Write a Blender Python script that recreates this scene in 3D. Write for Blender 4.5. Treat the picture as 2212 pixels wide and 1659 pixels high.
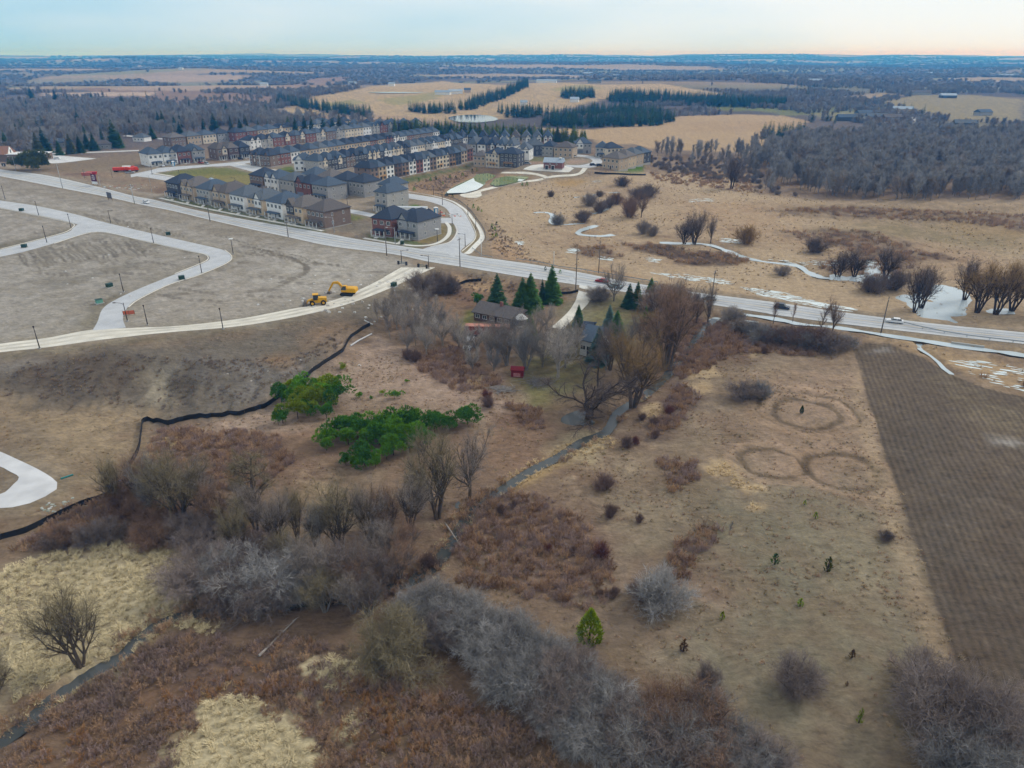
import bpy, bmesh, math, random
import numpy as np
from mathutils import Vector
R = math.radians
for o in list(bpy.data.objects): bpy.data.objects.remove(o)
S = bpy.context.scene; COLL = S.collection
rng = np.random.default_rng(7); random.seed(7)

# ---------------------------------------------------------------- camera
F_PX, HC = 1536.0, 75.0            # focal length in px of a 2212 px wide frame, camera height
PITCH = math.atan(710/1536.0)
cam = bpy.data.cameras.new('camera'); camo = bpy.data.objects.new('camera', cam); COLL.objects.link(camo)
cam.sensor_width = 36; cam.lens = 36*F_PX/2212; cam.clip_start = 1; cam.clip_end = 60000
camo.location = (0, 0, HC); camo.rotation_euler = (math.pi/2-PITCH, 0, 0); S.camera = camo
# ---------------------------------------------------------------- sky and sun (thin overcast)
SUN_EL, SUN_AZ = R(38), R(62)       # azimuth clockwise from +Y
W = bpy.data.worlds.new('World'); S.world = W; W.use_nodes = True
nt = W.node_tree; nt.nodes.clear(); N = nt.nodes.new; L = nt.links.new
out = N('ShaderNodeOutputWorld'); bg = N('ShaderNodeBackground'); bg.inputs[1].default_value = 0.10
tc = N('ShaderNodeTexCoord'); sep = N('ShaderNodeSeparateXYZ'); L(tc.outputs['Generated'], sep.inputs[0])
mx = N('ShaderNodeMath'); mx.operation = 'MAXIMUM'; mx.inputs[1].default_value = 0.015; L(sep.outputs[2], mx.inputs[0])
cmb = N('ShaderNodeCombineXYZ'); L(sep.outputs[0], cmb.inputs[0]); L(sep.outputs[1], cmb.inputs[1]); L(mx.outputs[0], cmb.inputs[2])
sky = N('ShaderNodeTexSky'); sky.sky_type = 'NISHITA'; sky.sun_disc = False
sky.sun_elevation = SUN_EL; sky.sun_rotation = SUN_AZ; sky.altitude = 200; sky.air_density = 1.0; sky.dust_density = 0.6
L(cmb.outputs[0], sky.inputs[0])
# a veil of high cloud: soft streaks over the whole dome, whiter towards the sun
mp = N('ShaderNodeMapping'); mp.inputs['Scale'].default_value = (1.6, 1.6, 9); L(tc.outputs['Generated'], mp.inputs[0])
ns = N('ShaderNodeTexNoise'); ns.inputs['Scale'].default_value = 1.7; ns.inputs['Detail'].default_value = 5; L(mp.outputs[0], ns.inputs[0])
dt = N('ShaderNodeVectorMath'); dt.operation = 'DOT_PRODUCT'; L(tc.outputs['Generated'], dt.inputs[0])
dt.inputs[1].default_value = (math.sin(SUN_AZ), math.cos(SUN_AZ), 0.0)
mr = N('ShaderNodeMapRange'); mr.inputs[1].default_value = 0.0; mr.inputs[2].default_value = 0.9; L(dt.outputs['Value'], mr.inputs[0])
mr.inputs[3].default_value = 0.0; mr.inputs[4].default_value = 1.0; mr.clamp = False
a1 = N('ShaderNodeMath'); a1.operation = 'MULTIPLY_ADD'; a1.inputs[1].default_value = 1.2; a1.inputs[2].default_value = -0.6; L(ns.outputs[0], a1.inputs[0])
a2 = N('ShaderNodeMath'); a2.operation = 'ADD'; a2.use_clamp = True; L(mr.outputs[0], a2.inputs[0]); L(a1.outputs[0], a2.inputs[1])
mz = N('ShaderNodeMapRange'); mz.inputs[1].default_value = 0.02; mz.inputs[2].default_value = 0.28; mz.inputs[3].default_value = 0.0; mz.inputs[4].default_value = 1.0; L(sep.outputs[2], mz.inputs[0])
a3 = N('ShaderNodeMath'); a3.operation = 'ADD'; a3.use_clamp = True; L(a2.outputs[0], a3.inputs[0]); L(mz.outputs[0], a3.inputs[1])   # the cloud closes higher up
cr = N('ShaderNodeMix'); cr.data_type = 'RGBA'; L(a3.outputs[0], cr.inputs[0])
VEIL_A, VEIL_B = (3.3, 5.8, 7.6, 1), (7.55, 8.0, 8.4, 1)
cr.inputs[6].default_value = VEIL_A; cr.inputs[7].default_value = VEIL_B
mixs = N('ShaderNodeMix'); mixs.data_type = 'RGBA'; mixs.inputs[0].default_value = 0.86
L(sky.outputs[0], mixs.inputs[6]); L(cr.outputs[2], mixs.inputs[7]); L(mixs.outputs[2], bg.inputs[0]); L(bg.outputs[0], out.inputs[0])
sl = bpy.data.lights.new('sun', 'SUN'); sl.energy = 1.5; sl.angle = R(12); sl.color = (1, 0.985, 0.965)
suno = bpy.data.objects.new('sun', sl); COLL.objects.link(suno)
sd = Vector((math.sin(SUN_AZ)*math.cos(SUN_EL), math.cos(SUN_AZ)*math.cos(SUN_EL), math.sin(SUN_EL)))
suno.rotation_euler = sd.to_track_quat('Z', 'Y').to_euler()
vs = S.view_settings; vs.view_transform = 'Standard'; vs.look = 'None'; vs.gamma = 1; vs.exposure = 0.26; vs.use_curve_mapping = False
try:
    S.cycles.max_bounces = 4; S.cycles.diffuse_bounces = 2; S.cycles.glossy_bounces = 2; S.cycles.volume_bounces = 0
    S.cycles.transparent_max_bounces = 4; S.cycles.use_denoising = True
except Exception: pass

# ---------------------------------------------------------------- helpers
def tag(o, label=None, cat=None, group=None, kind=None):
    if label: o['label'] = label
    if cat: o['category'] = cat
    if group: o['group'] = group
    if kind: o['kind'] = kind
    return o
def link(name, me, parent=None, loc=None, rz=0.0, sc=None):
    o = bpy.data.objects.new(name, me); COLL.objects.link(o)
    if parent is not None: o.parent = parent
    if loc is not None: o.location = loc
    if rz: o.rotation_euler = (0, 0, rz)
    if sc is not None: o.scale = sc if hasattr(sc, '__len__') else (sc, sc, sc)
    return o
def root(name, label, cat, loc, rz=0.0, group=None):
    return tag(link(name, None, None, loc, rz), label, cat, group)
class MB:
    "collects boxes, prisms and tubes into one mesh"
    def __init__(s): s.v = []; s.f = []; s.m = []
    def add(s, vs, fs, m=0):
        b = len(s.v); s.v += [tuple(map(float, q)) for q in vs]; s.f += [tuple(b+i for i in f) for f in fs]; s.m += [m]*len(fs); return s
    def box(s, x0, x1, y0, y1, z0, z1, m=0):
        return s.add([(x0,y0,z0),(x1,y0,z0),(x1,y1,z0),(x0,y1,z0),(x0,y0,z1),(x1,y0,z1),(x1,y1,z1),(x0,y1,z1)],
            [(0,3,2,1),(4,5,6,7),(0,1,5,4),(1,2,6,5),(2,3,7,6),(3,0,4,7)], m)
    def tube(s, p, q, r0, r1=None, n=6, m=0, caps=True):
        r1 = r0 if r1 is None else r1; p = np.array(p, float); q = np.array(q, float); d = q-p
        d = d/max(np.linalg.norm(d), 1e-9); a = np.cross(d, (0, 0, 1) if abs(d[2]) < .9 else (1, 0, 0)); a /= np.linalg.norm(a); b = np.cross(d, a)
        t = np.arange(n)*2*math.pi/n; c = np.outer(np.cos(t), a)+np.outer(np.sin(t), b)
        fs = [(i, (i+1) % n, n+(i+1) % n, n+i) for i in range(n)]
        if caps: fs += [tuple(range(n-1, -1, -1)), tuple(range(n, 2*n))]
        return s.add(list(p+c*r0)+list(q+c*r1), fs, m)
    def prism(s, prof, y0, y1, m=0):
        "profile in x-z, extruded along y"
        n = len(prof); return s.add([(x, y0, z) for x, z in prof]+[(x, y1, z) for x, z in prof],
            [tuple(range(n)), tuple(range(2*n-1, n-1, -1))]+[(i, n+i, n+(i+1) % n, (i+1) % n) for i in range(n)], m)
    def mesh(s, name, mats=(), smooth=False):
        me = bpy.data.meshes.new(name); me.from_pydata(s.v, [], s.f)
        for q in mats: me.materials.append(q)
        if len(mats) > 1: me.polygons.foreach_set('material_index', s.m)
        if smooth: me.polygons.foreach_set('use_smooth', [True]*len(s.f))
        me.update(); return me
    def obj(s, name, mats, parent=None, loc=None, rz=0.0, smooth=False):
        return link(name, s.mesh(name, mats if isinstance(mats, (list, tuple)) else [mats], smooth), parent, loc, rz)
def lin(r, g, b, k=1.0):
    f = lambda c: (c/12.92 if c <= .04045 else ((c+.055)/1.055)**2.4)
    return tuple(f(c/255.0)*k for c in (r, g, b))
MATS = {}
def mat(name, col, rough=.8, var=.12, scale=1.0, bump=0.0, spec=.25, rnd=0.0, metal=0.0, coord='Object', trans=0.0):
    if name in MATS: return MATS[name]
    m = bpy.data.materials.new(name); m.use_nodes = True; t = m.node_tree; b = t.nodes['Principled BSDF']
    b.inputs['Roughness'].default_value = rough; b.inputs['Specular IOR Level'].default_value = spec; b.inputs['Metallic'].default_value = metal
    n = t.nodes.new('ShaderNodeTexNoise'); n.inputs['Scale'].default_value = scale; n.inputs['Detail'].default_value = 4
    tcn = t.nodes.new('ShaderNodeTexCoord'); t.links.new(tcn.outputs[coord], n.inputs[0])
    mrn = t.nodes.new('ShaderNodeMapRange'); mrn.inputs[1].default_value = .3; mrn.inputs[2].default_value = .7
    mrn.inputs[3].default_value = 1-var; mrn.inputs[4].default_value = 1+var; t.links.new(n.outputs[0], mrn.inputs[0])
    fac = mrn.outputs[0]
    if rnd:
        oi = t.nodes.new('ShaderNodeObjectInfo'); mm = t.nodes.new('ShaderNodeMapRange'); mm.inputs[3].default_value = 1-rnd; mm.inputs[4].default_value = 1+rnd
        t.links.new(oi.outputs['Random'], mm.inputs[0]); mu = t.nodes.new('ShaderNodeMath'); mu.operation = 'MULTIPLY'
        t.links.new(mm.outputs[0], mu.inputs[0]); t.links.new(fac, mu.inputs[1]); fac = mu.outputs[0]
    vm = t.nodes.new('ShaderNodeVectorMath'); vm.operation = 'SCALE'; vm.inputs[0].default_value = col[:3]; t.links.new(fac, vm.inputs['Scale'])
    t.links.new(vm.outputs[0], b.inputs['Base Color'])
    if bump:
        bn = t.nodes.new('ShaderNodeBump'); bn.inputs['Strength'].default_value = bump; bn.inputs['Distance'].default_value = .05
        t.links.new(n.outputs[0], bn.inputs['Height']); t.links.new(bn.outputs[0], b.inputs['Normal'])
    MATS[name] = m; return m

# ---------------------------------------------------------------- noise, polygons
_P = rng.permutation(512); _A = rng.uniform(0, 2*math.pi, 512); _G = np.stack([np.cos(_A), np.sin(_A)], -1)
def perlin(x, y):
    xi = np.floor(x).astype(np.int64); yi = np.floor(y).astype(np.int64); xf = x-xi; yf = y-yi
    u = xf*xf*xf*(xf*(xf*6-15)+10); v = yf*yf*yf*(yf*(yf*6-15)+10)
    def g(i, j):
        h = _P[(_P[(xi+i) & 511]+yi+j) & 511]; q = _G[h]; return q[..., 0]*(xf-i)+q[..., 1]*(yf-j)
    a = g(0, 0)*(1-u)+g(1, 0)*u; b = g(0, 1)*(1-u)+g(1, 1)*u
    return (a*(1-v)+b*v)*1.5
def fbm(x, y, wl, oct=4, gain=.5, ox=0.0):
    s = 0; a = 1; t = 0
    for k in range(oct):
        s = s+a*perlin(x/wl+17.3*k+ox, y/wl-9.1*k+ox*.7); t += a; a *= gain; wl *= .5
    return s/t
sst = lambda a, b, x: (lambda t: t*t*(3-2*t))(np.clip((x-a)/(b-a), 0, 1))
def inpoly(x, y, P):
    r = np.zeros(x.shape, bool); n = len(P); j = n-1
    for i in range(n):
        xi, yi = P[i]; xj, yj = P[j]
        if yi != yj: r ^= ((yi > y) != (yj > y)) & (x < (xj-xi)*(y-yi)/(yj-yi)+xi)
        j = i
    return r
def segdist(x, y, P, closed=False):
    "distance to a polyline and the parameter (0..1) along it"
    P = np.asarray(P, float); Q = np.vstack([P, P[:1]]) if closed else P
    ln = np.hypot(*(Q[1:]-Q[:-1]).T); cum = np.r_[0, np.cumsum(ln)]; best = np.full(x.shape, 1e9); par = np.zeros(x.shape)
    for i in range(len(Q)-1):
        d = Q[i+1]-Q[i]; l2 = max(ln[i]**2, 1e-9); t = np.clip(((x-Q[i, 0])*d[0]+(y-Q[i, 1])*d[1])/l2, 0, 1)
        e = np.hypot(x-Q[i, 0]-t*d[0], y-Q[i, 1]-t*d[1]); m = e < best; best[m] = e[m]; par[m] = ((cum[i]+t*ln[i])/cum[-1])[m]
    return best, par
def smooth_line(P, n=8):
    "Catmull-Rom through points"
    P = np.asarray(P, float)
    if len(P) < 3: return np.array([P[0]+(P[-1]-P[0])*t for t in np.linspace(0, 1, n+1)])
    Q = np.vstack([2*P[0]-P[1], P, 2*P[-1]-P[-2]]); o = []
    for i in range(1, len(Q)-2):
        for t in np.linspace(0, 1, n, endpoint=False):
            a, b, c, d = Q[i-1:i+3]; o.append(.5*(2*b+(c-a)*t+(2*a-5*b+4*c-d)*t*t+(3*b-a-3*c+d)*t**3))
    o.append(P[-1]); return np.array(o)
def resample(P, n):
    P = np.asarray(P, float); l = np.r_[0, np.cumsum(np.hypot(*(P[1:]-P[:-1]).T[:2]))]; t = np.linspace(0, l[-1], n)
    return np.stack([np.interp(t, l, P[:, k]) for k in range(P.shape[1])], -1)

# ---------------------------------------------------------------- where a picture point lies on the land
CP, SP = math.cos(PITCH), math.sin(PITCH)
def ray(u, v):
    x = (u-1106)/F_PX; y = (829.5-v)/F_PX
    return np.array([x, CP+y*SP, -SP+y*CP])
def flat(u, v, z=0.0):
    d = ray(u, v); t = (z-HC)/d[2]; return d[0]*t, d[1]*t
_T = np.geomspace(45, 26000, 900)
HB = None
def gp(u, v):
    "first meeting of the view ray through (u,v) with the land"
    d = ray(u, v); hh = HB(d[0]*_T, d[1]*_T)-(HC+d[2]*_T); k = np.argmax(hh > 0)
    if hh[k] <= 0: k = len(_T)-1
    k = max(k, 1); w = hh[k-1]/(hh[k-1]-hh[k]); t = _T[k-1]+w*(_T[k]-_T[k-1])
    return np.array([d[0]*t, d[1]*t])
GP = lambda L: np.array([gp(*q) for q in L])
def g3(u, v, dz=0.0):
    p = gp(u, v); return (p[0], p[1], float(H1(p[0], p[1]))+dz)
def depth(p): return p[1]*CP+(HC-p[2])*SP
def height_to(p, v):
    "height above p at which a vertical line through p shows at picture row v"
    y = (829.5-v)/F_PX; k1 = CP+y*SP; k2 = -SP+y*CP
    return HC+p[1]/k1*k2-p[2]
def off(o): return [tuple(q) for q in o]
# ================================================================ THE LAND
GX0, GX1, GY0, GY1 = -480, 480, -100, 1100       # 1 m height raster, continued beyond its edges
gxs = np.arange(GX0, GX1+1.0); gys = np.arange(GY0, GY1+1.0); GXX, GYY = np.meshgrid(gxs, gys)
def boxblur(a, r):
    for ax in (0, 1):
        p = np.pad(a, [(r+1, r) if k == ax else (0, 0) for k in (0, 1)], mode='edge'); c = np.cumsum(p, ax)
        a = (np.take(c, range(2*r+1, c.shape[ax]), ax)-np.take(c, range(0, c.shape[ax]-2*r-1), ax))/(2*r+1)
    return a
def blur(a, r): return boxblur(boxblur(boxblur(a, r), r), r)
def rast(P):
    P = np.asarray(P, float); o = np.zeros(GXX.shape); x0, y0 = P.min(0)-2; x1, y1 = P.max(0)+2
    sx = slice(int(np.clip(x0-GX0, 0, 960)), int(np.clip(x1-GX0+2, 0, 962))); sy = slice(int(np.clip(y0-GY0, 0, 1200)), int(np.clip(y1-GY0+2, 0, 1202)))
    if sx.stop > sx.start and sy.stop > sy.start: o[sy, sx] = inpoly(GXX[sy, sx], GYY[sy, sx], P)
    return o
def lblur(a, r):
    "blur where the raster is not empty"
    j, i = np.nonzero(a)
    if not len(i): return a
    k = 4*r+4; sy = slice(max(j.min()-k, 0), j.max()+k+1); sx = slice(max(i.min()-k, 0), i.max()+k+1); o = np.zeros_like(a); o[sy, sx] = blur(a[sy, sx], r); return o
plate_px = [(-60,790),(0,772),(250,762),(500,735),(700,702),(850,650),(930,598),(990,582),(1032,556),(1046,520),(1040,490),(1004,446),(940,417),(880,402),
    (802,398),(1024,349),(1110,368),(1250,372),(1330,382),(1400,345),(1390,305),(1270,296),(830,270),(500,262),(0,262)]
plate = [flat(u, v, 5) for u, v in plate_px]+[(-900, 900), (-900, 170)]
h0 = 5*rast(plate); h0 = blur(h0, 7)
lp = [flat(u, v, 3) for u, v in [(-40,965),(60,985),(140,1040),(115,1080),(40,1110),(-40,1115)]]
h0 = np.maximum(h0, 2.2*lblur(rast(lp), 6))
road_c = [(-60,360),(0,373),(150,403),(350,452),(520,484),(700,517),(850,541),(950,560),(1100,577),(1240,600),(1420,629),(1600,655),(1760,679),(1932,704),(2080,722),(2212,735),(2400,756)]
def zroad(u): return float(np.interp(u, [930, 1050, 1200, 1400, 2400], [5, 4.3, 2.6, 1.5, 1.3]))
rc3 = np.array([flat(u, v, zroad(u)) for u, v in road_c]); rcz = np.array([zroad(u) for u, v in road_c])
lnr = np.r_[0, np.cumsum(np.hypot(*(rc3[1:]-rc3[:-1]).T))]
dr, pr = segdist(GXX, GYY, rc3); zr = np.interp(pr*lnr[-1], lnr, rcz); wr = 1-sst(9, 19, dr)
h0 = h0*(1-wr)+zr*wr
# the two storm ponds: basins cut below their banks
pondA_px = [(962,418),(972,408),(990,398),(1008,390),(1022,384),(1030,376),(1055,374),(1071,379),(1062,388),(1050,396),(1043,402),(1030,410),(1004,416)]
pondB_px = [(1058,398),(1068,386),(1090,381),(1120,379),(1146,381),(1136,388),(1115,394),(1090,399),(1070,402)]
POND_Z = 1.3
for pp in (pondA_px, pondB_px):
    m = lblur(rast([flat(u, v, POND_Z) for u, v in pp]), 2); wide = lblur(np.minimum(rast([flat(u, v, POND_Z) for u, v in pp])*3, 1), 5)
    h0 = h0*(1-np.clip(wide*1.6, 0, 1))+np.clip(wide*1.6, 0, 1)*2.0; h0 = h0-1.5*np.clip(m*1.3-.2, 0, 1)
# brook, marsh creek and wet hollows
# spoil bank: a crest above the silt fence, its face torn into gullies
cr_ = [flat(u, v, 5) for u, v in [(-60,792),(0,785),(120,776),(260,768),(400,776),(520,774),(620,766),(680,740)]]
dc, _ = segdist(GXX, GYY, cr_); h0 += 3.4*np.exp(-(dc/9.0)**2)*(.75+.6*fbm(GXX, GYY, 34, 2, ox=2.9))
sl_ = lblur(rast([flat(u, v, 3) for u, v in [(-60,800),(200,780),(400,785),(640,775),(720,735),(640,835),(560,880),(420,905),(300,905),(100,885),(-60,880)]]), 4)
h0 -= 2.4*sl_*np.abs(fbm(GXX*1.6, GYY*.55, 9, 3, .6, ox=7.7)); sc_p = rast([flat(u, v, 3) for u, v in [(312,800),(345,786),(372,795),(368,850),(355,892),(315,896),(300,860)]]); h0 -= 1.6*lblur(sc_p, 3)
brook_px = [(1545,688),(1520,712),(1500,738),(1470,775),(1420,830),(1365,868),(1335,888),(1310,930),(1262,948),(1205,985),(1150,1012),(1085,1055),(1040,1088),(995,1135),(955,1198),(915,1236),(845,1268),(740,1288),(630,1298),(520,1316),(440,1320),(370,1333),(310,1368),(265,1412),(200,1446),(110,1508),(40,1574),(-60,1625)]
creekA_px = [(1154,458),(1168,457),(1184,458),(1196,465),(1190,476),(1202,483),(1240,482),(1262,481)]
creekB_px = [(1290,485),(1272,490),(1255,496),(1248,502),(1262,506),(1300,508),(1325,505)]
creekC_px = [(1275,440),(1300,441),(1308,447),(1300,455),(1280,460)]
creekD_px = [(1240,425),(1275,421),(1300,416),(1340,414)]
creekE_px = [(1425,522),(1470,524),(1510,524),(1545,530),(1595,549),(1645,562),(1720,571),(1745,585),(1780,598),(1830,598),(1880,590)]
creekF_px = [(1535,690),(1575,682),(1625,688),(1690,698),(1725,706),(1790,712),(1860,722),(1920,732),(1990,742),(2060,753),(2130,762),(2240,776)]
creekG_px = [(1985,744),(1990,757),(2020,772),(2045,798),(2060,806)]
CREEKS = [(brook_px, .95), (creekA_px, 1.4), (creekB_px, 1.7), (creekC_px, 2.0), (creekD_px, 1.2), (creekE_px, 1.9), (creekF_px, 1.5), (creekG_px, .7)]
CREEK_W = []
for px, hw in CREEKS:
    P = smooth_line([flat(u, v) for u, v in px], 6); ii = np.clip((P-[GX0, GY0]).astype(int), 0, [959, 1199]); zc = h0[ii[:, 1], ii[:, 0]]; zc = np.convolve(np.pad(zc, 6, mode='edge'), np.ones(13)/13, 'valid'); CREEK_W.append((P, hw, zc))
    x0, y0 = P.min(0)-8; x1, y1 = P.max(0)+8; sx = slice(max(int(x0-GX0), 0), max(int(x1-GX0)+2, 0)); sy = slice(max(int(y0-GY0), 0), max(int(y1-GY0)+2, 0))
    wob = 1+.4*fbm(GXX[sy, sx], GYY[sy, sx], 7, 2)
    d, _ = segdist(GXX[sy, sx], GYY[sy, sx], P); h0[sy, sx] -= .85*(1-sst(hw*.75*wob, hw*1.8*wob, d))
pools_px = [[(1800,590),(1850,600),(1935,585),(1930,600),(1870,610),(1800,602)], [(1870,566),(1905,570),(1900,592),(1868,590)],
    [(1930,640),(1985,628),(2060,622),(2100,640),(2085,680),(2040,688),(1990,690),(1975,665)], [(2130,664),(2190,664),(2190,676),(2135,676)],
    [(1985,604),(2080,622),(2060,632),(1985,618)], [(2040,690),(2090,690),(2130,706),(2060,708)],
    [(1512,700),(1545,690),(1552,700),(1520,735),(1490,742)], [(1195,905),(1250,885),(1300,890),(1290,915),(1220,922)],
    [(960,1085),(1010,1070),(1030,1085),(990,1110)]]
for px in pools_px:
    P = [flat(u, v) for u, v in px]; h0 -= .62*lblur(rast(P), 1)*np.clip(1+1.3*fbm(GXX, GYY, 7, 3, .6, ox=5.1), .1, 1.6)
rings_px = [((1742,894),(1640,894),(1742,846),(1742,934)), ((1742,890),(1672,890),(1742,862),(1742,926)), ((1668,998),(1602,998),(1668,968),(1668,1030)), ((1818,1008),(1746,1008),(1818,980),(1818,1056))]
RINGS = []
for c, l, t, b in rings_px:
    C = (np.array(flat(*t))+np.array(flat(*b)))/2; rx = abs(flat(l[0], l[1])[0]-flat(*c)[0]); ry = (flat(*t)[1]-flat(*b)[1])/2; RINGS.append((C, rx, ry))
    rr = np.hypot((GXX-C[0])/rx, (GYY-C[1])/ry)-1; q = rr*min(rx, ry); q = q+1.5*fbm(GXX, GYY, 9, 3, ox=4); br = .55+.9*fbm(GXX, GYY, 16, 2, ox=14); h0 -= .45*br*np.exp(-(q/.9)**2); h0 += .2*br*np.exp(-((q-2.0)/1.1)**2)
def bil(A, x, y):
    fx = np.clip(np.asarray(x, float)-GX0, 0, A.shape[1]-1.001); fy = np.clip(np.asarray(y, float)-GY0, 0, A.shape[0]-1.001)
    i = fx.astype(int); j = fy.astype(int); u = fx-i; v = fy-j
    return (A[j, i]*(1-u)+A[j, i+1]*u)*(1-v)+(A[j+1, i]*(1-u)+A[j+1, i+1]*u)*v
HILLS = [(flat(1150, 205), 13, 650, 330), (flat(300, 196), 9, 500, 300), (flat(1500, 190), 8, 600, 300), (flat(620, 160), 14, 700, 500),
         (flat(1700, 175), 14, 900, 600), (flat(1350, 150), 34, 1500, 700), (flat(400, 140), 42, 1800, 900)]
def hfar(x, y):
    r = np.hypot(x, y); s = 0
    for (cx, cy), a, sx, sy in HILLS: s = s+a*np.exp(-((x-cx)/sx)**2-((y-cy)/sy)**2)
    s = s+sst(1300, 3500, r)*34*np.maximum(fbm(x/1.5, y, 1100, 3, ox=3.1), -.4)
    s = s+sst(4500, 9500, r)*(1-.6*sst(9500, 13000, r))*52*(fbm(x/1.6, y, 2400, 4, ox=1.7)+.2)
    s = s+sst(8500, 13500, r)*(58+62*fbm(x, y, 3600, 4, ox=8.7))
    return s*sst(650, 1000, r)
h0s = h0.copy()
def HB(x, y): return bil(h0s, x, y)+hfar(np.asarray(x, float), np.asarray(y, float))

# ---------------------------------------------------------------- roads (edge lines as seen, laid on the land)
road_mask = np.zeros_like(h0); ROADS = []
def ribbon(name, Lp, Rp, m, dz=.06, nx=5, step=2.5, mask=True, px=True, skirt=.35, lift=0.0):
    A = GP(Lp) if px else np.asarray(Lp, float); B = GP(Rp) if px else np.asarray(Rp, float)
    A = smooth_line(A, 8); B = smooth_line(B, 8); ln = np.hypot(*(A[1:]-A[:-1]).T).sum(); n = int(max(4, min(400, ln/step)))
    A = resample(A, n); B = resample(B, n)
    if mask:
        poly = np.vstack([A, B[::-1]]); road_mask[:] = np.maximum(road_mask, rast(poly))
    ROADS.append((name, A, B, m, dz, nx, skirt)); return A, B
def ribbonc(name, C, w, m, dz=.06, nx=2, px=True, **k):
    C = smooth_line(GP(C) if px else np.asarray(C, float), 8); C = resample(C, max(4, int(np.hypot(*(C[1:]-C[:-1]).T).sum()/2.5)))
    t = np.gradient(C, axis=0); t /= np.linalg.norm(t, axis=1)[:, None]+1e-9; nrm = np.stack([-t[:, 1], t[:, 0]], -1)
    return ribbon(name, C+nrm*w/2, C-nrm*w/2, m, dz, nx, px=False, **k)
asph = mat('asphalt_worn', lin(178,180,180,.95), .9, .10, .35, .2, coord='Object'); asph2 = mat('asphalt_new_street', lin(178,180,182,.95), .9, .1, .3, .2)
conc = mat('concrete', lin(208,206,198,.95), .9, .08, .6, .1); grav = mat('gravel_pale', lin(206,201,188,.95), .95, .16, .25, .4)
grav2 = mat('gravel_grey', lin(196,196,196,.95), .95, .12, .3, .4); kerbm = mat('kerb_concrete', lin(214,210,200,.95), .9, .06, 1)
wear = mat('asphalt_wheel_track', lin(158,160,162,.95), .9, .18, .12, .1); wear2 = mat('gravel_wheel_track', lin(190,184,170,.95), .95, .25, .12, .2)
paintw = mat('road_paint_white', lin(230,230,228,.95), .7, .1, 2); painty = mat('road_paint_yellow', lin(190,160,90,.8), .7, .15, 2)
U = [(-60,353),(0,366),(101,379),(211,403.6),(283.6,422.3),(337.5,432.9),(422,454),(541.5,476.5),(679,499.6),(766.5,515.9),(878,533.4),(950,543),(1021,553.5),(1109.5,565.4),(1239.7,586.3),(1343.9,607),(1497.7,631.4),(1678.5,654),(1820.6,675),(2014,699),(2212,718.6),(2400,738)]
D_ = [(-60,370),(0,380.6),(70,394),(140.6,408),(234,426),(304.7,442),(375,456),(450,474),(541.5,495),(621.5,512),(716.5,532),(849,549),(930,566),(997.6,576.5),(1109.5,595),(1234.5,613.6),(1370,634),(1480,650),(1594.6,667),(1723.7,687),(1853,703.5),(2046.6,726),(2212,743),(2400,764)]
MA, MB_ = ribbon('main_road', U, D_, asph, .06, 7)
for t, w, mm, nm in ((.03, .15, paintw, 'edge_line'), (.97, .15, paintw, 'edge_line'), (.5, .25, painty, 'centre_line'), (.22, 1.1, wear, 'wheel_track_line'), (.40, 1.1, wear, 'wheel_track_line'), (.60, 1.1, wear, 'wheel_track_line'), (.78, 1.1, wear, 'wheel_track_line')):
    n = min(len(MA), len(MB_)); C = resample(MA, n)*(1-t)+resample(MB_, n)*t; ribbonc(nm, C[::3], w, mm, .066 if w < .5 else .062, 1, px=False, mask=False, skirt=0)
HA, HB2 = ribbon('haul_road', [(-60,755),(0,743),(104,729.8),(195,713),(276,709),(390.6,703.8),(518,688.8),(622.6,669),(713.7,651),(778.8,625),(830.9,599),(868,578)],
    [(-60,770),(0,761),(182,739),(280,727),(364.6,718),(518.4,704.4),(648.6,682.3),(752.8,656.3),(830.9,627.6),(903.8,593.8),(940,578)], grav, .05)
for t in (.3, .68): n = min(len(HA), len(HB2)); C = resample(HA, n)*(1-t)+resample(HB2, n)*t; ribbonc('haul_wheel_track', C[::3], 1.2, wear2, .056, 1, px=False, mask=False, skirt=0)
ribbon('site_street', [(-60,420),(0,433),(78,444.7),(166.7,464),(218.7,478.6),(338.5,507),(442.7,530.6),(484,541),(498.7,554),(489.5,567),(429.7,593),(364.6,614),(299.5,645),(276,663.4),(265.6,686.9),(272,708)],
    [(-60,437),(0,448.6),(78,464),(145.8,478.6),(224,500.7),(312.5,520),(406,541),(442.7,548.9),(453,556.7),(442.7,567),(377.6,593),(299.5,624.4),(244.8,650.4),(221,668.7),(211,694.7),(200,714)], asph2, .055)
ribbon('site_street', [(172,482),(158,492),(145.8,502),(78,520),(0,539.8),(-60,553)], [(226,500.5),(200,501),(182,504.6),(117,525.4),(52,543.7),(0,555),(-60,569)], asph2, .047)
ribbon('gravel_loop', [(-40,962),(0,975.6),(34,991),(95,1021),(125,1045),(112,1065),(51,1092),(0,1097.5),(-40,1100)], [(-40,1000),(0,1007.8),(20,1018),(39,1028),(40,1036),(30.5,1045),(17,1058.6),(0,1068.7),(-40,1075)], grav2, .05)
ribbon('crescent_street', [(905,541),(935,531),(971,522),(985,502),(982,487.6),(975,473),(969.5,457.5),(956.6,446),(928,436),(892,430),(817.7,418),(777.6,412.4),(700,402),(600,383),(560,374.8),(495,357.5)],
    [(1012,552),(995,542),(1021,520.5),(1026,506),(1019.6,489),(1012,474),(1003.9,460.4),(985,443),(949.5,429),(906.5,421.7),(817.7,411),(777.6,404.5),(700,389),(625.4,374),(603,369.8),(512,350)], asph2, .053, step=1.6)
ribbon('park_street', [(282,377),(322.7,368.5),(351.5,362),(426.5,357),(489,352),(545,346.5)], [(283,383),(330,374.5),(389,366),(451.5,360),(489,358.5),(545,351)], asph2, .045)
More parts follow.
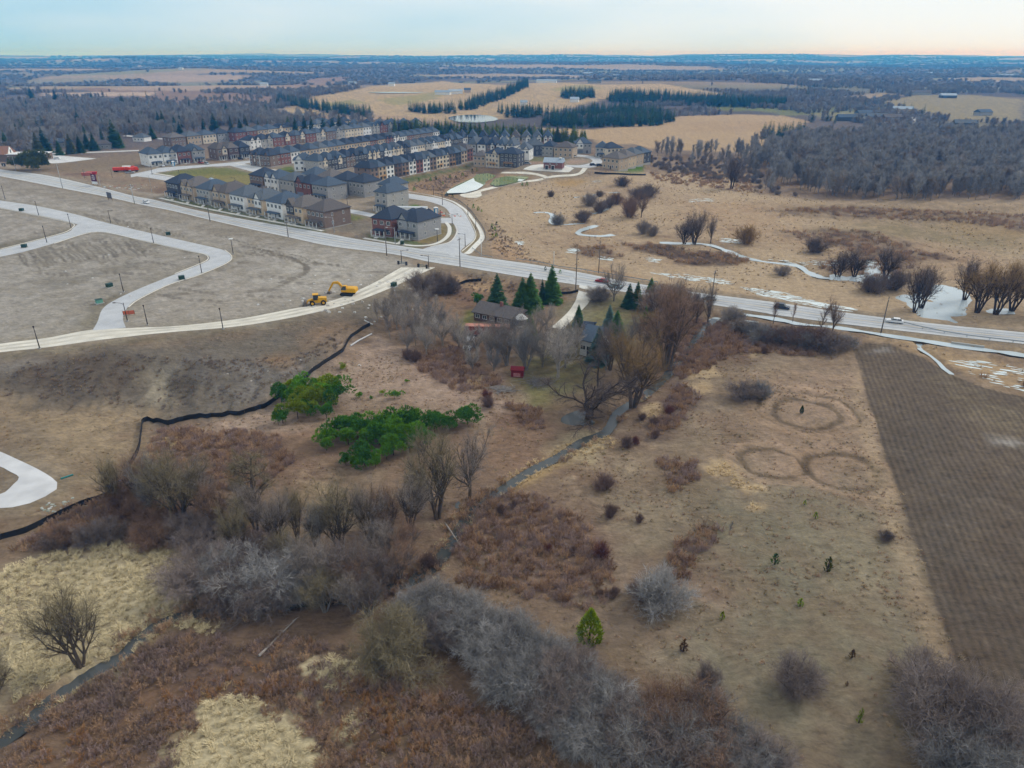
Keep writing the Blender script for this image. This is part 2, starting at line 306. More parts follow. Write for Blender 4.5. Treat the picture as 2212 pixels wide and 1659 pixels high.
ribbon('lane', [(300,375.5),(328,376),(389,386),(426.5,393.5),(560,424),(660,443),(755,452),(828,466),(880,475),(980,471)], [(290,380),(326.5,384.8),(376.5,393.5),(415,400),(560,430),(660,450),(755,460),(825,474),(880,483),(984,483)], asph2, .041)
ribbonc('gravel_path', [(995,421),(1015,420),(1037,412),(1083,402),(1145.7,391),(1183,383.5),(1209.7,380),(1252,375),(1264.6,363)], 3.2, grav, .05, nx=3)
ribbon('path_turning_head', [(993,421),(1003,417),(1024,416),(1038,412)], [(996,424),(1010,427),(1030,427),(1041,422)], grav, .056)
ribbonc('gravel_path', [(1083,373),(1105,373),(1140,374),(1180,382)], 3.0, grav, .047, nx=3)
ribbon('ring_street', [(1237,333.5),(1262,335),(1289.6,339.8),(1301,348.5),(1294,356),(1283,361),(1254.6,362.5),(1223,359.5)], [(1239,337.5),(1255,339),(1270.9,341.5),(1279.6,346.5),(1278,350),(1270.9,353.5),(1252,357),(1223,356)], asph2, .05)
ribbon('concrete_pad', [(1150,357),(1174,355),(1222,358),(1240,364)], [(1130,366),(1164,369),(1224,372),(1232,370)], conc, .05)
ribbon('farm_drive', [(1252,613.5),(1250,628),(1245,643.5)], [(1302,623.5),(1291.8,637),(1276,648.8)], conc, .055)
ribbon('farm_drive', [(1246,643),(1229,672),(1205,695),(1190,708)], [(1275,648.5),(1255,672),(1230,697),(1218,712)], grav, .05)
ribbon('car_park', [(101,333),(150,338),(209,342.6)], [(103,350),(117,353),(164,348.5)], grav2, .05)
ribbonc('back_road', [(20,337),(101,332.5),(200,329),(300,325)], 6, grav2, .045, nx=3)
ribbonc('back_road', [(270,293),(320,297.5),(376,302)], 6, grav2, .045, nx=3)
ribbonc('far_road', [(1975,268),(1985,262),(1965,250),(1940,243),(1915,236)], 9, grav2, .05, nx=3)
for C, w in (([(345.6,428),(400,440.5),(452,452),(540,469.5),(622,484.6),(698,499)], 1.7), ([(786,514.8),(878,529.5),(921,530.6),(949.5,523.5),(968,509),(971,492),(964,481)], 1.7),
    ([(1006.7,549),(1025,533),(1039.7,517.7),(1041,506),(1033,489),(1021,473),(999.6,449),(971,433),(920.8,420.5),(870.7,414)], 2.0), ([(332,374.5),(360,379),(430,391)], 1.6), ([(510,353.5),(560,363),(603,368.2)], 1.5)):
    ribbonc('pavement', C, w, conc, .12, nx=2)
for a, b in (((373,430.5),(368,433.5)), ((407,436),(403,440.5)), ((441,443),(436,447.5)), ((479,450.5),(472,455.5)), ((517,459.5),(512,463)), ((560,466),(553,471)), ((597,474.5),(590,478)), ((640,483),(634,486.5)), ((684,490),(677,495)),
             ((822,506.5),(810,515.5)), ((878,511),(861,526))):
    ribbonc('front_walk', [a, b], 1.5, conc, .13, nx=2)
ribbonc('kerb', [(868,578),(830.9,599)], .3, kerbm, .1, nx=1, mask=False)
for ln_ in ([(-60,438.5),(0,450),(78,465.5),(145,480),(160,485),(158,490.5),(140,502),(78,519),(0,538.8)], [(117,526.5),(182,505.8),(226,502),(312.5,521.5),(406,542.5),(441,549.5),(450,557),(440,566.5),(377.6,591.5)], [(486,540.5),(500.5,554),(491,568),(429.7,594.5),(364.6,615.5),(300,647),(277.5,664)],
            [(930,533),(971,523.3),(987,502),(984,487)], [(997,543.5),(1023,521),(1028,506),(1021.5,489),(1005.5,460),(986.5,442)]):
    ribbonc('kerb', ln_, .28, kerbm, .17, nx=1, mask=False)
calm = np.clip(blur(road_mask, 2)*2.2, 0, 1)
# fine relief: tussocks, ruts, hummocks, kept off the roads and pads
amp = .16+.16*(1-np.clip(h0s/4, 0, 1)); amp *= (1-calm); amp[GYY > 420] *= .5
h1 = h0s+amp*(fbm(GXX, GYY, 11, 4, .65)*1.5)
def H1(x, y): return bil(h1, x, y)+hfar(np.asarray(x, float), np.asarray(y, float))
nk = {}
for name, A, B, m, dz, nx, skirt in ROADS:
    n = len(A); t = np.linspace(0, 1, nx+1); X = A[:, None]*(1-t[None, :, None])+B[:, None]*t[None, :, None]
    z = np.maximum(HB(X[..., 0], X[..., 1]), H1(X[..., 0], X[..., 1]))+dz; V = np.concatenate([X, z[..., None]], -1).reshape(-1, 3).tolist()
    w = nx+1; Fc = [(i*w+j, i*w+j+1, (i+1)*w+j+1, (i+1)*w+j) for i in range(n-1) for j in range(nx)]
    if skirt:
        for j, s in ((0, 1), (nx, -1)):
            b = len(V); V += [(V[i*w+j][0], V[i*w+j][1], V[i*w+j][2]-skirt) for i in range(n)]
            Fc += [(i*w+j, (i+1)*w+j, b+i+1, b+i)[::s] for i in range(n-1)]
    me = bpy.data.meshes.new(name); me.from_pydata(V, [], Fc); me.materials.append(m); me.update()
    par = 'main_road' if name.endswith('_line') else 'haul_road' if name == 'haul_wheel_track' else None; o = link(name.replace('haul_', '').replace('track_line', 'track') if par else name, me, bpy.data.objects[par] if par else None)
    if not par: o['kind'] = 'structure'
# ================================================================ GROUND SHEET with its land cover
AN, c0 = 860, np.array([0.0, -40.0])
rad = [28.0]
while rad[-1] < 16500:
    r = rad[-1]; rad.append(r+max(.24, min(r*r/48000.0, .0135*r)))
rad = np.array(rad); ang = np.linspace(R(-50), R(50), AN)
AA, RR = np.meshgrid(ang, rad); VX = (c0[0]+RR*np.sin(AA)).ravel(); VY = (c0[1]+RR*np.cos(AA)).ravel(); RV = np.hypot(VX, VY)
VZ = H1(VX, VY)
K = .72
C = lambda r, g, b: np.array(lin(r, g, b, K))
nA = fbm(VX, VY, 26, 4, ox=2.2); nB = fbm(VX, VY, 7, 4, .6, ox=5.5); nC = fbm(VX, VY, 90, 3, ox=9.9)
wxn = fbm(VX, VY, 14, 4, .6, ox=12.0); wyn = fbm(VX, VY, 14, 4, .6, ox=31.0)
col = np.empty((len(VX), 3)); col[:] = C(152,130,106)
def lerp(m, c): col[:] = col*(1-m[:, None])+np.asarray(c)*m[:, None]
lerp(sst(-.1, .5, nA), C(128,104,84)); lerp(.8*sst(.05, .5, nB), C(172,150,122))
farw = sst(560, 760, RV); lerp(farw, C(112,102,98)); nF = fbm(VX, VY, 420, 4, ox=4.4); lerp(farw*.7*sst(-.1, .4, nF), C(88,82,84))
lerp(farw*sst(.17, .22, fbm(VX/2.2, VY, 620, 2, ox=21.0))*sst(1300, 2200, RV)*.9, C(176,156,128))
lerp(farw*sst(.16, .22, fbm(VX/2.2, VY, 480, 2, ox=61.0))*sst(1300, 2200, RV)*.8, C(140,140,104))
def paint(c, px, soft=2.0, warp=4.0, op=1.0, world=False, mott=0.0, wl=None):
    P = np.array([gp(*q) for q in px]) if not world else np.asarray(px, float)
    x0, y0 = P.min(0)-soft*2-warp*2; x1, y1 = P.max(0)+soft*2+warp*2
    I = np.nonzero((VX > x0) & (VX < x1) & (VY > y0) & (VY < y1))[0]
    if not len(I): return
    x = VX[I]+warp*wxn[I]*1.6; y = VY[I]+warp*wyn[I]*1.6
    d, _ = segdist(x, y, P, True); s = np.where(inpoly(x, y, P), d, -d); m = sst(-soft, soft, s)*op
    if mott: m = m*(1-mott+mott*sst(-.25, .25, nB[I]+.5*nA[I]))
    col[I] = col[I]*(1-m[:, None])+np.asarray(c)*m[:, None]
def stroke(c, px, w, op=1.0, warp=1.0, soft=None, world=False):
    P = np.array([gp(*q) for q in px]) if not world else np.asarray(px, float); P = smooth_line(P, 5)
    x0, y0 = P.min(0)-w*4-4; x1, y1 = P.max(0)+w*4+4; I = np.nonzero((VX > x0) & (VX < x1) & (VY > y0) & (VY < y1))[0]
    if not len(I): return
    d, _ = segdist(VX[I]+warp*wxn[I], VY[I]+warp*wyn[I], P); m = (1-sst(w*.4, w*1.1, d))*op
    col[I] = col[I]*(1-m[:, None])+np.asarray(c)*m[:, None]
def ell(u, v, a, b, n=12): return [(u+a*math.cos(t), v+b*math.sin(t)) for t in np.arange(n)*2*math.pi/n]
# -- building site on the left
site = [(-80,372),(0,383),(300,443),(620,514),(850,552),(900,572),(850,604),(760,655),(560,700),(300,722),(0,752),(-80,765)]
paint(C(178,170,158), site, 3, 2); paint(C(152,141,124), [(0,384),(140,410),(320,448),(520,495),(640,520),(620,535),(430,500),(250,455),(60,420),(0,412)], 6, 5, .9, mott=.5)
paint(C(166,159,146), [(10,560),(180,500),(330,520),(440,553),(400,590),(290,640),(210,700),(0,740)], 5, 4, .8, mott=.6)
paint(C(200,193,180), [(640,550),(760,560),(850,575),(800,610),(700,625),(590,640),(560,600)], 10, 8, .8, mott=.5)
paint(C(192,182,168), [(300,690),(420,640),(520,600),(600,640),(500,690)], 10, 8, .6, mott=.5)
paint(C(112,102,80), [(300,632),(262,648),(228,672),(178,672),(200,650),(260,630)], 3, 3, .8); paint(C(108,100,76), [(-60,536),(0,527),(80,512),(150,493),(150,500),(78,521),(0,541)], 3, 2, .8)
paint(C(114,106,82), [(210,660),(240,690),(190,720),(165,700)], 4, 3, .7); paint(C(120,110,86), [(0,762),(180,745),(360,724),(520,706),(650,685),(650,692),(500,716),(350,734),(0,776)], 2, 2, .8)
paint(C(104,98,84), [(80,610),(160,600),(300,560),(290,575),(150,618),(90,622)], 3, 3, .6, mott=.3)
for k in range(34):
    t = k/33; u0 = 30+t*260+random.uniform(-8, 8); v0 = 545-30*t+random.uniform(-6, 6); stroke(C(108,100,86), [(u0, v0), (u0+18, v0+18), (u0+30+random.uniform(-6, 6), v0+34)], .45, .7, 1.5)
for k in range(12):
    u0 = random.uniform(150, 620); v0 = 455+(u0-150)*.16+random.uniform(0, 25); stroke(C(104,96,82), [(u0, v0), (u0+40, v0+8+random.uniform(-3, 3)), (u0+90, v0+22+random.uniform(-4, 4)), (u0+140, v0+30)], .5, .75, 2)
for dx in (0, 7): stroke(C(112,102,86), [(520,528+dx*.5),(590,545+dx*.4),(640,560+dx*.4),(658+dx,575),(650+dx,592),(600,612+dx)], .8, .8, 1)
for k in range(60):
    u0, v0 = random.uniform(0, 820), 0; v0 = 400+u0*.19+random.uniform(10, 150); stroke(C(*random.choice([(180,170,154), (124,114,98), (134,124,110)])), [(u0, v0), (u0+random.uniform(10, 40), v0+random.uniform(-4, 8))], random.uniform(.5, 1.6), .5, 2)
paint(C(148,138,122), site, 14, 14, .6, mott=1.0)
for k in range(46):
    u0 = random.uniform(20, 800); v0 = 405+u0*.19+random.uniform(20, 180); a_ = random.uniform(-.3, .35)
    if v0 < 700-u0*.1:
        for dx in (0, 5): stroke(C(118,108,94), [(u0, v0+dx*.6), (u0+35, v0+dx*.6+35*a_*.4), (u0+75+dx, v0+dx*.6+75*a_*.5)], .5, .55, 1.5)
# -- spoil slope below the haul road
paint(C(122,112,98), [(-60,775),(0,768),(300,742),(560,712),(720,670),(860,620),(940,590),(1010,585),(1040,592),(1000,610),(920,640),(860,680),(780,720),(700,790),(600,880),(430,915),(300,915),(200,900),(0,880)], 6, 5, 1)
paint(C(98,84,70), [(0,800),(80,778),(240,765),(320,790),(300,850),(180,865),(40,860)], 7, 7, .85, mott=.5); paint(C(134,130,126), [(360,778),(420,772),(600,780),(640,800),(560,840),(430,830)], 8, 8, .7, mott=.6)
paint(C(176,164,140), [(310,800),(345,785),(370,800),(365,850),(350,890),(310,900),(295,860)], 5, 5, .8, mott=.4); paint(C(88,78,66), [(370,790),(420,785),(425,830),(390,860),(370,830)], 5, 5, .6)
paint(C(168,128,84), [(560,778),(610,765),(640,770),(600,800)], 4, 4, .5); paint(C(160,128,96), [(640,720),(740,690),(790,700),(740,740),(650,760)], 7, 6, .6, mott=.4)
paint(C(160,152,142), [(0,785),(60,776),(80,782),(20,798)], 3, 3, .6)
paint(C(156,136,108), [(0,870),(170,885),(330,900),(300,960),(250,1060),(130,1110),(60,1130),(0,1150),(0,1105),(120,1065),(130,1045),(0,975)], 8, 6, 1); paint(C(176,154,122), [(170,920),(260,890),(300,910),(280,960),(200,960)], 8, 8, .7, mott=.4)
paint(C(120,110,98), [(0,905),(60,925),(120,950),(60,945)], 4, 4, .5)
# -- subdivision lots
paint(C(168,155,136), [(-60,345),(0,352),(120,378),(280,410),(360,420),(560,440),(700,460),(800,480),(830,500),(790,512),(720,500),(660,495),(420,448),(290,418),(130,382),(0,360)], 4, 3, 1)
paint(C(160,146,126), [(180,372),(280,372),(340,385),(420,402),(700,450),(860,470),(960,480),(965,445),(900,432),(780,413),(640,385),(560,372),(480,350),(560,340),(900,300),(1240,330),(1310,350),(1250,365),(1120,365),(1000,352),(800,398),(700,390),(560,355),(330,358),(200,362)], 3, 3, 1, mott=.3)
paint(C(140,122,96), [(100,350),(170,346),(300,330),(330,335),(300,350),(330,360),(280,368),(180,372),(90,372),(40,364)], 5, 4, .9, mott=.3); paint(C(130,112,84), [(380,300),(480,290),(560,280),(700,285),(700,295),(560,292),(500,300)], 4, 3, .7)
paint(C(124,124,66), [(340,374),(395,366),(450,362),(492,362),(556,376),(620,392),(560,408),(470,400),(400,386)], 2.5, 2, 1); paint(C(150,136,82), [(420,378),(540,378),(600,392),(550,404),(470,396)], 6, 5, .7)
for P in ([(360,431),(430,443),(510,462),(560,473),(600,480),(705,500),(690,502),(600,487),(450,456),(350,432)], [(366,426),(440,441),(520,458),(600,472),(690,492),(680,496),(560,470),(440,446),(352,427)], [(790,507),(830,508),(870,517),(905,523),(925,528),(880,530),(800,516)],
          [(775,518),(860,530),(920,533),(880,536),(780,523)], [(934,528),(965,520),(982,503),(979,486),(972,484),(976,500),(966,514)]): paint(C(96,112,54), P, .8, .8, 1)
paint(C(150,132,80), [(945,484),(962,484),(969,498),(962,512),(940,524),(905,525),(925,512)], 1.2, .8, 1)
for P in ([(1004,545),(1030,524),(1034,508),(1028,490),(1020,480),(1024,505),(1012,530),(995,545)], [(1008,458),(996,447),(985,440),(960,430),(985,437),(1004,452)], [(870,420),(940,426),(990,446),(985,445),(930,430),(870,423)]): paint(C(150,136,88), P, .8, .5, 1)
paint(C(104,124,44), [(872,449),(895,441),(912,445),(890,456),(800,468),(790,464)], 1.2, .8, 1); paint(C(110,122,52), [(600,364),(632,358),(640,372),(624,376)], 1.5, 1, 1); paint(C(90,122,30), [(1362,352),(1385,345),(1392,355),(1385,376),(1350,376),(1330,372)], 2, 1, 1)
paint(C(100,112,60), [(802,398),(840,392),(930,375),(1020,352),(1035,356),(960,378),(850,400),(806,405)], 2, 2, 1); paint(C(120,120,70), [(1130,338),(1200,340),(1235,346),(1200,352),(1130,348)], 3, 2, .8); paint(C(116,122,60), [(736,462),(762,462),(795,470),(770,476),(745,480)], 2, 1, .9)
paint(C(120,110,94), [(750,480),(800,470),(815,490),(790,508),(740,502),(720,498)], 4, 3, .7, mott=.3); paint(C(176,160,138), [(700,432),(780,415),(815,428),(800,450),(720,447)], 4, 3, .7, mott=.3); paint(C(172,140,120), [(1125,350),(1190,348),(1190,355),(1130,356)], 3, 2, .8); paint(C(178,150,128), [(1223,345),(1270,345),(1275,352),(1225,355)], 2, 1, .8)
paint(C(186,168,150), [(915,450),(960,450),(968,468),(930,470)], 3, 2, .7, mott=.4); paint(C(150,140,120), [(208,382),(300,395),(330,415),(250,402)], 5, 4, .6, mott=.5)
# -- slope down to the marsh, pond banks
paint(C(168,140,108), [(806,404),(900,392),(1020,358),(1100,372),(1160,376),(1190,385),(1080,405),(1000,425),(960,428),(900,416),(840,410)], 4, 3, 1); paint(C(140,112,88), [(900,392),(1000,372),(1030,372),(990,398),(960,412),(900,408)], 4, 4, .6, mott=.5)
paint(C(120,96,78), [(1030,372),(1085,368),(1075,384),(1052,396),(1050,390)], 2.5, 2, .7); paint(C(124,106,86), [(1046,500),(1070,480),(1100,520),(1085,550),(1050,550)], 6, 5, .7, mott=.4)
# -- marsh
paint(C(190,166,134), [(1050,480),(1000,430),(1085,406),(1190,386),(1290,380),(1400,372),(1600,370),(1650,420),(1800,436),(2000,432),(2280,430),(2280,720),(2000,690),(1800,665),(1500,625),(1240,583),(1100,560),(1070,545)], 8, 5, 1)
paint(C(160,134,108), [(1080,500),(1300,470),(1500,500),(1650,520),(1500,580),(1250,560)], 18, 12, .6, mott=.8); paint(C(154,128,102), [(1200,400),(1400,395),(1500,440),(1300,450)], 16, 12, .5, mott=.8)
paint(C(176,144,110), [(1480,430),(1700,440),(1720,500),(1600,520),(1450,470)], 20, 10, .7, mott=.5); paint(C(158,126,96), [(1640,505),(1900,500),(2212,560),(2212,640),(2000,600),(1800,560)], 14, 10, .6, mott=.6)
paint(C(132,112,84), [(1640,440),(1900,440),(2260,440),(2260,540),(2000,520),(1750,470)], 14, 12, .7, mott=.5); paint(C(112,92,74), [(1650,452),(1800,448),(2000,455),(2212,465),(2260,480),(2212,500),(2050,480),(1850,470),(1700,466)], 8, 12, .85, mott=.5); paint(C(146,132,98), [(1700,500),(1900,480),(2060,490),(2212,515),(2212,560),(2050,530),(1850,500)], 10, 10, .6, mott=.5)
paint(C(98,80,66), [(1690,500),(1800,494),(1900,505),(2000,545),(2060,560),(1960,575),(1820,540),(1740,520)], 8, 10, .9, mott=.4); paint(C(168,140,92), [(1960,450),(2212,500),(2212,530),(2060,500)], 10, 12, .5, mott=.4)
paint(C(86,68,56), [(1345,530),(1400,527),(1460,536),(1560,545),(1620,560),(1600,575),(1480,570),(1420,550)], 3, 6, .95, mott=.2); paint(C(92,74,62), [(1240,532),(1300,534),(1330,550),(1360,560),(1300,560),(1250,548)], 3, 5, .9, mott=.3)
paint(C(92,76,64), [(1745,560),(1900,560),(1990,580),(2000,605),(1850,600),(1780,590)], 5, 6, .7, mott=.5); paint(C(184,150,96), [(1195,390),(1230,387),(1262,392),(1240,402),(1205,402)], 3, 3, .8)
paint(C(178,140,104), [(1060,500),(1110,530),(1180,570),(1100,562),(1070,545)], 5, 5, .6, mott=.4); paint(C(176,142,106), [(1190,575),(1300,580),(1400,600),(1350,604),(1240,588)], 4, 3, .7, mott=.4)
for k in range(40):
    u0, v0 = random.uniform(1120, 1700), random.uniform(405, 560); stroke(C(*random.choice([(150,120,92), (206,178,140), (138,112,88)])), [(u0, v0), (u0+random.uniform(10, 50), v0+random.uniform(-4, 4))], random.uniform(.6, 1.8), .55, 3)
# -- farmstead
paint(C(146,120,96), [(900,640),(985,590),(1100,600),(1240,618),(1250,650),(1200,700),(1100,760),(1000,760),(900,740),(840,700)], 6, 5, 1); paint(C(196,164,126), [(985,605),(1060,598),(1100,612),(1060,628),(990,622)], 3, 3, .8)
paint(C(122,92,74), [(970,630),(1060,630),(1060,655),(1000,660)], 4, 4, .7, mott=.3)
paint(C(128,122,84), [(1190,650),(1300,640),(1370,640),(1400,680),(1380,730),(1340,760),(1300,780),(1290,830),(1250,850),(1140,880),(1096,850),(1110,800),(1160,770),(1190,720),(1230,700)], 5, 4, .95, mott=.25); paint(C(134,136,72), [(985,695),(1010,672),(1040,668),(1020,690),(1000,720)], 3, 3, .9)
paint(C(140,134,84), [(1100,860),(1150,830),(1190,850),(1170,880)], 4, 3, .6); paint(C(98,80,62), [(1205,870),(1290,850),(1340,870),(1320,925),(1220,930)], 6, 5, .5, mott=.4)
# -- meadows south of it
paint(C(184,160,140), [(720,790),(800,740),(960,770),(1100,830),(1100,900),(1000,900),(880,880),(760,890),(730,860),(640,930),(440,930),(430,920),(600,880)], 8, 8, .9, mott=.3); paint(C(150,114,92), [(900,760),(1000,750),(1080,830),(1020,850),(900,800)], 10, 8, .6, mott=.5)
paint(C(204,176,134), [(1015,818),(1035,806),(1052,815),(1045,838),(1022,838)], 1.5, 2, 1); paint(C(112,86,70), [(330,930),(450,925),(600,945),(640,1000),(560,1060),(420,1060),(330,1000)], 9, 8, .85, mott=.35); paint(C(206,180,140), ell(383,950,25,13), 1.2, 2, .95); paint(C(196,168,126), ell(318,985,12,8), 1, 1.5, .9)
paint(C(118,84,68), [(1090,870),(1170,880),(1180,930),(1120,920)], 5, 5, .8, mott=.3); paint(C(146,112,90), [(680,920),(820,980),(1000,960),(1160,900),(1180,960),(1060,1050),(900,1010),(700,1000),(560,950)], 10, 8, .7, mott=.4)
paint(C(166,146,112), [(640,1070),(720,1060),(760,1110),(660,1130)], 6, 6, .6, mott=.4)
paint(C(188,170,134), [(1170,985),(1240,950),(1300,940),(1330,950),(1290,985),(1180,1000)], 3, 4, .9, mott=.2); paint(C(188,160,112), [(1085,1050),(1150,1005),(1235,965),(1250,975),(1160,1030),(1095,1072)], 1.5, 2, .8)
paint(C(152,136,112), [(1400,730),(1560,720),(1700,760),(1840,790),(1880,950),(1990,1250),(2080,1480),(2120,1659),(1700,1659),(1400,1500),(1280,1420),(1230,1300),(1300,1100),(1420,950),(1430,830)], 14, 10, .85, mott=.25)
paint(C(176,146,122), [(1640,800),(1830,800),(1880,960),(1900,1060),(1780,1080),(1600,1020),(1580,900)], 14, 10, .7, mott=.4); paint(C(126,120,99), [(1500,1080),(1900,1080),(2060,1500),(1700,1600),(1400,1480),(1300,1380),(1420,1250)], 14, 10, .75, mott=.4); paint(C(172,156,126), [(1740,1180),(1900,1120),(1960,1260),(1820,1300)], 14, 10, .5, mott=.5)
paint(C(176,148,126), [(1400,1240),(1500,1240),(1500,1330),(1380,1380),(1300,1320)], 10, 8, .6, mott=.3)
paint(C(116,88,72), [(1430,690),(1560,690),(1700,720),(1850,740),(1760,770),(1600,760),(1480,820),(1420,900),(1380,880),(1400,780)], 8, 8, .85, mott=.4); paint(C(100,82,78), [(1400,870),(1480,830),(1520,850),(1460,920),(1380,950)], 8, 8, .8, mott=.3)
paint(C(128,104,88), [(1000,1090),(1100,1060),(1200,1090),(1280,1120),(1330,1180),(1320,1280),(1260,1330),(1130,1290),(1000,1260),(960,1200)], 12, 10, .85, mott=.4); paint(C(108,80,66), [(1420,990),(1500,990),(1520,1040),(1440,1070)], 6, 6, .7, mott=.4); paint(C(108,82,68), [(1500,1120),(1560,1140),(1480,1260),(1420,1310),(1400,1280)], 6, 8, .7, mott=.4)
paint(C(118,92,74), [(1560,905),(1620,920),(1600,960),(1540,950)], 6, 6, .5, mott=.4)
for P in (ell(1410,895,22,11), [(1520,1010),(1560,995),(1600,1010),(1590,1030),(1540,1030)], [(1565,1048),(1590,1036),(1635,1045),(1640,1058),(1590,1060)], ell(1622,1095,20,11), [(1390,885),(1420,868),(1440,880),(1400,900)], ell(1940,1145,12,9), [(1490,800),(1540,790),(1560,810),(1500,820)], [(1480,830),(1530,822),(1545,845),(1500,850)], [(1600,755),(1640,750),(1650,765),(1610,770)]):
    paint(C(206,180,140), P, 1.2, 2.2, .8)
for (Cc, rx, ry), w_ in zip(RINGS, (.6, 1.0, 1.0, 1.1)):
    t = np.linspace(0, 2*math.pi, 40); stroke(C(112,96,76), np.stack([Cc[0]+rx*np.cos(t), Cc[1]+ry*np.sin(t)], -1), w_*.9, .8, 2, world=True); stroke(C(196,166,136), np.stack([Cc[0]+(rx+2.4)*np.cos(t), Cc[1]+(ry+2.4)*np.sin(t)], -1), .9, .4, 3, world=True)
paint(C(112,104,84), [(1500,1090),(1640,1090),(1700,1130),(1580,1180),(1500,1150)], 8, 8, .35, mott=.4)
# -- near thickets and reed beds (bottom left)
paint(C(128,106,86), [(0,1160),(120,1110),(260,1070),(420,1090),(600,1150),(760,1180),(900,1240),(1000,1330),(1250,1420),(1400,1560),(1500,1700),(0,1700)], 10, 8, 1, mott=.15)
paint(C(206,190,154), [(0,1240),(120,1190),(240,1165),(330,1180),(420,1230),(440,1270),(390,1320),(330,1350),(270,1400),(200,1440),(120,1480),(0,1540)], 5, 6, 1, mott=.12); paint(C(150,136,104), [(40,1340),(200,1300),(240,1350),(160,1430),(40,1480)], 6, 8, .5, mott=.4)
paint(C(190,168,120), [(290,1400),(330,1362),(380,1340),(450,1345),(480,1360),(430,1362),(360,1365),(300,1410)], 1.2, 1.5, .9)
paint(C(130,98,74), [(60,1600),(200,1480),(400,1440),(640,1500),(620,1580),(420,1640),(100,1659)], 10, 10, .7, mott=.4); paint(C(96,82,82), [(300,1420),(480,1370),(640,1400),(700,1480),(560,1500),(380,1450)], 10, 10, .6, mott=.4)
for P in ([(310,1720),(350,1668),(398,1645),(410,1592),(450,1565),(462,1515),(500,1498),(522,1522),(556,1512),(560,1548),(600,1556),(645,1568),(650,1612),(690,1640),(676,1670),(700,1720)], [(712,1588),(740,1545),(775,1540),(800,1600),(740,1606)], [(690,1490),(710,1430),(750,1420),(790,1430),(770,1480),(720,1510)], [(530,1545),(620,1540),(660,1515),(650,1550)]): paint(C(206,190,152), P, .8, 5, 1)
paint(C(150,130,96), [(800,1620),(900,1590),(960,1590),(880,1620)], 2, 4, .6); paint(C(128,104,82), [(860,1520),(1000,1500),(1100,1540),(1200,1600),(1100,1640),(900,1600)], 8, 8, .7, mott=.4); paint(C(92,76,64), [(760,1640),(1000,1620),(1200,1640),(1200,1720),(700,1720)], 8, 8, .8, mott=.2)
# -- ploughed field with its drill rows
fld = [(1843,752),(1870,742),(1920,742),(1990,770),(2060,812),(2130,838),(2260,870),(2600,1100),(2600,1800),(2170,1700),(2120,1590),(2060,1420),(1985,1200),(1930,1040),(1880,880)]
FW = np.array([gp(*q) for q in fld]); paint(C(110,96,80), fld, .3, .35)
paint(C(126,112,90), [(1990,800),(2140,850),(2300,900),(2300,1000),(2100,900)], 8, 6, .8, mott=.3); paint(C(92,84,74), [(1890,900),(2000,880),(2200,1300),(2212,1600),(2120,1560)], 10, 8, .5, mott=.3)
I = np.nonzero((VX > 40) & (VX < 400) & (VY > 0) & (VY < 230) & inpoly(VX, VY, FW))[0]
e0, e1 = gp(1880, 880), gp(2100, 1540); ed = (e1-e0)/np.linalg.norm(e1-e0); q = (VX[I]-e0[0])*ed[1]-(VY[I]-e0[1])*ed[0]; q = q+2.2*np.exp(-((VY[I]-178)/14)**2)+.25*wxn[I]
st = .5+.5*np.cos(q*2*math.pi/.95); st2 = sst(.35, .9, fbm(q*6, (VX[I]*ed[0]+VY[I]*ed[1])*.12, 3, 3, ox=3.3)+.35)
plough = np.zeros(len(VX)); plough[I] = .35+.65*np.clip(sst(-.3, .3, nA[I]+.2)*(.4+.6*st2), 0, 1)
for P in ([(1875,757),(1915,747),(1925,756),(1890,768)], [(2140,935),(2212,950),(2212,975),(2150,960)]): paint(C(200,196,190), P, 2, 3, .35, mott=.8)
paint(C(186,162,130), [(1838,790),(1850,800),(1884,930),(1972,1190),(2050,1430),(2098,1580),(2070,1560),(2010,1420),(1930,1200),(1860,960)], 1.5, 1.5, .5)
paint(C(186,158,120), [(1860,735),(1980,742),(2212,790),(2260,800),(2260,855),(2130,825),(2060,800),(1990,765),(1930,740)], 3, 3, .9, mott=.2); paint(C(190,166,130), [(1760,700),(1900,712),(2212,752),(2212,765),(1900,728)], 2, 2, .7)
# -- country behind
paint(C(196,170,128), [(600,240),(680,208),(760,196),(850,182),(960,174),(1080,184),(1170,179),(1300,183),(1430,181),(1560,203),(1480,212),(1330,207),(1215,236),(1080,258),(960,264),(860,258),(740,256)], 12, 14, 1, mott=.25)
for P in ([(820,214),(900,205),(960,195),(940,215),(850,228)], [(960,262),(1000,250),(1060,252),(1020,264)], [(1190,192),(1260,182),(1300,190),(1230,204)], [(680,225),(760,215),(800,222),(700,236)]): paint(C(158,152,92), P, 10, 14, .7)
paint(C(190,162,124), [(1150,276),(1280,280),(1480,250),(1600,247),(1690,250),(1748,262),(1690,290),(1640,320),(1600,330),(1420,322),(1300,312),(1260,296)], 6, 6, 1); paint(C(176,146,110), [(1500,262),(1720,262),(1690,285),(1480,285)], 10, 12, .5, mott=.5)
paint(C(150,124,106), [(170,190),(320,190),(480,198),(560,206),(640,214),(560,226),(420,224),(240,214)], 8, 10, 1, mott=.2); paint(C(170,148,124), [(340,168),(460,160),(560,163),(520,172),(400,182)], 10, 14, .8); paint(C(160,132,112), [(580,190),(660,172),(760,164),(740,180),(640,196)], 10, 14, .8); paint(C(166,142,118), [(320,160),(430,156),(420,162),(320,166)], 10, 14, .7)
paint(C(176,150,126), [(720,240),(860,250),(980,262),(1000,272),(850,268),(700,262)], 8, 10, .8, mott=.3); paint(C(160,134,114), [(600,255),(720,250),(820,265),(700,268)], 8, 10, .7, mott=.3)
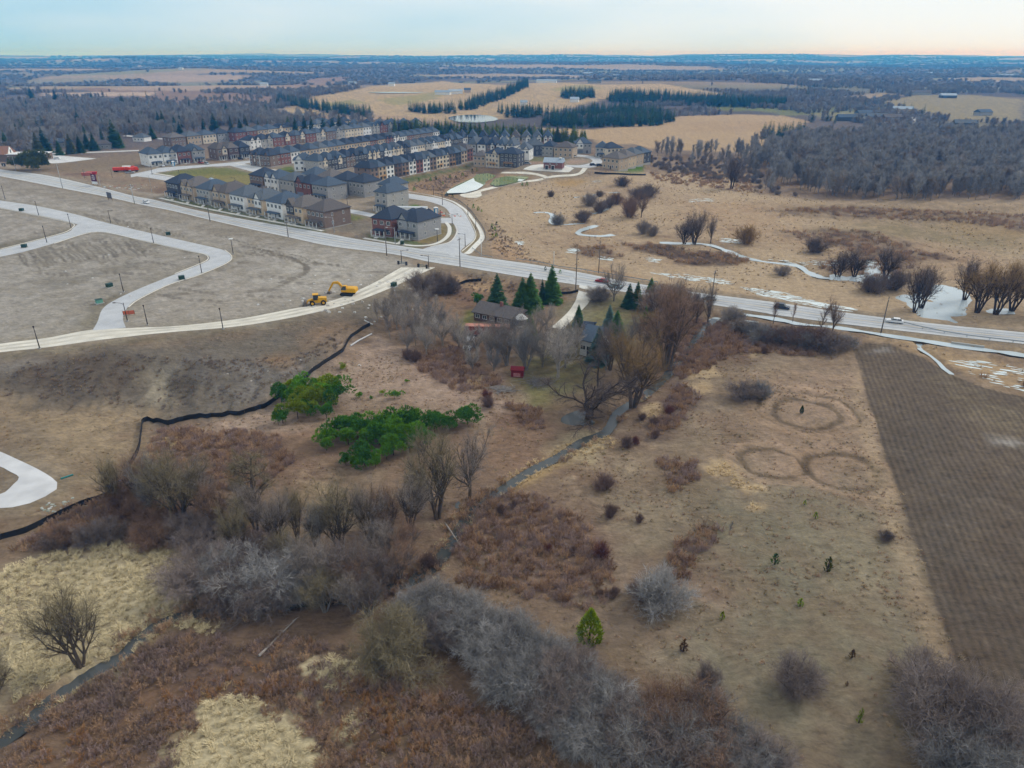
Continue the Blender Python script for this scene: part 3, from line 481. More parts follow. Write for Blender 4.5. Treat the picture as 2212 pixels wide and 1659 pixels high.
for P, c in (([(1610,235),(1780,228),(1900,232),(1880,244),(1700,250)], (128,132,84)), ([(1900,222),(1980,205),(2100,205),(2212,215),(2212,260),(2080,265),(1990,245)], (164,150,108)), ([(2000,262),(2100,262),(2212,275),(2212,285),(2050,280)], (150,140,104)), ([(1800,212),(1900,200),(1960,205),(1880,216)], (180,158,128)), ([(1500,222),(1600,224),(1690,240),(1560,240)], (124,130,74)), ([(1740,245),(1860,240),(1940,262),(1800,262)], (150,142,100)),
             ([(0,160),(60,155),(120,160),(60,168)], (150,140,118)), ([(2100,160),(2212,150),(2212,156)], (150,136,120)), ([(1630,140),(1720,138),(1700,143)], (170,150,130)), ([(1950,150),(2080,146),(2060,152)], (168,150,132)), ([(900,148),(960,145),(1000,150)], (170,150,130))): paint(C(*c), P, 8, 12, .85, mott=.2)
for P, c in (([(90,201),(200,199),(335,199),(335,206),(200,208),(90,207)], (196,174,154)), ([(230,190),(400,185),(560,185),(640,189),(420,196),(250,195)], (178,156,136)), ([(300,167),(420,161),(520,161),(520,172),(320,178)], (182,160,138)), ([(330,178),(560,174),(600,180),(400,186)], (140,138,116)), ([(60,172),(230,168),(230,176),(60,182)], (150,142,118))): paint(C(*c), P, 6, 8, .9)
# verge wear along roads
rmv = bil(blur(road_mask, 3), VX, VY); m = np.clip(rmv*1.5, 0, .55)*(RV < 700); lerp(m, C(150,140,120))
lmn = col.mean(1)[:, None]; col = lmn+(col-lmn)*.98; nearv = (1-sst(170, 320, RV))[:, None]; mo = (.45*nA+.6*nB+.5*nC)[:, None]; col = col*(1+nearv*.42*np.clip(mo, -.7, .7)); col = col*(1+nearv*np.array([.05, -.01, -.06])*np.clip(-mo*2, 0, 1)); spk = rng.normal(1, .05, len(VX)); col *= spk[:, None]; col = np.clip(col, .01, .9)
nr, na = RR.shape; idx = (np.arange(nr-1)[:, None]*na+np.arange(na-1)[None, :]).ravel()
me = bpy.data.meshes.new('ground'); me.vertices.add(len(VX)); me.vertices.foreach_set('co', np.stack([VX, VY, VZ], -1).ravel())
nf = len(idx); me.loops.add(nf*4); me.polygons.add(nf); me.loops.foreach_set('vertex_index', np.stack([idx, idx+1, idx+na+1, idx+na], -1)[:, ::-1].ravel())
me.polygons.foreach_set('loop_start', np.arange(nf)*4); me.polygons.foreach_set('use_smooth', np.ones(nf, bool)); me.update(calc_edges=True)
at = me.attributes.new('cover', 'FLOAT_COLOR', 'POINT'); at.data.foreach_set('color', np.concatenate([col, np.ones((len(VX), 1))], -1).ravel())
at = me.attributes.new('plough', 'FLOAT', 'POINT'); at.data.foreach_set('value', plough)
gm = bpy.data.materials.new('land_cover'); gm.use_nodes = True; t = gm.node_tree; b = t.nodes['Principled BSDF']; b.inputs['Roughness'].default_value = .95; b.inputs['Specular IOR Level'].default_value = .08
nn = t.nodes.new; ll = t.links.new; geo = nn('ShaderNodeNewGeometry'); att = nn('ShaderNodeAttribute'); att.attribute_name = 'cover'
nd = nn('ShaderNodeTexNoise'); nd.inputs['Scale'].default_value = .09; nd.inputs['Detail'].default_value = 3; ll(geo.outputs['Position'], nd.inputs[0])
dv = nn('ShaderNodeVectorMath'); dv.operation = 'MULTIPLY_ADD'; dv.inputs[1].default_value = (9, 9, 9); ll(nd.outputs['Color'], dv.inputs[0]); ll(geo.outputs['Position'], dv.inputs[2])
mp_ = nn('ShaderNodeMapping'); mp_.inputs['Scale'].default_value = (.35, 1.3, .6); mp_.inputs['Rotation'].default_value = (0, 0, .5); ll(dv.outputs[0], mp_.inputs[0])
n1 = nn('ShaderNodeTexNoise'); n1.inputs['Scale'].default_value = 1.0; n1.inputs['Detail'].default_value = 7; n1.inputs['Roughness'].default_value = .72; ll(mp_.outputs[0], n1.inputs[0])
n2 = nn('ShaderNodeTexNoise'); n2.inputs['Scale'].default_value = .5; n2.inputs['Detail'].default_value = 8; n2.inputs['Roughness'].default_value = .75; ll(geo.outputs['Position'], n2.inputs[0])
ad = nn('ShaderNodeMath'); ad.operation = 'ADD'; ll(n1.outputs[0], ad.inputs[0]); ll(n2.outputs[0], ad.inputs[1])
rg = nn('ShaderNodeMapRange'); rg.inputs[1].default_value = .62; rg.inputs[2].default_value = 1.38; rg.inputs[3].default_value = .52; rg.inputs[4].default_value = 1.45; ll(ad.outputs[0], rg.inputs[0])
sc_ = nn('ShaderNodeVectorMath'); sc_.operation = 'SCALE'; ll(att.outputs['Color'], sc_.inputs[0])
pa = nn('ShaderNodeAttribute'); pa.attribute_name = 'plough'; dp = nn('ShaderNodeVectorMath'); dp.operation = 'DOT_PRODUCT'; ll(geo.outputs['Position'], dp.inputs[0]); dp.inputs[1].default_value = (ed[1]*2*math.pi/1.25, -ed[0]*2*math.pi/1.25, 0)
n3 = nn('ShaderNodeTexNoise'); n3.inputs['Scale'].default_value = .05; ll(geo.outputs['Position'], n3.inputs[0]); ma = nn('ShaderNodeMath'); ma.operation = 'MULTIPLY_ADD'; ma.inputs[1].default_value = 5.0; ll(n3.outputs[0], ma.inputs[0]); ll(dp.outputs['Value'], ma.inputs[2])
sn = nn('ShaderNodeMath'); sn.operation = 'SINE'; ll(ma.outputs[0], sn.inputs[0]); mu2 = nn('ShaderNodeMath'); mu2.operation = 'MULTIPLY'; ll(sn.outputs[0], mu2.inputs[0]); ll(pa.outputs['Fac'], mu2.inputs[1]); mu3 = nn('ShaderNodeMath'); mu3.operation = 'MULTIPLY_ADD'; mu3.inputs[1].default_value = .22; ll(mu2.outputs[0], mu3.inputs[0]); ll(rg.outputs[0], mu3.inputs[2]); ll(mu3.outputs[0], sc_.inputs['Scale'])
ll(sc_.outputs[0], b.inputs['Base Color']); bp = nn('ShaderNodeBump'); bp.inputs['Strength'].default_value = .8; bp.inputs['Distance'].default_value = .35; ll(ad.outputs[0], bp.inputs['Height']); ll(bp.outputs[0], b.inputs['Normal'])
me.materials.append(gm); tag(link('ground', me), kind='structure')

# ---------------------------------------------------------------- water: flat sheets that meet the banks where the land dips below them
wm = bpy.data.materials.new('still_water'); wm.use_nodes = True; b = wm.node_tree.nodes['Principled BSDF']; b.inputs['Base Color'].default_value = (.065, .07, .066, 1); b.inputs['Roughness'].default_value = .07; b.inputs['IOR'].default_value = 1.33
wn = wm.node_tree.nodes.new('ShaderNodeTexNoise'); wn.inputs['Scale'].default_value = 1.3; wbp = wm.node_tree.nodes.new('ShaderNodeBump'); wbp.inputs['Strength'].default_value = .04; wm.node_tree.links.new(wn.outputs[0], wbp.inputs['Height']); wm.node_tree.links.new(wbp.outputs[0], b.inputs['Normal'])
wg = wm.copy(); wg.name = 'green_pond_water'; wg.node_tree.nodes['Principled BSDF'].inputs['Base Color'].default_value = (*lin(150,165,110,.7), 1)
wi = mat('pale_ice_and_glint', lin(226,236,234,.85), .35, .08, .05, spec=.5)  # pale for ice; on the marsh scraps also painted sky reflection
wpale = wm.copy(); wpale.name = 'icy_water_painted_sky'; wpale.node_tree.nodes['Principled BSDF'].inputs['Base Color'].default_value = (*lin(190,202,206,.85), 1); wpale.node_tree.nodes['Principled BSDF'].inputs['Roughness'].default_value = .18  # pale base colour paints the reflected sky as well as thin ice
def sheet(name, P, z, m, kind='structure'):
    P = [tuple(q) for q in P]; bm = bmesh.new(); f = bm.faces.new([bm.verts.new((x, y, z)) for x, y in P]); bmesh.ops.triangulate(bm, faces=[f]); bm.normal_update()
    me = bpy.data.meshes.new(name); bm.to_mesh(me); bm.free(); me.materials.append(m)
    if me.polygons[0].normal.z < 0: me.flip_normals()
    return tag(link(name, me), kind=kind)
WZ = -.40
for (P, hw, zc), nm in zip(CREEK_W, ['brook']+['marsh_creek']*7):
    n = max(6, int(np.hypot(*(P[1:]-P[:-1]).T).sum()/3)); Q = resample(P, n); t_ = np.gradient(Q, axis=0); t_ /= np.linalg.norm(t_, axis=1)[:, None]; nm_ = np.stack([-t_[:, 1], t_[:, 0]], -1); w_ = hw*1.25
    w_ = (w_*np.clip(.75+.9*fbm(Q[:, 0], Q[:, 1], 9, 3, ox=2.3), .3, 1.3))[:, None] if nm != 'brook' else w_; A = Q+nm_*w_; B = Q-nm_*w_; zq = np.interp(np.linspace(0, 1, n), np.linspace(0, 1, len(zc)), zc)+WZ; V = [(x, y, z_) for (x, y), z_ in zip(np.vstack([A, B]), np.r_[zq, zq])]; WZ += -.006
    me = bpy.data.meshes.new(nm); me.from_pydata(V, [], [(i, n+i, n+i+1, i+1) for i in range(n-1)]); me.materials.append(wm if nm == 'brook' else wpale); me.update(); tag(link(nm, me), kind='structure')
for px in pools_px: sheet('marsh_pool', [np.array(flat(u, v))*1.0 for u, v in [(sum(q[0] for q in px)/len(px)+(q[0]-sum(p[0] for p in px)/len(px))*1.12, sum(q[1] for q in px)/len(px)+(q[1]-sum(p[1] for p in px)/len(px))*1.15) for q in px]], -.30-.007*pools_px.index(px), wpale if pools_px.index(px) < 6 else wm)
for pp in (pondA_px, pondB_px): sheet('storm_pond', [flat(u, v, POND_Z) for u, v in pp], POND_Z, wg)
sheet('pond_ice', [flat(u, v, POND_Z+.02) for u, v in [(962,417),(972,409),(1000,396),(1023,384.5),(1026,391),(1044,399),(1042,402),(1030,410),(1004,416.5)]], POND_Z+.03, wi)
sheet('pond_ice', [flat(u, v, POND_Z+.02) for u, v in [(1118,391),(1120,386),(1133,388),(1126,392)]], POND_Z+.03, wi)
PZ = max(float(HB(*flat(1022+53*math.cos(a_), 256+8.5*math.sin(a_)))) for a_ in np.arange(24)*.2618)+.15
lake = ell(1022, 256, 53, 8.5, 20); sheet('farm_pond', [flat(u+3*math.sin(v*2), v, PZ) for u, v in lake], PZ, wm)
P2 = gp(868, 200); PZ2 = float(HB(*P2))+.35; sheet('hill_pond', [(P2[0]+62*math.cos(a)*(1+.2*math.sin(3*a)), P2[1]+24*math.sin(a)) for a in np.arange(16)*math.pi/8], PZ2, wm)
# ================================================================ BUILDINGS
def wallm(key):
    c = dict(white=(222,222,220), cream=(208,196,176), tan=(178,160,138), brown=(124,108,98), dark_brown=(96,80,76), red=(126,86,78), grey=(150,150,150), charcoal=(78,80,86), stone=(162,160,156), buff=(196,176,150))[key]
    return mat('wall_'+key, lin(*c, .95), .9, .10, .9, .15)
def roofm(key):
    c = dict(charcoal=(62,72,88), slate=(84,98,114), grey=(100,108,116), brown=(106,100,98), taupe=(118,112,108), metal=(176,190,204))[key]
    return mat('roof_'+key, lin(*c, .72), .9, .14, 1.6, .3)
trim = mat('trim_white', lin(220,221,218,.95), .6, .05); glass = mat('window_glass', (.05, .065, .075), .12, .2, .6, spec=.6); darkm = mat('dark_recess', (.03, .03, .033), .6)
wood = mat('new_timber', lin(196,150,92,.8), .8, .15, 2); woodd = mat('door_dark', lin(60,52,50,.8), .5, .1); gdoor = mat('garage_door_grey', lin(120,132,146,.8), .5, .06); found = mat('foundation_concrete', lin(178,176,170,.8), .9, .06)
def window_mesh(w, h, k):
    nm = 'window_%.1f_%.1f_%s' % (w, h, k)
    if nm in bpy.data.meshes: return bpy.data.meshes[nm]
    q = MB(); f = .1
    for a, b_, c_, d_ in ((-w/2-f, -w/2, 0, h), (w/2, w/2+f, 0, h), (-w/2-f, w/2+f, -f, 0), (-w/2-f, w/2+f, h, h+f), (-.03, .03, 0, h)): q.box(a, b_, -.07, .05, c_, d_)
    return q.mesh(nm, [trim if k == 'w' else darkm])
def pane_mesh(w, h):
    nm = 'pane_%.1f_%.1f' % (w, h)
    return bpy.data.meshes[nm] if nm in bpy.data.meshes else MB().box(-w/2, w/2, -.03, .04, 0, h).mesh(nm, [glass])
def window(rt, x, y, z, w, h, rz, k='w'):
    f = link('window', window_mesh(w, h, k), rt, (x, y, z), rz); link('pane', pane_mesh(w, h), f); return f
def hip(w, d, z, rise, ov=.5, y0=0.0, gable=False):
    "hipped roof with fascia over x -w/2..w/2, y y0..y0+d"
    x0, x1, ya, yb = -w/2-ov, w/2+ov, y0-ov, y0+d+ov; t = .22; zz = z+t
    if gable: rid = [(x0, (ya+yb)/2, zz+rise), (x1, (ya+yb)/2, zz+rise)]
    elif d >= w: k = (w/2+ov); rid = [(0, ya+k, zz+rise), (0, yb-k, zz+rise)]
    else: k = (d/2+ov); rid = [(x0+k, (ya+yb)/2, zz+rise), (x1-k, (ya+yb)/2, zz+rise)]
    v = [(x0,ya,z),(x1,ya,z),(x1,yb,z),(x0,yb,z),(x0,ya,zz),(x1,ya,zz),(x1,yb,zz),(x0,yb,zz)]+rid
    f = [(0,3,2,1),(0,1,5,4),(1,2,6,5),(2,3,7,6),(3,0,4,7)]
    if d >= w and not gable: f += [(4,5,8),(5,6,9,8),(6,7,9),(7,4,8,9)]
    else: f += [(4,5,9,8),(5,6,9),(6,7,8,9),(7,4,8)]
    return v, f
def house(p0, p1, depth_, eave, rise, wall, roof, label, group=None, gables=0, porch=False, garage=False, deck=False, storeys=2, side=None, front=True, wk='w', name='house', trimwall=None, flatten=None, inset=.0):
    "p0,p1: the two ends of the visible facade on the ground, left to right"
    p0 = np.array(p0, float); p1 = np.array(p1, float); w = float(np.hypot(*(p1-p0)))-inset; c = (p0+p1)/2; a = math.atan2(p1[1]-p0[1], p1[0]-p0[0])
    n = np.array([math.sin(a), -math.cos(a)]); back = c-n*depth_; z = min(float(HB(*c)), float(HB(*back)))
    rise *= 1.3; rt = root(name, label, 'house', (c[0], c[1], z), a, group); d = depth_; base = .0
    wm_ = wallm(wall); MB().box(-w/2, w/2, 0, d, .35, eave).obj('wall', wm_, rt); MB().box(-w/2-.04, w/2+.04, -.04, d+.04, -1.2, .35).obj('foundation', found, rt)
    q = MB(); q.add(*hip(w, d, eave, rise)); ro = q.obj('roof', roofm(roof), rt)
    gx = {0: [], 1: [w*.2], 2: [-w*.25, w*.25], 3: [-w*.22]}[gables]; gw = w*.42 if gables != 2 else w*.36; fm = wallm(trimwall) if trimwall else trim
    for x in gx:
        gh = gw*.62; g = MB(); g.prism([(x-gw/2, eave-.02), (x+gw/2, eave-.02), (x, eave+gh)], -.35, -.15); g.box(x-gw/2, x+gw/2, -.35, .01, .5 if gables == 2 else eave*.5, eave-.02); g.obj('gable_bay', fm, rt)
        g = MB(); e = .35; pr = [(x-gw/2-e, eave-.2), (x, eave+gh+.05), (x+gw/2+e, eave-.2), (x+gw/2+e, eave+.05), (x, eave+gh+.32), (x-gw/2-e, eave+.05)]; g.prism(pr, -.75, gw*.55); g.obj('gable_roof', roofm(roof), rt)
    sh = (eave-.4)/storeys; hw = min(1.5, sh*.5)
    nwin = max(2, int(round(w/3.4)))
    for s in range(storeys):
        for i in range(nwin):
            x = -w/2+w*(i+.5)/nwin
            if s == 0 and (porch or garage) and front: continue
            window(rt, x, -.36 if any(abs(x-g_) < gw/2 for g_ in gx) else 0, .4+s*sh+sh*.32, 1.5 if nwin < 3 or s else 1.1, hw, 0, wk)
    if front:
        if garage:
            MB().box(-w*.44, -w*.02, -.06, .02, .36, 2.6).obj('garage_door', gdoor, rt); MB().box(w*.2, w*.2+1.0, -.06, .02, .4, 2.5).obj('door', woodd, rt)
        elif porch:
            MB().box(-.5, .5, -.06, .02, .6, 2.7).obj('door', woodd, rt); window(rt, -w*.3, 0, 1.2, 1.7, 1.4, 0, wk); window(rt, w*.3, 0, 1.2, 1.7, 1.4, 0, wk)
        else: MB().box(-.5, .5, -.06, .02, .4, 2.5).obj('door', woodd, rt)
        if porch:
            pw = w*.7; px_ = -w*.12
            po = MB().box(px_-pw/2, px_+pw/2, -2.2, -.05, -.3, .5).obj('porch', found, rt)
            for i in range(4): MB().box(px_-pw/2+.15+i*(pw-.5)/3, px_-pw/2+.4+i*(pw-.5)/3, -2.1, -1.85, .5, 2.9).obj('porch_post', trim, rt)
            q = MB(); q.add(*hip(pw, 2.3, 2.9, .55, .2, -2.25)); q.obj('porch_roof', roofm(roof), rt)
            st_ = MB(); [st_.box(px_-.7, px_+.7, -2.25-.3*(k+1), -2.25-.3*k, -.3, .35-.17*k) for k in range(3)]; st_.obj('steps', conc, rt)
    if deck:
        dk = MB().box(-w*.25, w*.3, -1.6, -.05, 3.0, 3.2).obj('deck', wood, rt)
        for x in (-w*.22, w*.26): MB().box(x-.08, x+.08, -1.55, -1.4, -.3, 3.0).obj('deck_post', wood, rt)
        rl = MB(); rl.box(-w*.25, w*.3, -1.6, -1.52, 4.0, 4.1); [rl.box(-w*.25+k*.35, -w*.25+k*.35+.07, -1.58, -1.53, 3.2, 4.0) for k in range(int(w*.55/.35)+1)]; rl.obj('railing', wood, rt)
    for s_ in ((-1, 1) if side is None else side):
        for s in range(storeys):
            for fy in (.3, .72): window(rt, s_*w/2, d*fy, .4+s*sh+sh*.36, .8, hw*.9, s_*math.pi/2, wk)
    for i in range(2): window(rt, -w*.22+i*w*.44, d, .4+sh*.35+(storeys-1)*sh, 1.3, hw, math.pi, wk)
    return rt
def wname(w): return w.replace('_', ' ')
def row(P0, P1, spec, depth_, eave, rise, where, gap=1.4, storeys=2, px=True, kw=None, **k):
    a, b = (gp(*P0), gp(*P1)) if px else (np.array(P0), np.array(P1)); n = len(spec); used = {}
    for i, sp in enumerate(spec):
        if sp is None: continue
        wl, rf, opt = sp[0], sp[1], dict(sp[2]) if len(sp) > 2 else {}
        q0 = a+(b-a)*(i/n); q1 = a+(b-a)*((i+1)/n); g = gap/2/np.hypot(*(q1-q0)); q0, q1 = q0+(q1-q0)*g, q1-(q1-q0)*g
        o = {**k, **opt}; ex = o.pop('ex', ''); lab = ('%s house with %s roof %s' % (wname(wl), rf, where)) if not ex else ('%s%s house with %s roof%s %s' % ((ex[1:]+' ') if ex[0] == '^' else '', wname(wl), rf, '' if ex[0] == '^' else ' and '+ex, where))
        o.setdefault('storeys', storeys); dd = o.pop('depth_', depth_); ev = o.pop('eave', eave); house(q0, q1, dd, ev, o.pop('rise', rise), wl, rf, lab, where, **o)
# front row along the main road
row((360,423),(708,496.5), [('charcoal','charcoal',dict(gables=0,porch=True)),('tan','taupe',dict(gables=2,trimwall='tan',porch=True,ex='twin gables')),('stone','slate',dict(porch=True)),('tan','brown',dict(gables=3,trimwall='tan',porch=True,ex='one gable')),
    ('white','grey',dict(porch=True,trimwall='white')),('buff','grey',dict(gables=1,trimwall='white',porch=True,ex='a white gable')),('white','slate',dict(porch=True,ex='tall windows')),('buff','taupe',dict(gables=3,trimwall='charcoal',porch=True,ex='a dark gable')),('brown','brown',dict(porch=True,ex='a pillared porch'))],
    15, 7.6, 3.0, 'in the row by the main road', gap=3.2)
house(gp(718,483), gp(757,478), 7, 6.0, 1.8, 'brown', 'brown', 'brown detached coach house behind the pillared corner house', side=(1,), storeys=2)
for u, v, nm in ((448,408,'metal'), (500,414,'taupe'), (560,428,'brown'), (610,440,'grey'), (660,449,'charcoal')):
    p = gp(u, v); dv_ = (gp(708,496.5)-gp(360,423)); dv_ /= np.linalg.norm(dv_); house(p-dv_*4, p+dv_*4, 7, 2.9, 2.2, 'tan', nm, '%s roofed detached garage on the lane behind the front row' % nm, front=False, storeys=1, name='garage')
# second row and the row backing onto it
row((541,407),(712,436), [('brown','charcoal',dict(porch=True)),('white','slate',dict(gables=2,trimwall='white',ex='two white dormers')),('stone','grey',dict(garage=True)),('red','charcoal',dict(gables=3,trimwall='red',garage=True,ex='a brick gable')),('grey','slate',dict(porch=True))], 13, 7.8, 3.0, 'in the second row behind the lane')
a, b = gp(541,407), gp(712,436); n_ = np.array([-(b-a)[1], (b-a)[0]]); n_ /= np.linalg.norm(n_); n_ = n_ if n_[1] > 0 else -n_
row(a+(b-a)*.32+n_*19, b+(b-a)*.1+n_*19, [('stone','slate'),('tan','taupe'),('grey','charcoal'),('grey','charcoal',dict(ex='plain stucco sides'))], 13, 7.8, 3.0, 'backing onto the crescent street', px=False, front=False)
# corner houses by the junction
house(gp(806,509), gp(848,514), 15, 7.6, 3.0, 'red', 'charcoal', 'red brick corner house with charcoal hip roof and white porch beside the junction', porch=True)
house(gp(861,512.5), gp(904,520), 15, 7.6, 3.0, 'grey', 'charcoal', 'grey stone corner house with pillared porch at the street junction', porch=True, gables=3, trimwall='grey')
house(gp(926,497), gp(947,495), 8, 5.6, 2.0, 'grey', 'charcoal', 'grey coach house behind the grey stone corner house', storeys=2)
house(gp(868,488), gp(895,492), 8, 5.0, 2.0, 'stone', 'charcoal', 'stone coach house between the two corner houses', storeys=2)
house(gp(812,455), gp(838,459), 15, 9.2, 2.6, 'stone', 'slate', 'tall pale stone house alone on its lot beside the white site trailer', porch=True, storeys=3)
house(gp(820,437), gp(846,441), 13, 9.2, 2.6, 'stone', 'slate', 'tall pale stone house behind another like it near the crescent', storeys=3, front=False)
# terraces stepping back from the storm pond
A_ = [('brown','charcoal',dict(deck=True)),('tan','slate',dict(deck=True)),('white','charcoal'),('dark_brown','charcoal'),('brown','slate',dict(deck=True)),('white','charcoal',dict(gables=1,trimwall='white')),('red','charcoal'),('white','slate',dict(gables=1,trimwall='white')),('brown','grey'),('cream','charcoal',dict(deck=True)),('cream','slate',dict(gables=1,trimwall='cream')),('brown','charcoal',dict(deck=True)),('charcoal','slate'),('tan','grey'),('red','brown')]
row((802,395.5),(1022,347), A_, 13, 8.6, 2.8, 'in the terrace backing onto the storm pond', gap=.25, storeys=3, front=False, wk='d')
a, b = gp(802,395.5), gp(1022,347); n_ = np.array([-(b-a)[1], (b-a)[0]]); n_ /= np.linalg.norm(n_); n_ = -n_ if n_[0] > 0 else n_; t_ = (b-a)/np.linalg.norm(b-a)
def spec(seed, n, walls, roofs, gab=.5, **k):
    r_ = random.Random(seed); o = []
    for i in range(n):
        wl = r_.choice(walls); g = r_.choice([1, 2, 3]) if r_.random() < gab else 0; o.append((wl, r_.choice(roofs), dict(gables=g, trimwall=r_.choice(['white', wl, wl, 'cream']), **({'ex': '^gabled' if g != 2 else '^twin gabled'} if g else {}), **k)))
    return o
rf_ = ['charcoal','charcoal','slate','slate','grey']
B0 = gp(690,375); row(B0, B0+t_*176, spec(3, 20, ['white','stone','cream','brown','charcoal'], rf_, .75, porch=False), 12, 7.6, 3.2, 'in the gabled terrace behind the pond terrace', gap=.25, px=False, front=False)
house(gp(637,371.5), gp(682,370), 12, 7.4, 3.0, 'white', 'slate', 'white house with slate roof and twin bays at the head of the gabled terrace', gables=2, trimwall='white')
C0 = gp(586,361); row(C0, C0+t_*198, [('red','charcoal'),('red','slate')]+spec(5, 19, ['tan','tan','red','cream','white','brown','buff'], rf_, .1), 12, 7.8, 3.0, 'in the plain terrace behind the gabled one', gap=.3, px=False, front=False)
row((541,358),(586,361.5), [('white','charcoal',dict(gables=2,trimwall='brown',ex='brown gables')),('brown','charcoal',dict(gables=1,trimwall='brown',ex='a brown gable'))], 12, 7.6, 3.2, 'at the corner beside the park', gap=.2)
D0 = gp(541,325); row(D0, D0+t_*186, spec(8, 15, ['brown','white','tan','red','cream','stone'], rf_, .6), 12, 7.4, 3.0, 'in the fourth terrace up from the pond', gap=.6, px=False, front=False)
E0 = gp(510,307); row(E0, E0+t_*150, [('red','charcoal')]+spec(12, 11, ['white','tan','cream','red','buff','white'], rf_, .1), 12, 7.8, 3.2, 'in the last terrace below the evergreens', gap=.8, px=False, front=False)
E1 = gp(700,288); row(E1, E1+np.array([95, 28]), spec(15, 8, ['tan','grey','white','brown'], rf_, .5), 13, 7.4, 3.6, 'at the estate head by the evergreen belt', gap=1.5, px=False, front=False)
# street west of the park
row((324,361),(446,349), [('white','slate',dict(porch=True,garage=False)),('white','slate',dict(porch=True,gables=1,trimwall='stone',ex='a stone gable')),('red','charcoal',dict(porch=True)),('grey','slate',dict(porch=True,gables=3,trimwall='grey',ex='a grey gable'))], 16, 8.2, 3.0, 'facing the west side of the park', gap=.4)
row((471,347),(543,340), [('brown','brown',dict(gables=1,trimwall='cream',porch=True,ex='a cream bay')),('dark_brown','taupe',dict(porch=True)),('charcoal','charcoal',dict(porch=True))], 15, 7.8, 3.0, 'facing the park corner', gap=.6)
row((371,318.5),(502,305), [('brown','taupe'),('tan','grey'),('cream','slate'),('grey','charcoal')], 13, 7.4, 3.0, 'in the row behind the park street', gap=1.5, front=False)
# detached houses on the east side
row((962,317),(1195,318), [('grey','charcoal',dict(gables=1)),('white','charcoal',dict(gables=3)),('charcoal','slate'),('stone','charcoal'),('grey','charcoal',dict(gables=1)),('white','slate',dict(gables=2)),('stone','brown',dict(gables=3)),('grey','grey',dict(gables=1)),('stone','grey',dict(gables=1)),('red','slate',dict(gables=2))], 13, 7.8, 4.2, 'in the row against the evergreen belt', gap=1.5, front=False)
row((1010,333),(1112,338), [('stone','grey'),('white','charcoal'),('brown','charcoal',dict(gables=1)),('white','slate',dict(gables=2,trimwall='white')),('white','grey',dict(gables=2,trimwall='white',ex='twin gables'))], 14, 7.6, 4.0, 'in the middle of the eastern cluster', gap=1.2, front=False)
house(gp(1115,346.5), gp(1143,347.5), 13, 7.8, 3.6, 'white', 'grey', 'white fronted house with grey roof and garage above the boat-shaped pond bank', garage=True, gables=2, trimwall='white')
house(gp(1145,338), gp(1175,337), 14, 7.8, 4.0, 'charcoal', 'grey', 'charcoal house with tall grey roof in the eastern cluster', front=False)
house(gp(1023,359.5), gp(1048,360.5), 11, 7.4, 2.6, 'tan', 'taupe', 'tan house with taupe roof beside the three storey cream house', front=False)
house(gp(1049,361.5), gp(1078,363), 12, 9.4, 3.0, 'cream', 'charcoal', 'cream three storey house with timber deck above the storm pond', deck=True, storeys=3, gables=1, trimwall='cream', front=False)
house(gp(1080,363), gp(1117,362), 12, 9.2, 3.0, 'charcoal', 'charcoal', 'charcoal three storey house with timber deck above the storm pond', deck=True, storeys=3, front=False)
house(gp(1169,337), gp(1194,338.5), 12, 7.2, 3.0, 'stone', 'charcoal', 'pale stone house with charcoal roof behind the red brick pump house', front=False)
house(gp(1196,340), gp(1236,342), 13, 7.4, 3.0, 'tan', 'brown', 'plain tan house with brown roof beside the ring street', front=False)
house(gp(1242,332), gp(1277,332), 12, 7.6, 3.2, 'grey', 'slate', 'grey house standing alone at the top of the ring street', garage=True, gables=3)
house(gp(1286,340.5), gp(1312,341), 12, 7.4, 3.0, 'stone', 'slate', 'stone house with slate roof behind the ring street', porch=True)
house(gp(1311,343), gp(1344,341), 12, 7.2, 3.0, 'cream', 'charcoal', 'cream house with charcoal roof east of the ring street', front=False)
for k, (wl, rf, lb) in enumerate([('tan','taupe','tan house with taupe hip roof at the corner of the bright lawn'), ('buff','taupe','buff house second back along the bright lawn'), ('tan','grey','tan house third back along the bright lawn'), ('charcoal','slate','charcoal house last back along the bright lawn')]):
    a = gp(1301,363)+np.array([7.5, 13.5])*k; b = gp(1336,370.5)+np.array([7.5, 13.5])*k; house(a, b, 11.5, 7.6, 3.0, wl, rf, lb, front=(k == 0))
# red brick pump house
p0, p1 = gp(1174,366), gp(1214,367.5); w = float(np.hypot(*(p1-p0))); c = (p0+p1)/2; a = math.atan2(*(p1-p0)[::-1]); rt = root('pump_house', 'red brick pump house with pale metal roof beside the concrete pad', 'building', (*c, float(HB(*c))), a)
MB().box(-w/2, w/2, 0, 9, .8, 4.6).obj('wall', wallm('red'), rt); MB().box(-w/2-.05, w/2+.05, -.05, 9.05, -.5, .8).obj('foundation', found, rt); q = MB(); q.add(*hip(w, 9, 4.6, 2.6, .5, 0, True)); q.obj('roof', roofm('metal'), rt)
for x in (-w*.33, 0): f = MB().box(x-1.2, x+1.2, -.1, .0, .1, 3.0).obj('door_frame', trim, rt); MB().box(-1.0+x, 1.0+x, -.14, -.1, .1, 2.7).obj('door', darkm, rt)
for x in (-w*.15, w*.2): window(rt, x, 0, 3.2, .9, .8, 0)
MB().box(w*.3, w*.42, 2, 4, 7.1, 7.7).obj('roof_vent', trim, rt)
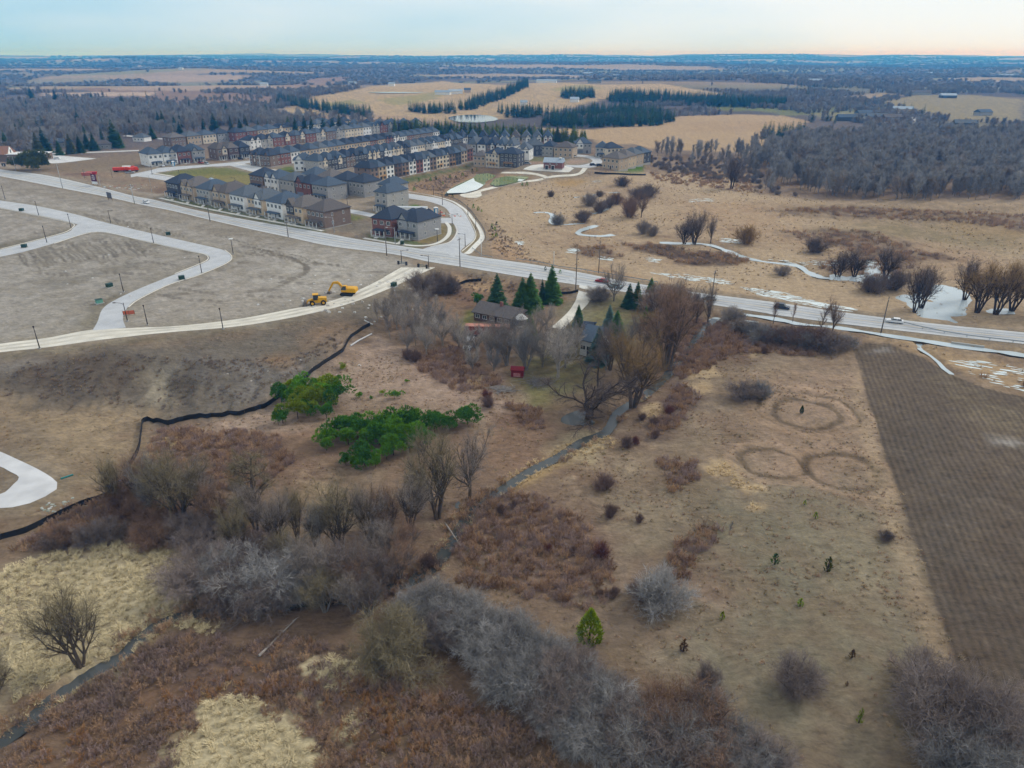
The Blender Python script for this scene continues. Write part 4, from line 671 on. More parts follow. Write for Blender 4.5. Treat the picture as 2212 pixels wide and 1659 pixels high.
# farmstead
def gable_house(name, label, p0, p1, d, eave, rise, wm_, rm, n=4, chim=False, cat='house'):
    p0, p1 = gp(*p0), gp(*p1); w = float(np.hypot(*(p1-p0))); c = (p0+p1)/2; a = math.atan2(*(p1-p0)[::-1]); rt = root(name, label, cat, (*c, float(HB(*c))), a)
    q = MB(); q.box(-w/2, w/2, 0, d, -.5, eave); q.add([(-w/2, 0, eave), (-w/2, d, eave), (-w/2, d/2, eave+rise), (w/2, 0, eave), (w/2, d, eave), (w/2, d/2, eave+rise)], [(0, 2, 1), (3, 4, 5)]); q.obj('wall', wm_, rt)
    q = MB(); q.add(*hip(w, d, eave-.15, rise, .6, 0, True)); q.obj('roof', rm, rt)
    for i in range(n): window(rt, -w/2+w*(i+.5)/n, 0, eave*.4, 1.4, 1.1, 0)
    MB().box(w*.08, w*.08+.95, -.06, .02, 0, 2.1).obj('door', woodd, rt)
    if chim: MB().box(w*.05, w*.05+.9, d*.4, d*.4+.7, eave+rise*.5, eave+rise+1.1).obj('chimney', wallm('red'), rt)
    return rt
gable_house('bungalow', 'long low brick bungalow with brown grey roof among bare farm trees', (1024,692), (1103,708), 9, 2.9, 2.2, wallm('dark_brown'), roofm('brown'), 5, True)
rt = root('sun_porch', 'white glazed sun porch on the end of the brick bungalow', 'porch', g3(1112,703), R(-70)); MB().box(-3.2, 3.2, 0, 3, .5, 2.6).obj('wall', glass, rt); MB().box(-3.25, 3.25, -.05, 3.05, -.3, .9).obj('base', trim, rt)
for i in range(6): MB().box(-3.25+i*1.27, -3.1+i*1.27, -.08, .0, .9, 2.6).obj('frame', trim, rt)
q = MB(); q.add(*hip(6.6, 3.1, 2.6, .5, .15)); q.obj('roof', trim, rt)
gable_house('farm_house', 'small white clapboard house with grey roof behind the blue spruce', (1252,766), (1278,772), 11, 4.6, 2.6, wallm('white'), roofm('slate'), 2)
MB_o = gable_house('shed', 'dark roofed open shed behind the white farm house', (1258,728), (1274,730), 5, 3.0, 1.0, darkm, roofm('charcoal'), 0, cat='shed')
rt = root('garden_shed', 'small red garden shed with white crossed door on the lawn edge', 'shed', g3(1117,816), R(-8)); redm = mat('barn_red', lin(126,34,40,.7), .8, .12, 2); rt.scale = (.6, .6, .72); MB().box(-2.6, 2.6, 0, 3.4, -.3, 2.6).obj('wall', redm, rt); q = MB(); q.add(*hip(5.2, 3.4, 2.6, 1.0, .3, 0, True)); q.obj('roof', redm, rt)
MB().box(-1.6, 1.4, -.08, 0, .2, 1.9).obj('door', mat('barn_red_light', lin(160,60,60,.8), .8), rt); q = MB(); [q.box(-1.6, 1.4, -.12, -.08, .5+k*.45, .56+k*.45) for k in range(3)]; q.obj('door_slat', trim, rt)
rt = root('red_trailer', 'long red container trailer beside the brick bungalow', 'trailer', g3(1052,728), R(-4)); rust = mat('container_red', lin(150,58,46,.8), .7, .2, 1.5); MB().box(-6.5, 6.5, 0, 2.6, .6, 3.2).obj('body', rust, rt); q = MB(); [q.box(-6.4+k*.65, -6.15+k*.65, -.05, 0, .7, 3.1) for k in range(20)]; q.obj('rib', rust, rt); MB().box(-6.5, 6.5, .02, 2.58, 3.2, 3.28).obj('roof', mat('container_roof', lin(190,130,110,.8), .7, .3, 1), rt)
for x in (-4.5, -3.4, 4.5): MB().tube((x, .1, .45), (x, .5, .45), .45, n=10).obj('wheel', darkm, rt)
# site trailer, portable toilets
rt = root('site_trailer', 'long white site office trailer behind the corner houses', 'trailer', g3(882,466), R(-3)); MB().box(-9, 9, 0, 3.2, .7, 3.7).obj('body', trim, rt); MB().box(-9.1, 9.1, -.1, 3.3, 3.7, 3.9).obj('roof', mat('pale_roof', lin(200,206,210,.8), .7), rt); MB().box(-8.8, 8.8, .1, 3.1, .1, .7).obj('skirt', darkm, rt)
for x in (-7.6, 7.4): window(rt, x, 0, 1.8, 1.0, 1.0, 0)
MB().box(-3.4, -1.9, -.05, .01, .8, 3.3).obj('door', mat('bright_blue', lin(52,130,196,.8), .5), rt)
def toilet(u, v, colr, label):
    rt = root('portable_toilet', label, 'toilet', g3(u, v), .3); m_ = mat('plastic_'+colr, lin(*dict(blue=(40,140,190), orange=(216,84,50))[colr], .8), .5); MB().box(-.9, .9, -.9, .9, .1, 3.0).obj('cabin', m_, rt); MB().box(-.55, .55, -.95, -.9, .2, 2.7).obj('door', trim, rt)
    q = MB(); q.add(*hip(1.8, 1.8, 3.0, .45, .08, -.9)); q.obj('roof', trim, rt)
toilet(942,463,'blue','bright blue portable toilet among the site debris'); toilet(375,359,'blue','bright blue portable toilet in front of the white houses')
# the old village on the left: chapel and houses among trees
rt = root('chapel', 'low brown church hall with white gable window at the road edge', 'church', g3(70,348), R(5)); MB().box(-45, 8, 0, 14, -.5, 4.5).obj('wall', wallm('brown'), rt); MB().box(-18, 8.4, -.4, 14.4, 4.5, 5.0).obj('flat_roof', mat('membrane_white', lin(226,228,228,.85), .8), rt)
q = MB(); q.add(*hip(27, 14, 4.5, 5.2, .6, 0, True)); o_ = q.obj('roof', mat('shingle_rust', lin(150,112,92,.8), .9, .15, 1), rt); o_.location.x = -31
g_ = MB().prism([(-4, 4.6), (4, 4.6), (0, 9.6)], -.4, 0); g_ = g_.obj('gable', trim, rt); g_.location = (-17, 6, 0); g_.rotation_euler = (0, 0, math.pi/2); MB().box(-.6, .6, -.5, -.42, 5.2, 7.6).obj('window', glass, g_)
VILL = [(300,306,'white',12), (128,318,'grey',14), (60,322,'grey',16), (222,322,'grey',12), (175,308,'brown',13), (85,268,'grey',14), (300,250,'grey',11), (285,237,'white',9), (470,253,'white',14), (498,258,'brown',11), (545,256,'tan',13), (585,265,'white',12), (620,263,'white',10), (690,270,'tan',10), (545,293,'taupe_',12), (735,278,'tan',10), (255,232,'grey',10)]
ph_ = ['at the village edge beside the evergreens', 'deep among the bare village trees', 'near the church hall', 'below the brown hill field', 'by the willow with yellow twigs', 'beside the back road']
for i, (u, v, c_, w_) in enumerate(VILL):
    c2 = 'tan' if c_.endswith('_') else c_; p = gp(u, v); a_ = random.uniform(-.35, .35); rt = root('village_house', 'old %s gabled house half hidden in the village trees' % c2, 'house', (*p, float(HB(*p))), a_, 'old houses in the village trees, %s' % c2)
    MB().box(-w_/2, w_/2, 0, 9, -.5, 3.6).obj('wall', wallm(c2), rt); q = MB(); q.add(*hip(w_, 9, 3.6, 3.0, .5, 0, i % 3 != 0)); q.obj('roof', roofm(['grey', 'slate', 'taupe', 'brown'][i % 4]), rt)
    for x in (-w_*.3, 0, w_*.3): window(rt, x, 0, 1.2, 1.2, 1.3, 0)
FARM = [(985,203,'white',26,9), (955,205,'white',30,8), (1010,200,'tan',12,8), (570,186,'white',18,8), (845,186,'white',14,8), (1270,160,'white',40,12), (1130,228,'white',10,8), (1240,221,'white',14,10), (390,150,'white',16,10), (1045,176,'grey',20,9), (1285,180,'grey',30,9), (1180,179,'white',50,10), (1950,243,'taupe',26,12), (1895,260,'grey',24,12), (1870,252,'grey',20,12), (1990,205,'grey',34,12), (2050,212,'charcoal',26,14), (2085,275,'charcoal',22,12), (2130,250,'grey',20,12), (1930,262,'brown',22,12), (2180,165,'white',60,14), (1760,178,'white',30,10), (1830,262,'charcoal',22,11), (2010,160,'white',20,10), (1330,165,'white',20,10), (760,183,'white',22,8), (645,260,'white',9,8)]
for i, (u, v, c_, w_, d_) in enumerate(FARM):
    c2 = 'tan' if c_ == 'taupe' else c_; p = gp(u, v); rt = root('farm_building', '%s farm building or country house far out in the fields' % c2, 'building', (*p, float(HB(*p))), random.uniform(-.4, .4), 'far country buildings, %s' % c2)
    MB().box(-w_/2, w_/2, 0, d_, -1, 4.5).obj('wall', wallm(c2), rt); q = MB(); q.add(*hip(w_, d_, 4.5, 3.4, .5, 0, True)); q.obj('roof', roofm(['metal', 'grey', 'slate', 'brown'][i % 4]) if c2 != 'white' else roofm('metal'), rt)
# ================================================================ POLES, FENCES, VEHICLES
steel = mat('galvanised_steel', lin(170,176,180,.8), .5, .06, spec=.4); dpole = mat('dark_bronze_pole', lin(70,62,58,.8), .6, .1); wpole = mat('weathered_timber', lin(112,104,96,.8), .9, .15, 3); lampw = mat('lamp_housing', lin(220,222,220,.8), .5)
def lamp(base, vtop, label, m=None, arm=0.0, ahead=False, cat='street lamp', name='street_lamp', group=None, head=None):
    p = g3(*base); h = max(5, height_to(p, vtop)); rt = root(name, label, cat, p, 0, group); m = m or dpole
    MB().tube((0, 0, -.3), (0, 0, h), .16, .09, 8).obj('pole', m, rt, smooth=True); MB().box(-.3, .3, -.3, .3, -.3, .25).obj('base', found, rt)
    if arm:
        s_ = 1 if arm > 0 else -1; q = MB(); P = [(0, 0, h-.5), (arm*.4, 0, h-.1), (arm, 0, h)]
        for i in range(2): q.tube(P[i], P[i+1], .06, .05, 6)
        q.obj('arm', m, rt); MB().box(min(arm, arm+s_*.8), max(arm, arm+s_*.8), -.17, .17, h-.1, h+.08).obj('lamp_head', lampw if m is not dpole else m, rt)
    elif head: MB().tube((0, 0, h), (0, 0, h+.15), .9, .75, 10).obj('lamp_head', lampw, rt)
    else: MB().tube((0, 0, h), (0, 0, h+.45), .17, .22, 8).obj('lamp_head', m, rt)
SL = [((11.7,431.7),403), ((84,466),437), ((154,493.7),464), ((239.6,482.5),453.8), ((101.6,524),490), ((332,525.4),495.5), ((436,590),555.4), ((267,631),594), ((319,702),662), ((482,711),668.7), ((86,753),707.7)]
ph_s = ['where the site street enters the bare plots', 'along the site street above the rills', 'at the inner corner of the site street fork', 'on the bare plot above the fork', 'beside the branch of the site street', 'on the straight of the site street', 'inside the bend of the site street', 'by the grassy verge of the site street', 'beside the orange barrier near the haul road', 'at the lower edge of the haul road', 'below the haul road at its near end']
for (b_, t_), ph in zip(SL, ph_s): lamp(b_, t_, 'dark slender lamp post '+ph, arm=1.4 if b_[0] in (239.6,) else 0)
lamp((504,549), 516, 'dark lamp post with broad white disc head outside the street bend', head=True); lamp((275.5,694), 654, 'dark lamp post with curved arm over the haul road fork', arm=-2.2)
lamp((34.7,368.4), 338, 'grey curved arm road lamp near the church hall', steel, -2.4); lamp((722,502), 469, 'pale grey road lamp beside the brown corner house', steel, -2.6); lamp((854,529), 491, 'pale grey road lamp in front of the red brick corner house', steel, -2.6)
for b_, t_, ph, ar in (((867.8,569), 540, 'left of the site gate', 2.0), ((926.5,580.7), 554, 'right of the site gate', -2.0), ((1005,532), 505, 'on the verge of the crescent mouth', -2.0), ((977,486), 471, 'inside the crescent bend', 2.0), ((956,443), 417, 'by the debris on the crescent', 0), ((952,479), 460, 'by the coach house', 0), ((1028,497), 477, 'outside the crescent bend', 0), ((1011,465), 452, 'further up the outer crescent pavement', 0), ((937,422), 407, 'at the pond bank', 0), ((751,446), 425, 'on the bare lots behind the second row', 0), ((389,386.5), 372, 'at the park edge', 0), ((510,403), 387, 'at the east side of the park', -1.5), ((329,377), 366, 'at the west tip of the park', 0)):
    lamp(b_, t_, 'dark lamp post '+ph, arm=ar)
lamp((945,523), 495, 'dark post with white lantern head on the corner lawn', head=True); lamp((1040,554), 519, 'white slender pole at the end of the guard rail', lampw); lamp((1196,574), 552, 'white slender pole on the marsh side of the road', lampw)
def upole(base, vtop, label, m=None, wires=True):
    p = g3(*base); h = height_to(p, vtop); rt = root('utility_pole', label, 'utility pole', p, R(-28)); MB().tube((0, 0, -.5), (0, 0, h), .19, .12, 8).obj('pole', m or wpole, rt, smooth=True)
    if wires:
        MB().box(-.06, .06, -1.2, 1.2, h-.8, h-.62).obj('crossarm', wpole, rt)
        for y in (-1.1, 1.1): MB().tube((0, y, h-.62), (0, y, h-.35), .05, n=6).obj('insulator', lampw, rt)
    return Vector((p[0], p[1], p[2]+h))
UP = [((135.5,407),355,'tall pole on the road verge below the church hall'), ((290.7,440),397.7,'tall pole on the road verge across from the rubble lot'), ((454,478.6),421,'tall pole on the verge opposite the front row'), ((622.7,512),478,'dark pole on the verge opposite the dark gabled house'), ((835.6,552),480,'tall pole on the verge opposite the red brick corner house'), ((993.8,576),513,'tall pole on the south side of the junction'), ((1243.6,625.3),538,'tall pole at the mouth of the farm drive'), ((1293,590),519.7,'tall pole on the marsh side of the road opposite the drive'), ((1533,683),584.6,'tall pole rising from the roadside trees by the pool'), ((1903,718.6),641,'leaning tall pole beside the wet ditch')]
for b_, t_, lb in UP: upole(b_, t_, 'weathered grey '+lb, steel if b_[0] < 300 else None)
for b_, t_, lb in (((217,401),381,'short pale post beside the purple sign'), ((183.5,386),365,'thin dark post on the rubble lot'), ((243,385),365,'thin dark post near the orange trucks'), ((329,419),379,'thin pale post at the end of the front row')):
    p = g3(*b_); h = height_to(p, t_); rt = root('site_post', lb, 'post', p); MB().tube((0, 0, -.2), (0, 0, h), .1, .07, 6).obj('post', dpole if 'dark' in lb else steel, rt); MB().box(-.2, .2, -.2, .2, -.2, .15).obj('base', found, rt)
# black silt fence: cloth between stakes
cloth = mat('silt_cloth_black', (.018, .018, .02), .85, .25, 1.5); stake = mat('stake_wood', lin(120,100,78,.8), .9)
def silt(px, label, h=1.0):
    P = GP(px); P = smooth_line(P, 4); n = int(np.hypot(*(P[1:]-P[:-1]).T).sum()/1.2)+2; P = resample(P, n); c = P[0]; rt = root('silt_fence', label, 'fence', (c[0], c[1], 0)); z = H1(P[:, 0], P[:, 1])
    hh = h*(1+.25*fbm(P[:, 0], P[:, 1], 6, 3)); t_ = np.gradient(P, axis=0); t_ /= np.linalg.norm(t_, axis=1)[:, None]; nn_ = np.stack([-t_[:, 1], t_[:, 0]], -1); w1 = .22*fbm(P[:, 0], P[:, 1], 3, 2)[:, None]*nn_
    V = []; [V.extend([(P[i, 0]-c[0], P[i, 1]-c[1], z[i]-.2), (P[i, 0]-c[0]+w1[i, 0], P[i, 1]-c[1]+w1[i, 1], z[i]+hh[i]*.5), (P[i, 0]-c[0], P[i, 1]-c[1], z[i]+hh[i])]) for i in range(n)]
    me = bpy.data.meshes.new('cloth'); me.from_pydata(V, [], [(3*i+k, 3*i+3+k, 3*i+4+k, 3*i+1+k) for i in range(n-1) for k in (0, 1)]); me.materials.append(cloth); me.update(); link('cloth', me, rt); sm_ = MB().box(-.03, .03, -.03, .03, -.3, h*1.2).mesh('stake', [stake])
    for i in range(0, n, 3): link('stake', sm_, rt, (P[i, 0]-c[0]+nn_[i, 0]*.08, P[i, 1]-c[1]+nn_[i, 1]*.08, z[i]))
silt([(-40,1190),(0,1165),(60,1150),(130,1115),(165,1097),(200,1085),(240,1072),(262,1055),(275,1020),(300,975),(306,935),(312,911),(345,912),(372,917),(400,908),(450,903),(520,897),(560,885),(600,862),(640,833),(680,800),(735,765),(745,752)], 'long black silt fence winding along the foot of the spoil slope', 1.15)
silt([(745,752),(755,735),(770,722),(785,712),(800,704)], 'short black silt fence end below the haul road', 1.1); silt([(985,617),(1005,611),(1020,609),(1040,607)], 'black silt fence behind the farm by the main road', 1.0); silt([(1210,637),(1235,634),(1249,630)], 'black silt fence stub beside the farm drive', .9)
silt([(1284,375),(1310,377),(1345,378),(1370,379),(1395,379)], 'black silt fence round the bright lawn on the marsh edge', 1.1)
p = GP([(757,748),(775,737),(803,722)]); rt = root('pipe', 'pale drain pipe lying on the slope near the silt fence', 'pipe', (*p[0], 0)); q = MB()
for i in range(2): q.tube((p[i][0]-p[0][0], p[i][1]-p[0][1], float(H1(*p[i]))+.2), (p[i+1][0]-p[0][0], p[i+1][1]-p[0][1], float(H1(*p[i+1]))+.2), .22, n=8)
q.obj('tube', grav2, rt)
for (a, b_), lb, m_ in ((((232,1053),(262,1038)), 'bright blue pipe lying beside the silt fence', MATS['bright_blue']), (((787,693),(805,702)), 'white bent pipe on the slope', lampw), (((132,1035),(158,1026)), 'teal pipe in the grass by the gravel loop', mat('teal_plastic', lin(40,130,130,.8), .5))):
    a, b2 = gp(*a), gp(*b_); rt = root('pipe', lb, 'pipe', (*a, float(H1(*a))+.15)); MB().tube((0, 0, 0), (b2[0]-a[0], b2[1]-a[1], float(H1(*b2)-H1(*a))), .16, n=8).obj('tube', m_, rt); MB().tube((0, 0, 0), ((b2[0]-a[0])*.06, (b2[1]-a[1])*.06, 0), .2, n=8).obj('collar', m_, rt)
# guard rails
def guard(px, label, h=.75, sp=3.0, m=None):
    P = resample(smooth_line(GP(px), 6), max(3, int(np.hypot(*(GP(px)[1:]-GP(px)[:-1]).T).sum()/sp)+1)); c = P[0]; rt = root('guard_rail', label, 'guard rail', (*c, 0)); z = H1(P[:, 0], P[:, 1]); V = []; m = m or steel
    for i in range(len(P)): V += [(P[i, 0]-c[0], P[i, 1]-c[1], z[i]+h-.32), (P[i, 0]-c[0]+.05, P[i, 1]-c[1]+.05, z[i]+h-.16), (P[i, 0]-c[0], P[i, 1]-c[1], z[i]+h)]
    me = bpy.data.meshes.new('rail'); me.from_pydata(V, [], [(3*i+k, 3*i+3+k, 3*i+4+k, 3*i+1+k) for i in range(len(P)-1) for k in (0, 1)]); me.materials.append(m); me.update(); link('rail', me, rt); pm = MB().box(-.08, .08, -.08, .08, -.3, h).mesh('post', [m])
    for i in range(len(P)): link('post', pm, rt, (P[i, 0]-c[0], P[i, 1]-c[1]+.12, z[i]))
guard([(1063,558),(1050,555),(1035,549),(1020,538)], 'steel guard rail curving round the crescent corner'); guard([(1116,562),(1180,572),(1260,585),(1330,597),(1420,613)], 'steel guard rail along the marsh side of the main road')
guard([(1950,700),(2000,712),(2060,724),(2130,733),(2240,746)], 'post and cable rail along the culvert verge', .8, 5.0); guard([(1048,520),(1047,503),(1032,479),(1006,448),(978,431),(940,421)], 'dark chain fence outside the crescent pavement', 1.3, 3.0, mat('chain_dark', lin(96,100,102,.8), .6))
p0 = gp(2090,748); rt = root('culvert', 'dark culvert mouth under the main road bank', 'culvert', (*p0, -.5), R(-24)); q = MB(); q.box(-4, 4, 0, .5, 1.3, 1.9); q.box(-4, -3, 0, .5, -.5, 1.3); q.box(3, 4, 0, .5, -.5, 1.3); q.obj('headwall', found, rt); MB().box(-3, 3, .2, .3, -.5, 1.3).obj('mouth_shade_panel', darkm, rt)  # solid dark panel painted in place of the shade inside the culvert
# vehicles
tyre = mat('tyre', (.02, .02, .02), .9); rim = mat('wheel_rim', lin(150,152,156,.8), .4, metal=.5); hl = mat('headlight', lin(230,230,225,.9), .2); tl = mat('tail_light', lin(150,24,24,.8), .3)
def car(u, v, ang, colr, label, kind='sedan', group=None):
    m_ = mat('paint_'+colr, lin(*dict(white=(226,228,230), silver=(160,168,172), navy=(34,40,58), black=(28,30,34), red=(150,24,40), teal=(150,170,170), blue=(60,90,130))[colr], .85), .3, .03, spec=.5); rt = root('pickup' if kind == 'pickup' else 'car', label, 'car' if kind != 'pickup' else 'pickup', g3(u, v, .07), R(ang), group)
    L_, Hh = dict(sedan=(4.7, 1.45), suv=(4.8, 1.75), pickup=(5.6, 1.85))[kind]; a = L_/2; wh = .34; belt = wh+.6
    body = [(-a, .32), (-a, belt-.1), (-a+.12, belt), (a-.75, belt-.02), (a-.08, belt-.2), (a, .55), (a, .32)]
    MB().prism(body, -.88, .88).obj('body', m_, rt)
    cb = dict(sedan=[(-a+.5, belt), (-a+1.05, Hh), (a-1.95, Hh), (a-1.15, belt)], suv=[(-a+.12, belt), (-a+.4, Hh), (a-1.9, Hh), (a-1.1, belt)], pickup=[(-.55, belt), (-.35, Hh), (a-2.0, Hh), (a-1.35, belt)])[kind]
    MB().prism([(cb[0][0]+.06, cb[0][1]), (cb[1][0]+.02, cb[1][1]-.1), (cb[2][0]-.02, cb[2][1]-.1), (cb[3][0]-.06, cb[3][1])], -.79, .79).obj('window', glass, rt); q = MB(); q.box(cb[1][0]-.05, cb[2][0]+.05, -.74, .74, Hh-.1, Hh)
    for s_ in (-.8, .74): q.box((cb[1][0]+cb[2][0])/2-.06, (cb[1][0]+cb[2][0])/2+.06, s_, s_+.06, belt, Hh-.05)
    q.obj('roof', m_, rt)
    if kind == 'pickup': MB().box(-a+.15, -.7, -.7, .7, belt-.35, belt+.01).obj('bed', darkm, rt)
    for x in (-a+.85, a-.85):
        for y in (-.8, .62): o = MB().tube((x, y, wh), (x, y+.2, wh), wh, n=12).obj('wheel', tyre, rt); MB().tube((x, y-.01 if y < 0 else y+.2, wh), (x, y if y < 0 else y+.21, wh), wh*.6, n=10).obj('rim', rim, o)
    for y in (-.72, .42): MB().box(a-.06, a+.02, y, y+.3, belt-.42, belt-.25).obj('headlight', hl, rt); MB().box(-a-.02, -a+.05, y, y+.3, belt-.3, belt-.12).obj('tail_light', tl, rt)
dm = lambda u: math.degrees(math.atan2(*(gp(u+30, np.interp(u+30, [q[0] for q in road_c], [q[1] for q in road_c]))-gp(u, np.interp(u, [q[0] for q in road_c], [q[1] for q in road_c])))[::-1]))
car(1932,697,dm(1932)+180,'white','white sedan driving past the leaning utility pole'); car(1689,667,dm(1689),'navy','dark navy sport utility on the road by the roadside trees','suv'); car(1300,610,dm(1300)+180,'red','red car on the main road opposite the farm drive'); car(1331,622,dm(1331),'teal','pale teal car behind the upswept bare tree')
car(1462,645,dm(1460)+180,'silver','silver car half hidden by the roadside thicket','suv'); car(1532,648,dm(1530)+180,'silver','silver sedan beside the roadside pole'); car(316,439,dm(316),'white','white sedan on the main road near the front row'); car(124,344,0,'white','white car alone on the gravel car park')
car(434,353,-40,'red','red pickup parked before the dark red house','pickup'); car(447,355,-45,'silver','silver car parked behind the red pickup','suv'); car(521,345,-20,'black','black car parked before the charcoal house','suv'); car(353,360,-60,'white','white car in the drive of the white houses'); car(1241,340,10,'white','white car on the ring street','suv'); car(1281,358,15,'navy','dark car on the ring street bend','suv'); car(1295,359,15,'black','black car beside the tan corner house','suv'); car(1300,340,60,'black','black car in front of the stone house behind the ring','suv'); car(1127,354,20,'white','white car in the drive above the pond'); car(1140,355,-20,'silver','silver car in the drive above the pond','suv'); car(737,379,-25,'white','white car on the crescent behind the second row'); car(746,381,-25,'blue','blue car on the crescent behind the second row')
# white box van at the farm
rt = root('van', 'white delivery van parked beside the red trailer', 'van', g3(1013,752), R(-103)); vm_ = MATS['paint_white']; MB().prism([(-2.8, .4), (-2.8, 2.6), (.6, 2.6), (1.1, 2.3), (1.7, 1.5), (2.6, 1.25), (2.7, .4)], -1.0, 1.0).obj('body', vm_, rt)
MB().prism([(.85, 2.3), (1.12, 2.24), (1.66, 1.55), (1.5, 1.5)], -.92, .92).obj('windscreen', glass, rt).location = (.06, 0, .06); MB().box(2.62, 2.78, -.8, .8, .45, .8).obj('bumper', darkm, rt)
for x in (-1.8, 1.7):
    for y in (-1.0, .8): o = MB().tube((x, y, .4), (x, y+.22, .4), .4, n=12).obj('wheel', tyre, rt); MB().tube((x, y-.01 if y < 0 else y+.2, .4), (x, y if y < 0 else y+.23, .4), .22, n=10).obj('rim', rim, o)
for y in (-.85, .55): MB().box(2.62, 2.72, y, y+.3, .9, 1.12).obj('headlight', hl, rt)
# excavator and wheel loader
yel = mat('machine_yellow', lin(226,168,32,.85), .5, .08, 1)
rt = root('excavator', 'yellow tracked excavator with folded boom at the haul road', 'excavator', g3(752,637), R(172))
for y in (-1.5, .9): MB().prism([(-2.2, .5), (-1.8, 0), (1.8, 0), (2.2, .5), (1.9, 1.0), (-1.9, 1.0)], y, y+.65).obj('track', tyre, rt)
MB().box(-1.2, 1.2, -.9, .9, .7, 1.2).obj('undercarriage', darkm, rt); MB().prism([(-3.0, 1.25), (-3.0, 2.3), (-2.7, 2.6), (.8, 2.6), (1.3, 1.25)], -1.4, 1.4).obj('body', yel, rt); cabn = MB().prism([(-.2, 1.3), (-.2, 3.4), (1.0, 3.4), (1.7, 2.3), (1.7, 1.3)], .35, 1.45).obj('cab', yel, rt); MB().prism([(0, 2.0), (0, 3.25), (.95, 3.25), (1.62, 2.28), (1.62, 2.0)], .3, 1.5).obj('window', glass, cabn)
def link_arm(rt, nm, P, w, th):
    q = MB()
    for i in range(len(P)-1):
        (x0, z0), (x1, z1) = P[i], P[i+1]; d = math.hypot(x1-x0, z1-z0); nx_, nz_ = -(z1-z0)/d*th[i]/2, (x1-x0)/d*th[i]/2; mx_, mz_ = -(z1-z0)/d*th[i+1]/2, (x1-x0)/d*th[i+1]/2
        q.prism([(x0-nx_, z0-nz_), (x1-mx_, z1-mz_), (x1+mx_, z1+mz_), (x0+nx_, z0+nz_)], -w/2, w/2)
    return q.obj(nm, yel, rt)
link_arm(rt, 'boom', [(1.2, 1.7), (3.0, 4.0), (4.6, 3.9)], .55, [.9, .85, .6]); link_arm(rt, 'stick', [(4.6, 3.9), (6.4, 1.0)], .45, [.6, .45]); MB().prism([(6.2, 1.1), (6.7, .9), (6.9, .1), (6.0, -.1), (5.6, .6)], -.6, .6).obj('bucket', mat('bucket_steel', lin(110,100,90,.8), .6), rt); q = MB().tube((1.5, .3, 1.9), (3.0, .3, 3.5), .1, n=6); q.obj('hydraulic_ram', steel, rt)
rt = root('wheel_loader', 'yellow wheel loader with bucket parked at the haul road', 'loader', g3(684,658), R(195)); MB().prism([(-3.2, .9), (-3.2, 2.2), (-.6, 2.4), (-.4, .8)], -.95, .95).obj('engine_cover', yel, rt); MB().prism([(-.4, .8), (-.4, 1.7), (1.5, 1.5), (1.7, .8)], -.8, .8).obj('front_frame', yel, rt); cabn = MB().box(-.7, .8, -.8, .8, 1.6, 3.3).obj('cab', darkm, rt); MB().box(-.65, .75, -.84, .84, 2.0, 3.05).obj('window', glass, cabn); MB().box(-.85, .95, -.9, .9, 3.3, 3.45).obj('cab_roof', yel, rt)
for x in (-2.1, 1.2):
    for y in (-1.35, .8): o = MB().tube((x, y, .8), (x, y+.55, .8), .8, n=14).obj('wheel', tyre, rt); MB().tube((x, y-.02 if y < 0 else y+.55, .8), (x, y if y < 0 else y+.57, .8), .4, n=10).obj('rim', yel, o)
link_arm(rt, 'lift_arm', [(1.0, 1.9), (2.4, 1.5), (3.0, .7)], 1.2, [.35, .35, .3]); MB().prism([(2.9, .1), (2.9, 1.3), (3.4, 1.5), (4.2, .2)], -1.4, 1.4).obj('bucket', MATS['bucket_steel'], rt)
# orange trucks on the lot
orm = mat('truck_orange', lin(226,66,32,.85), .5, .06)
def truck(u, v, ang, label, m_, L_=8.5, drum=False):
    rt = root('truck', label, 'truck', g3(u, v), R(ang)); MB().box(-L_/2, L_/2, -1.1, 1.1, .7, 1.1).obj('chassis', darkm, rt); MB().prism([(L_/2-2.2, 1.1), (L_/2-2.2, 3.0), (L_/2-.5, 3.0), (L_/2, 2.0), (L_/2, 1.1)], -1.15, 1.15).obj('cab', m_, rt); MB().prism([(L_/2-.62, 2.85), (L_/2-.45, 2.85), (L_/2+.02, 2.05), (L_/2-.1, 2.0)], -1.0, 1.0).obj('windscreen', glass, rt)
    if drum: MB().tube((-L_/2+.3, 0, 2.6), (L_/2-2.6, 0, 2.1), .8, 1.25, 14).obj('drum', trim, rt)
    else: MB().box(-L_/2, L_/2-2.4, -1.25, 1.25, 1.1, 2.9).obj('load_box', m_, rt)
    for x in (-L_/2+1.0, -L_/2+2.2, L_/2-1.2):
        for y in (-1.2, .9): MB().tube((x, y, .5), (x, y+.3, .5), .5, n=12).obj('wheel', tyre, rt)
truck(263,371,8,'orange dump truck on the rubble lot', orm, 10); truck(279,369,10,'orange and white mixer truck beside the dump truck', orm, 8, True); truck(289,371,40,'small orange flatbed beside the mixer truck', orm, 6); car(281,374,10,'silver','grey pickup beside the orange trucks','pickup')
for u, v, lb in ((199,377,'red skip container on the rubble lot'), (188,379,'faded red skip container beside the purple sign')):
    rt = root('skip', lb, 'skip', g3(u, v), .2); m_ = mat('skip_red' if 'faded' not in lb else 'skip_faded', lin(*((200,50,40) if 'faded' not in lb else (190,110,100)), .8), .6); MB().prism([(-2.4, 0), (-3, 1.7), (3, 1.7), (2.4, 0)], -1.1, 1.1).obj('bin', m_, rt); MB().box(-3.05, 3.05, -1.2, 1.2, 1.7, 1.82).obj('rim', m_, rt)
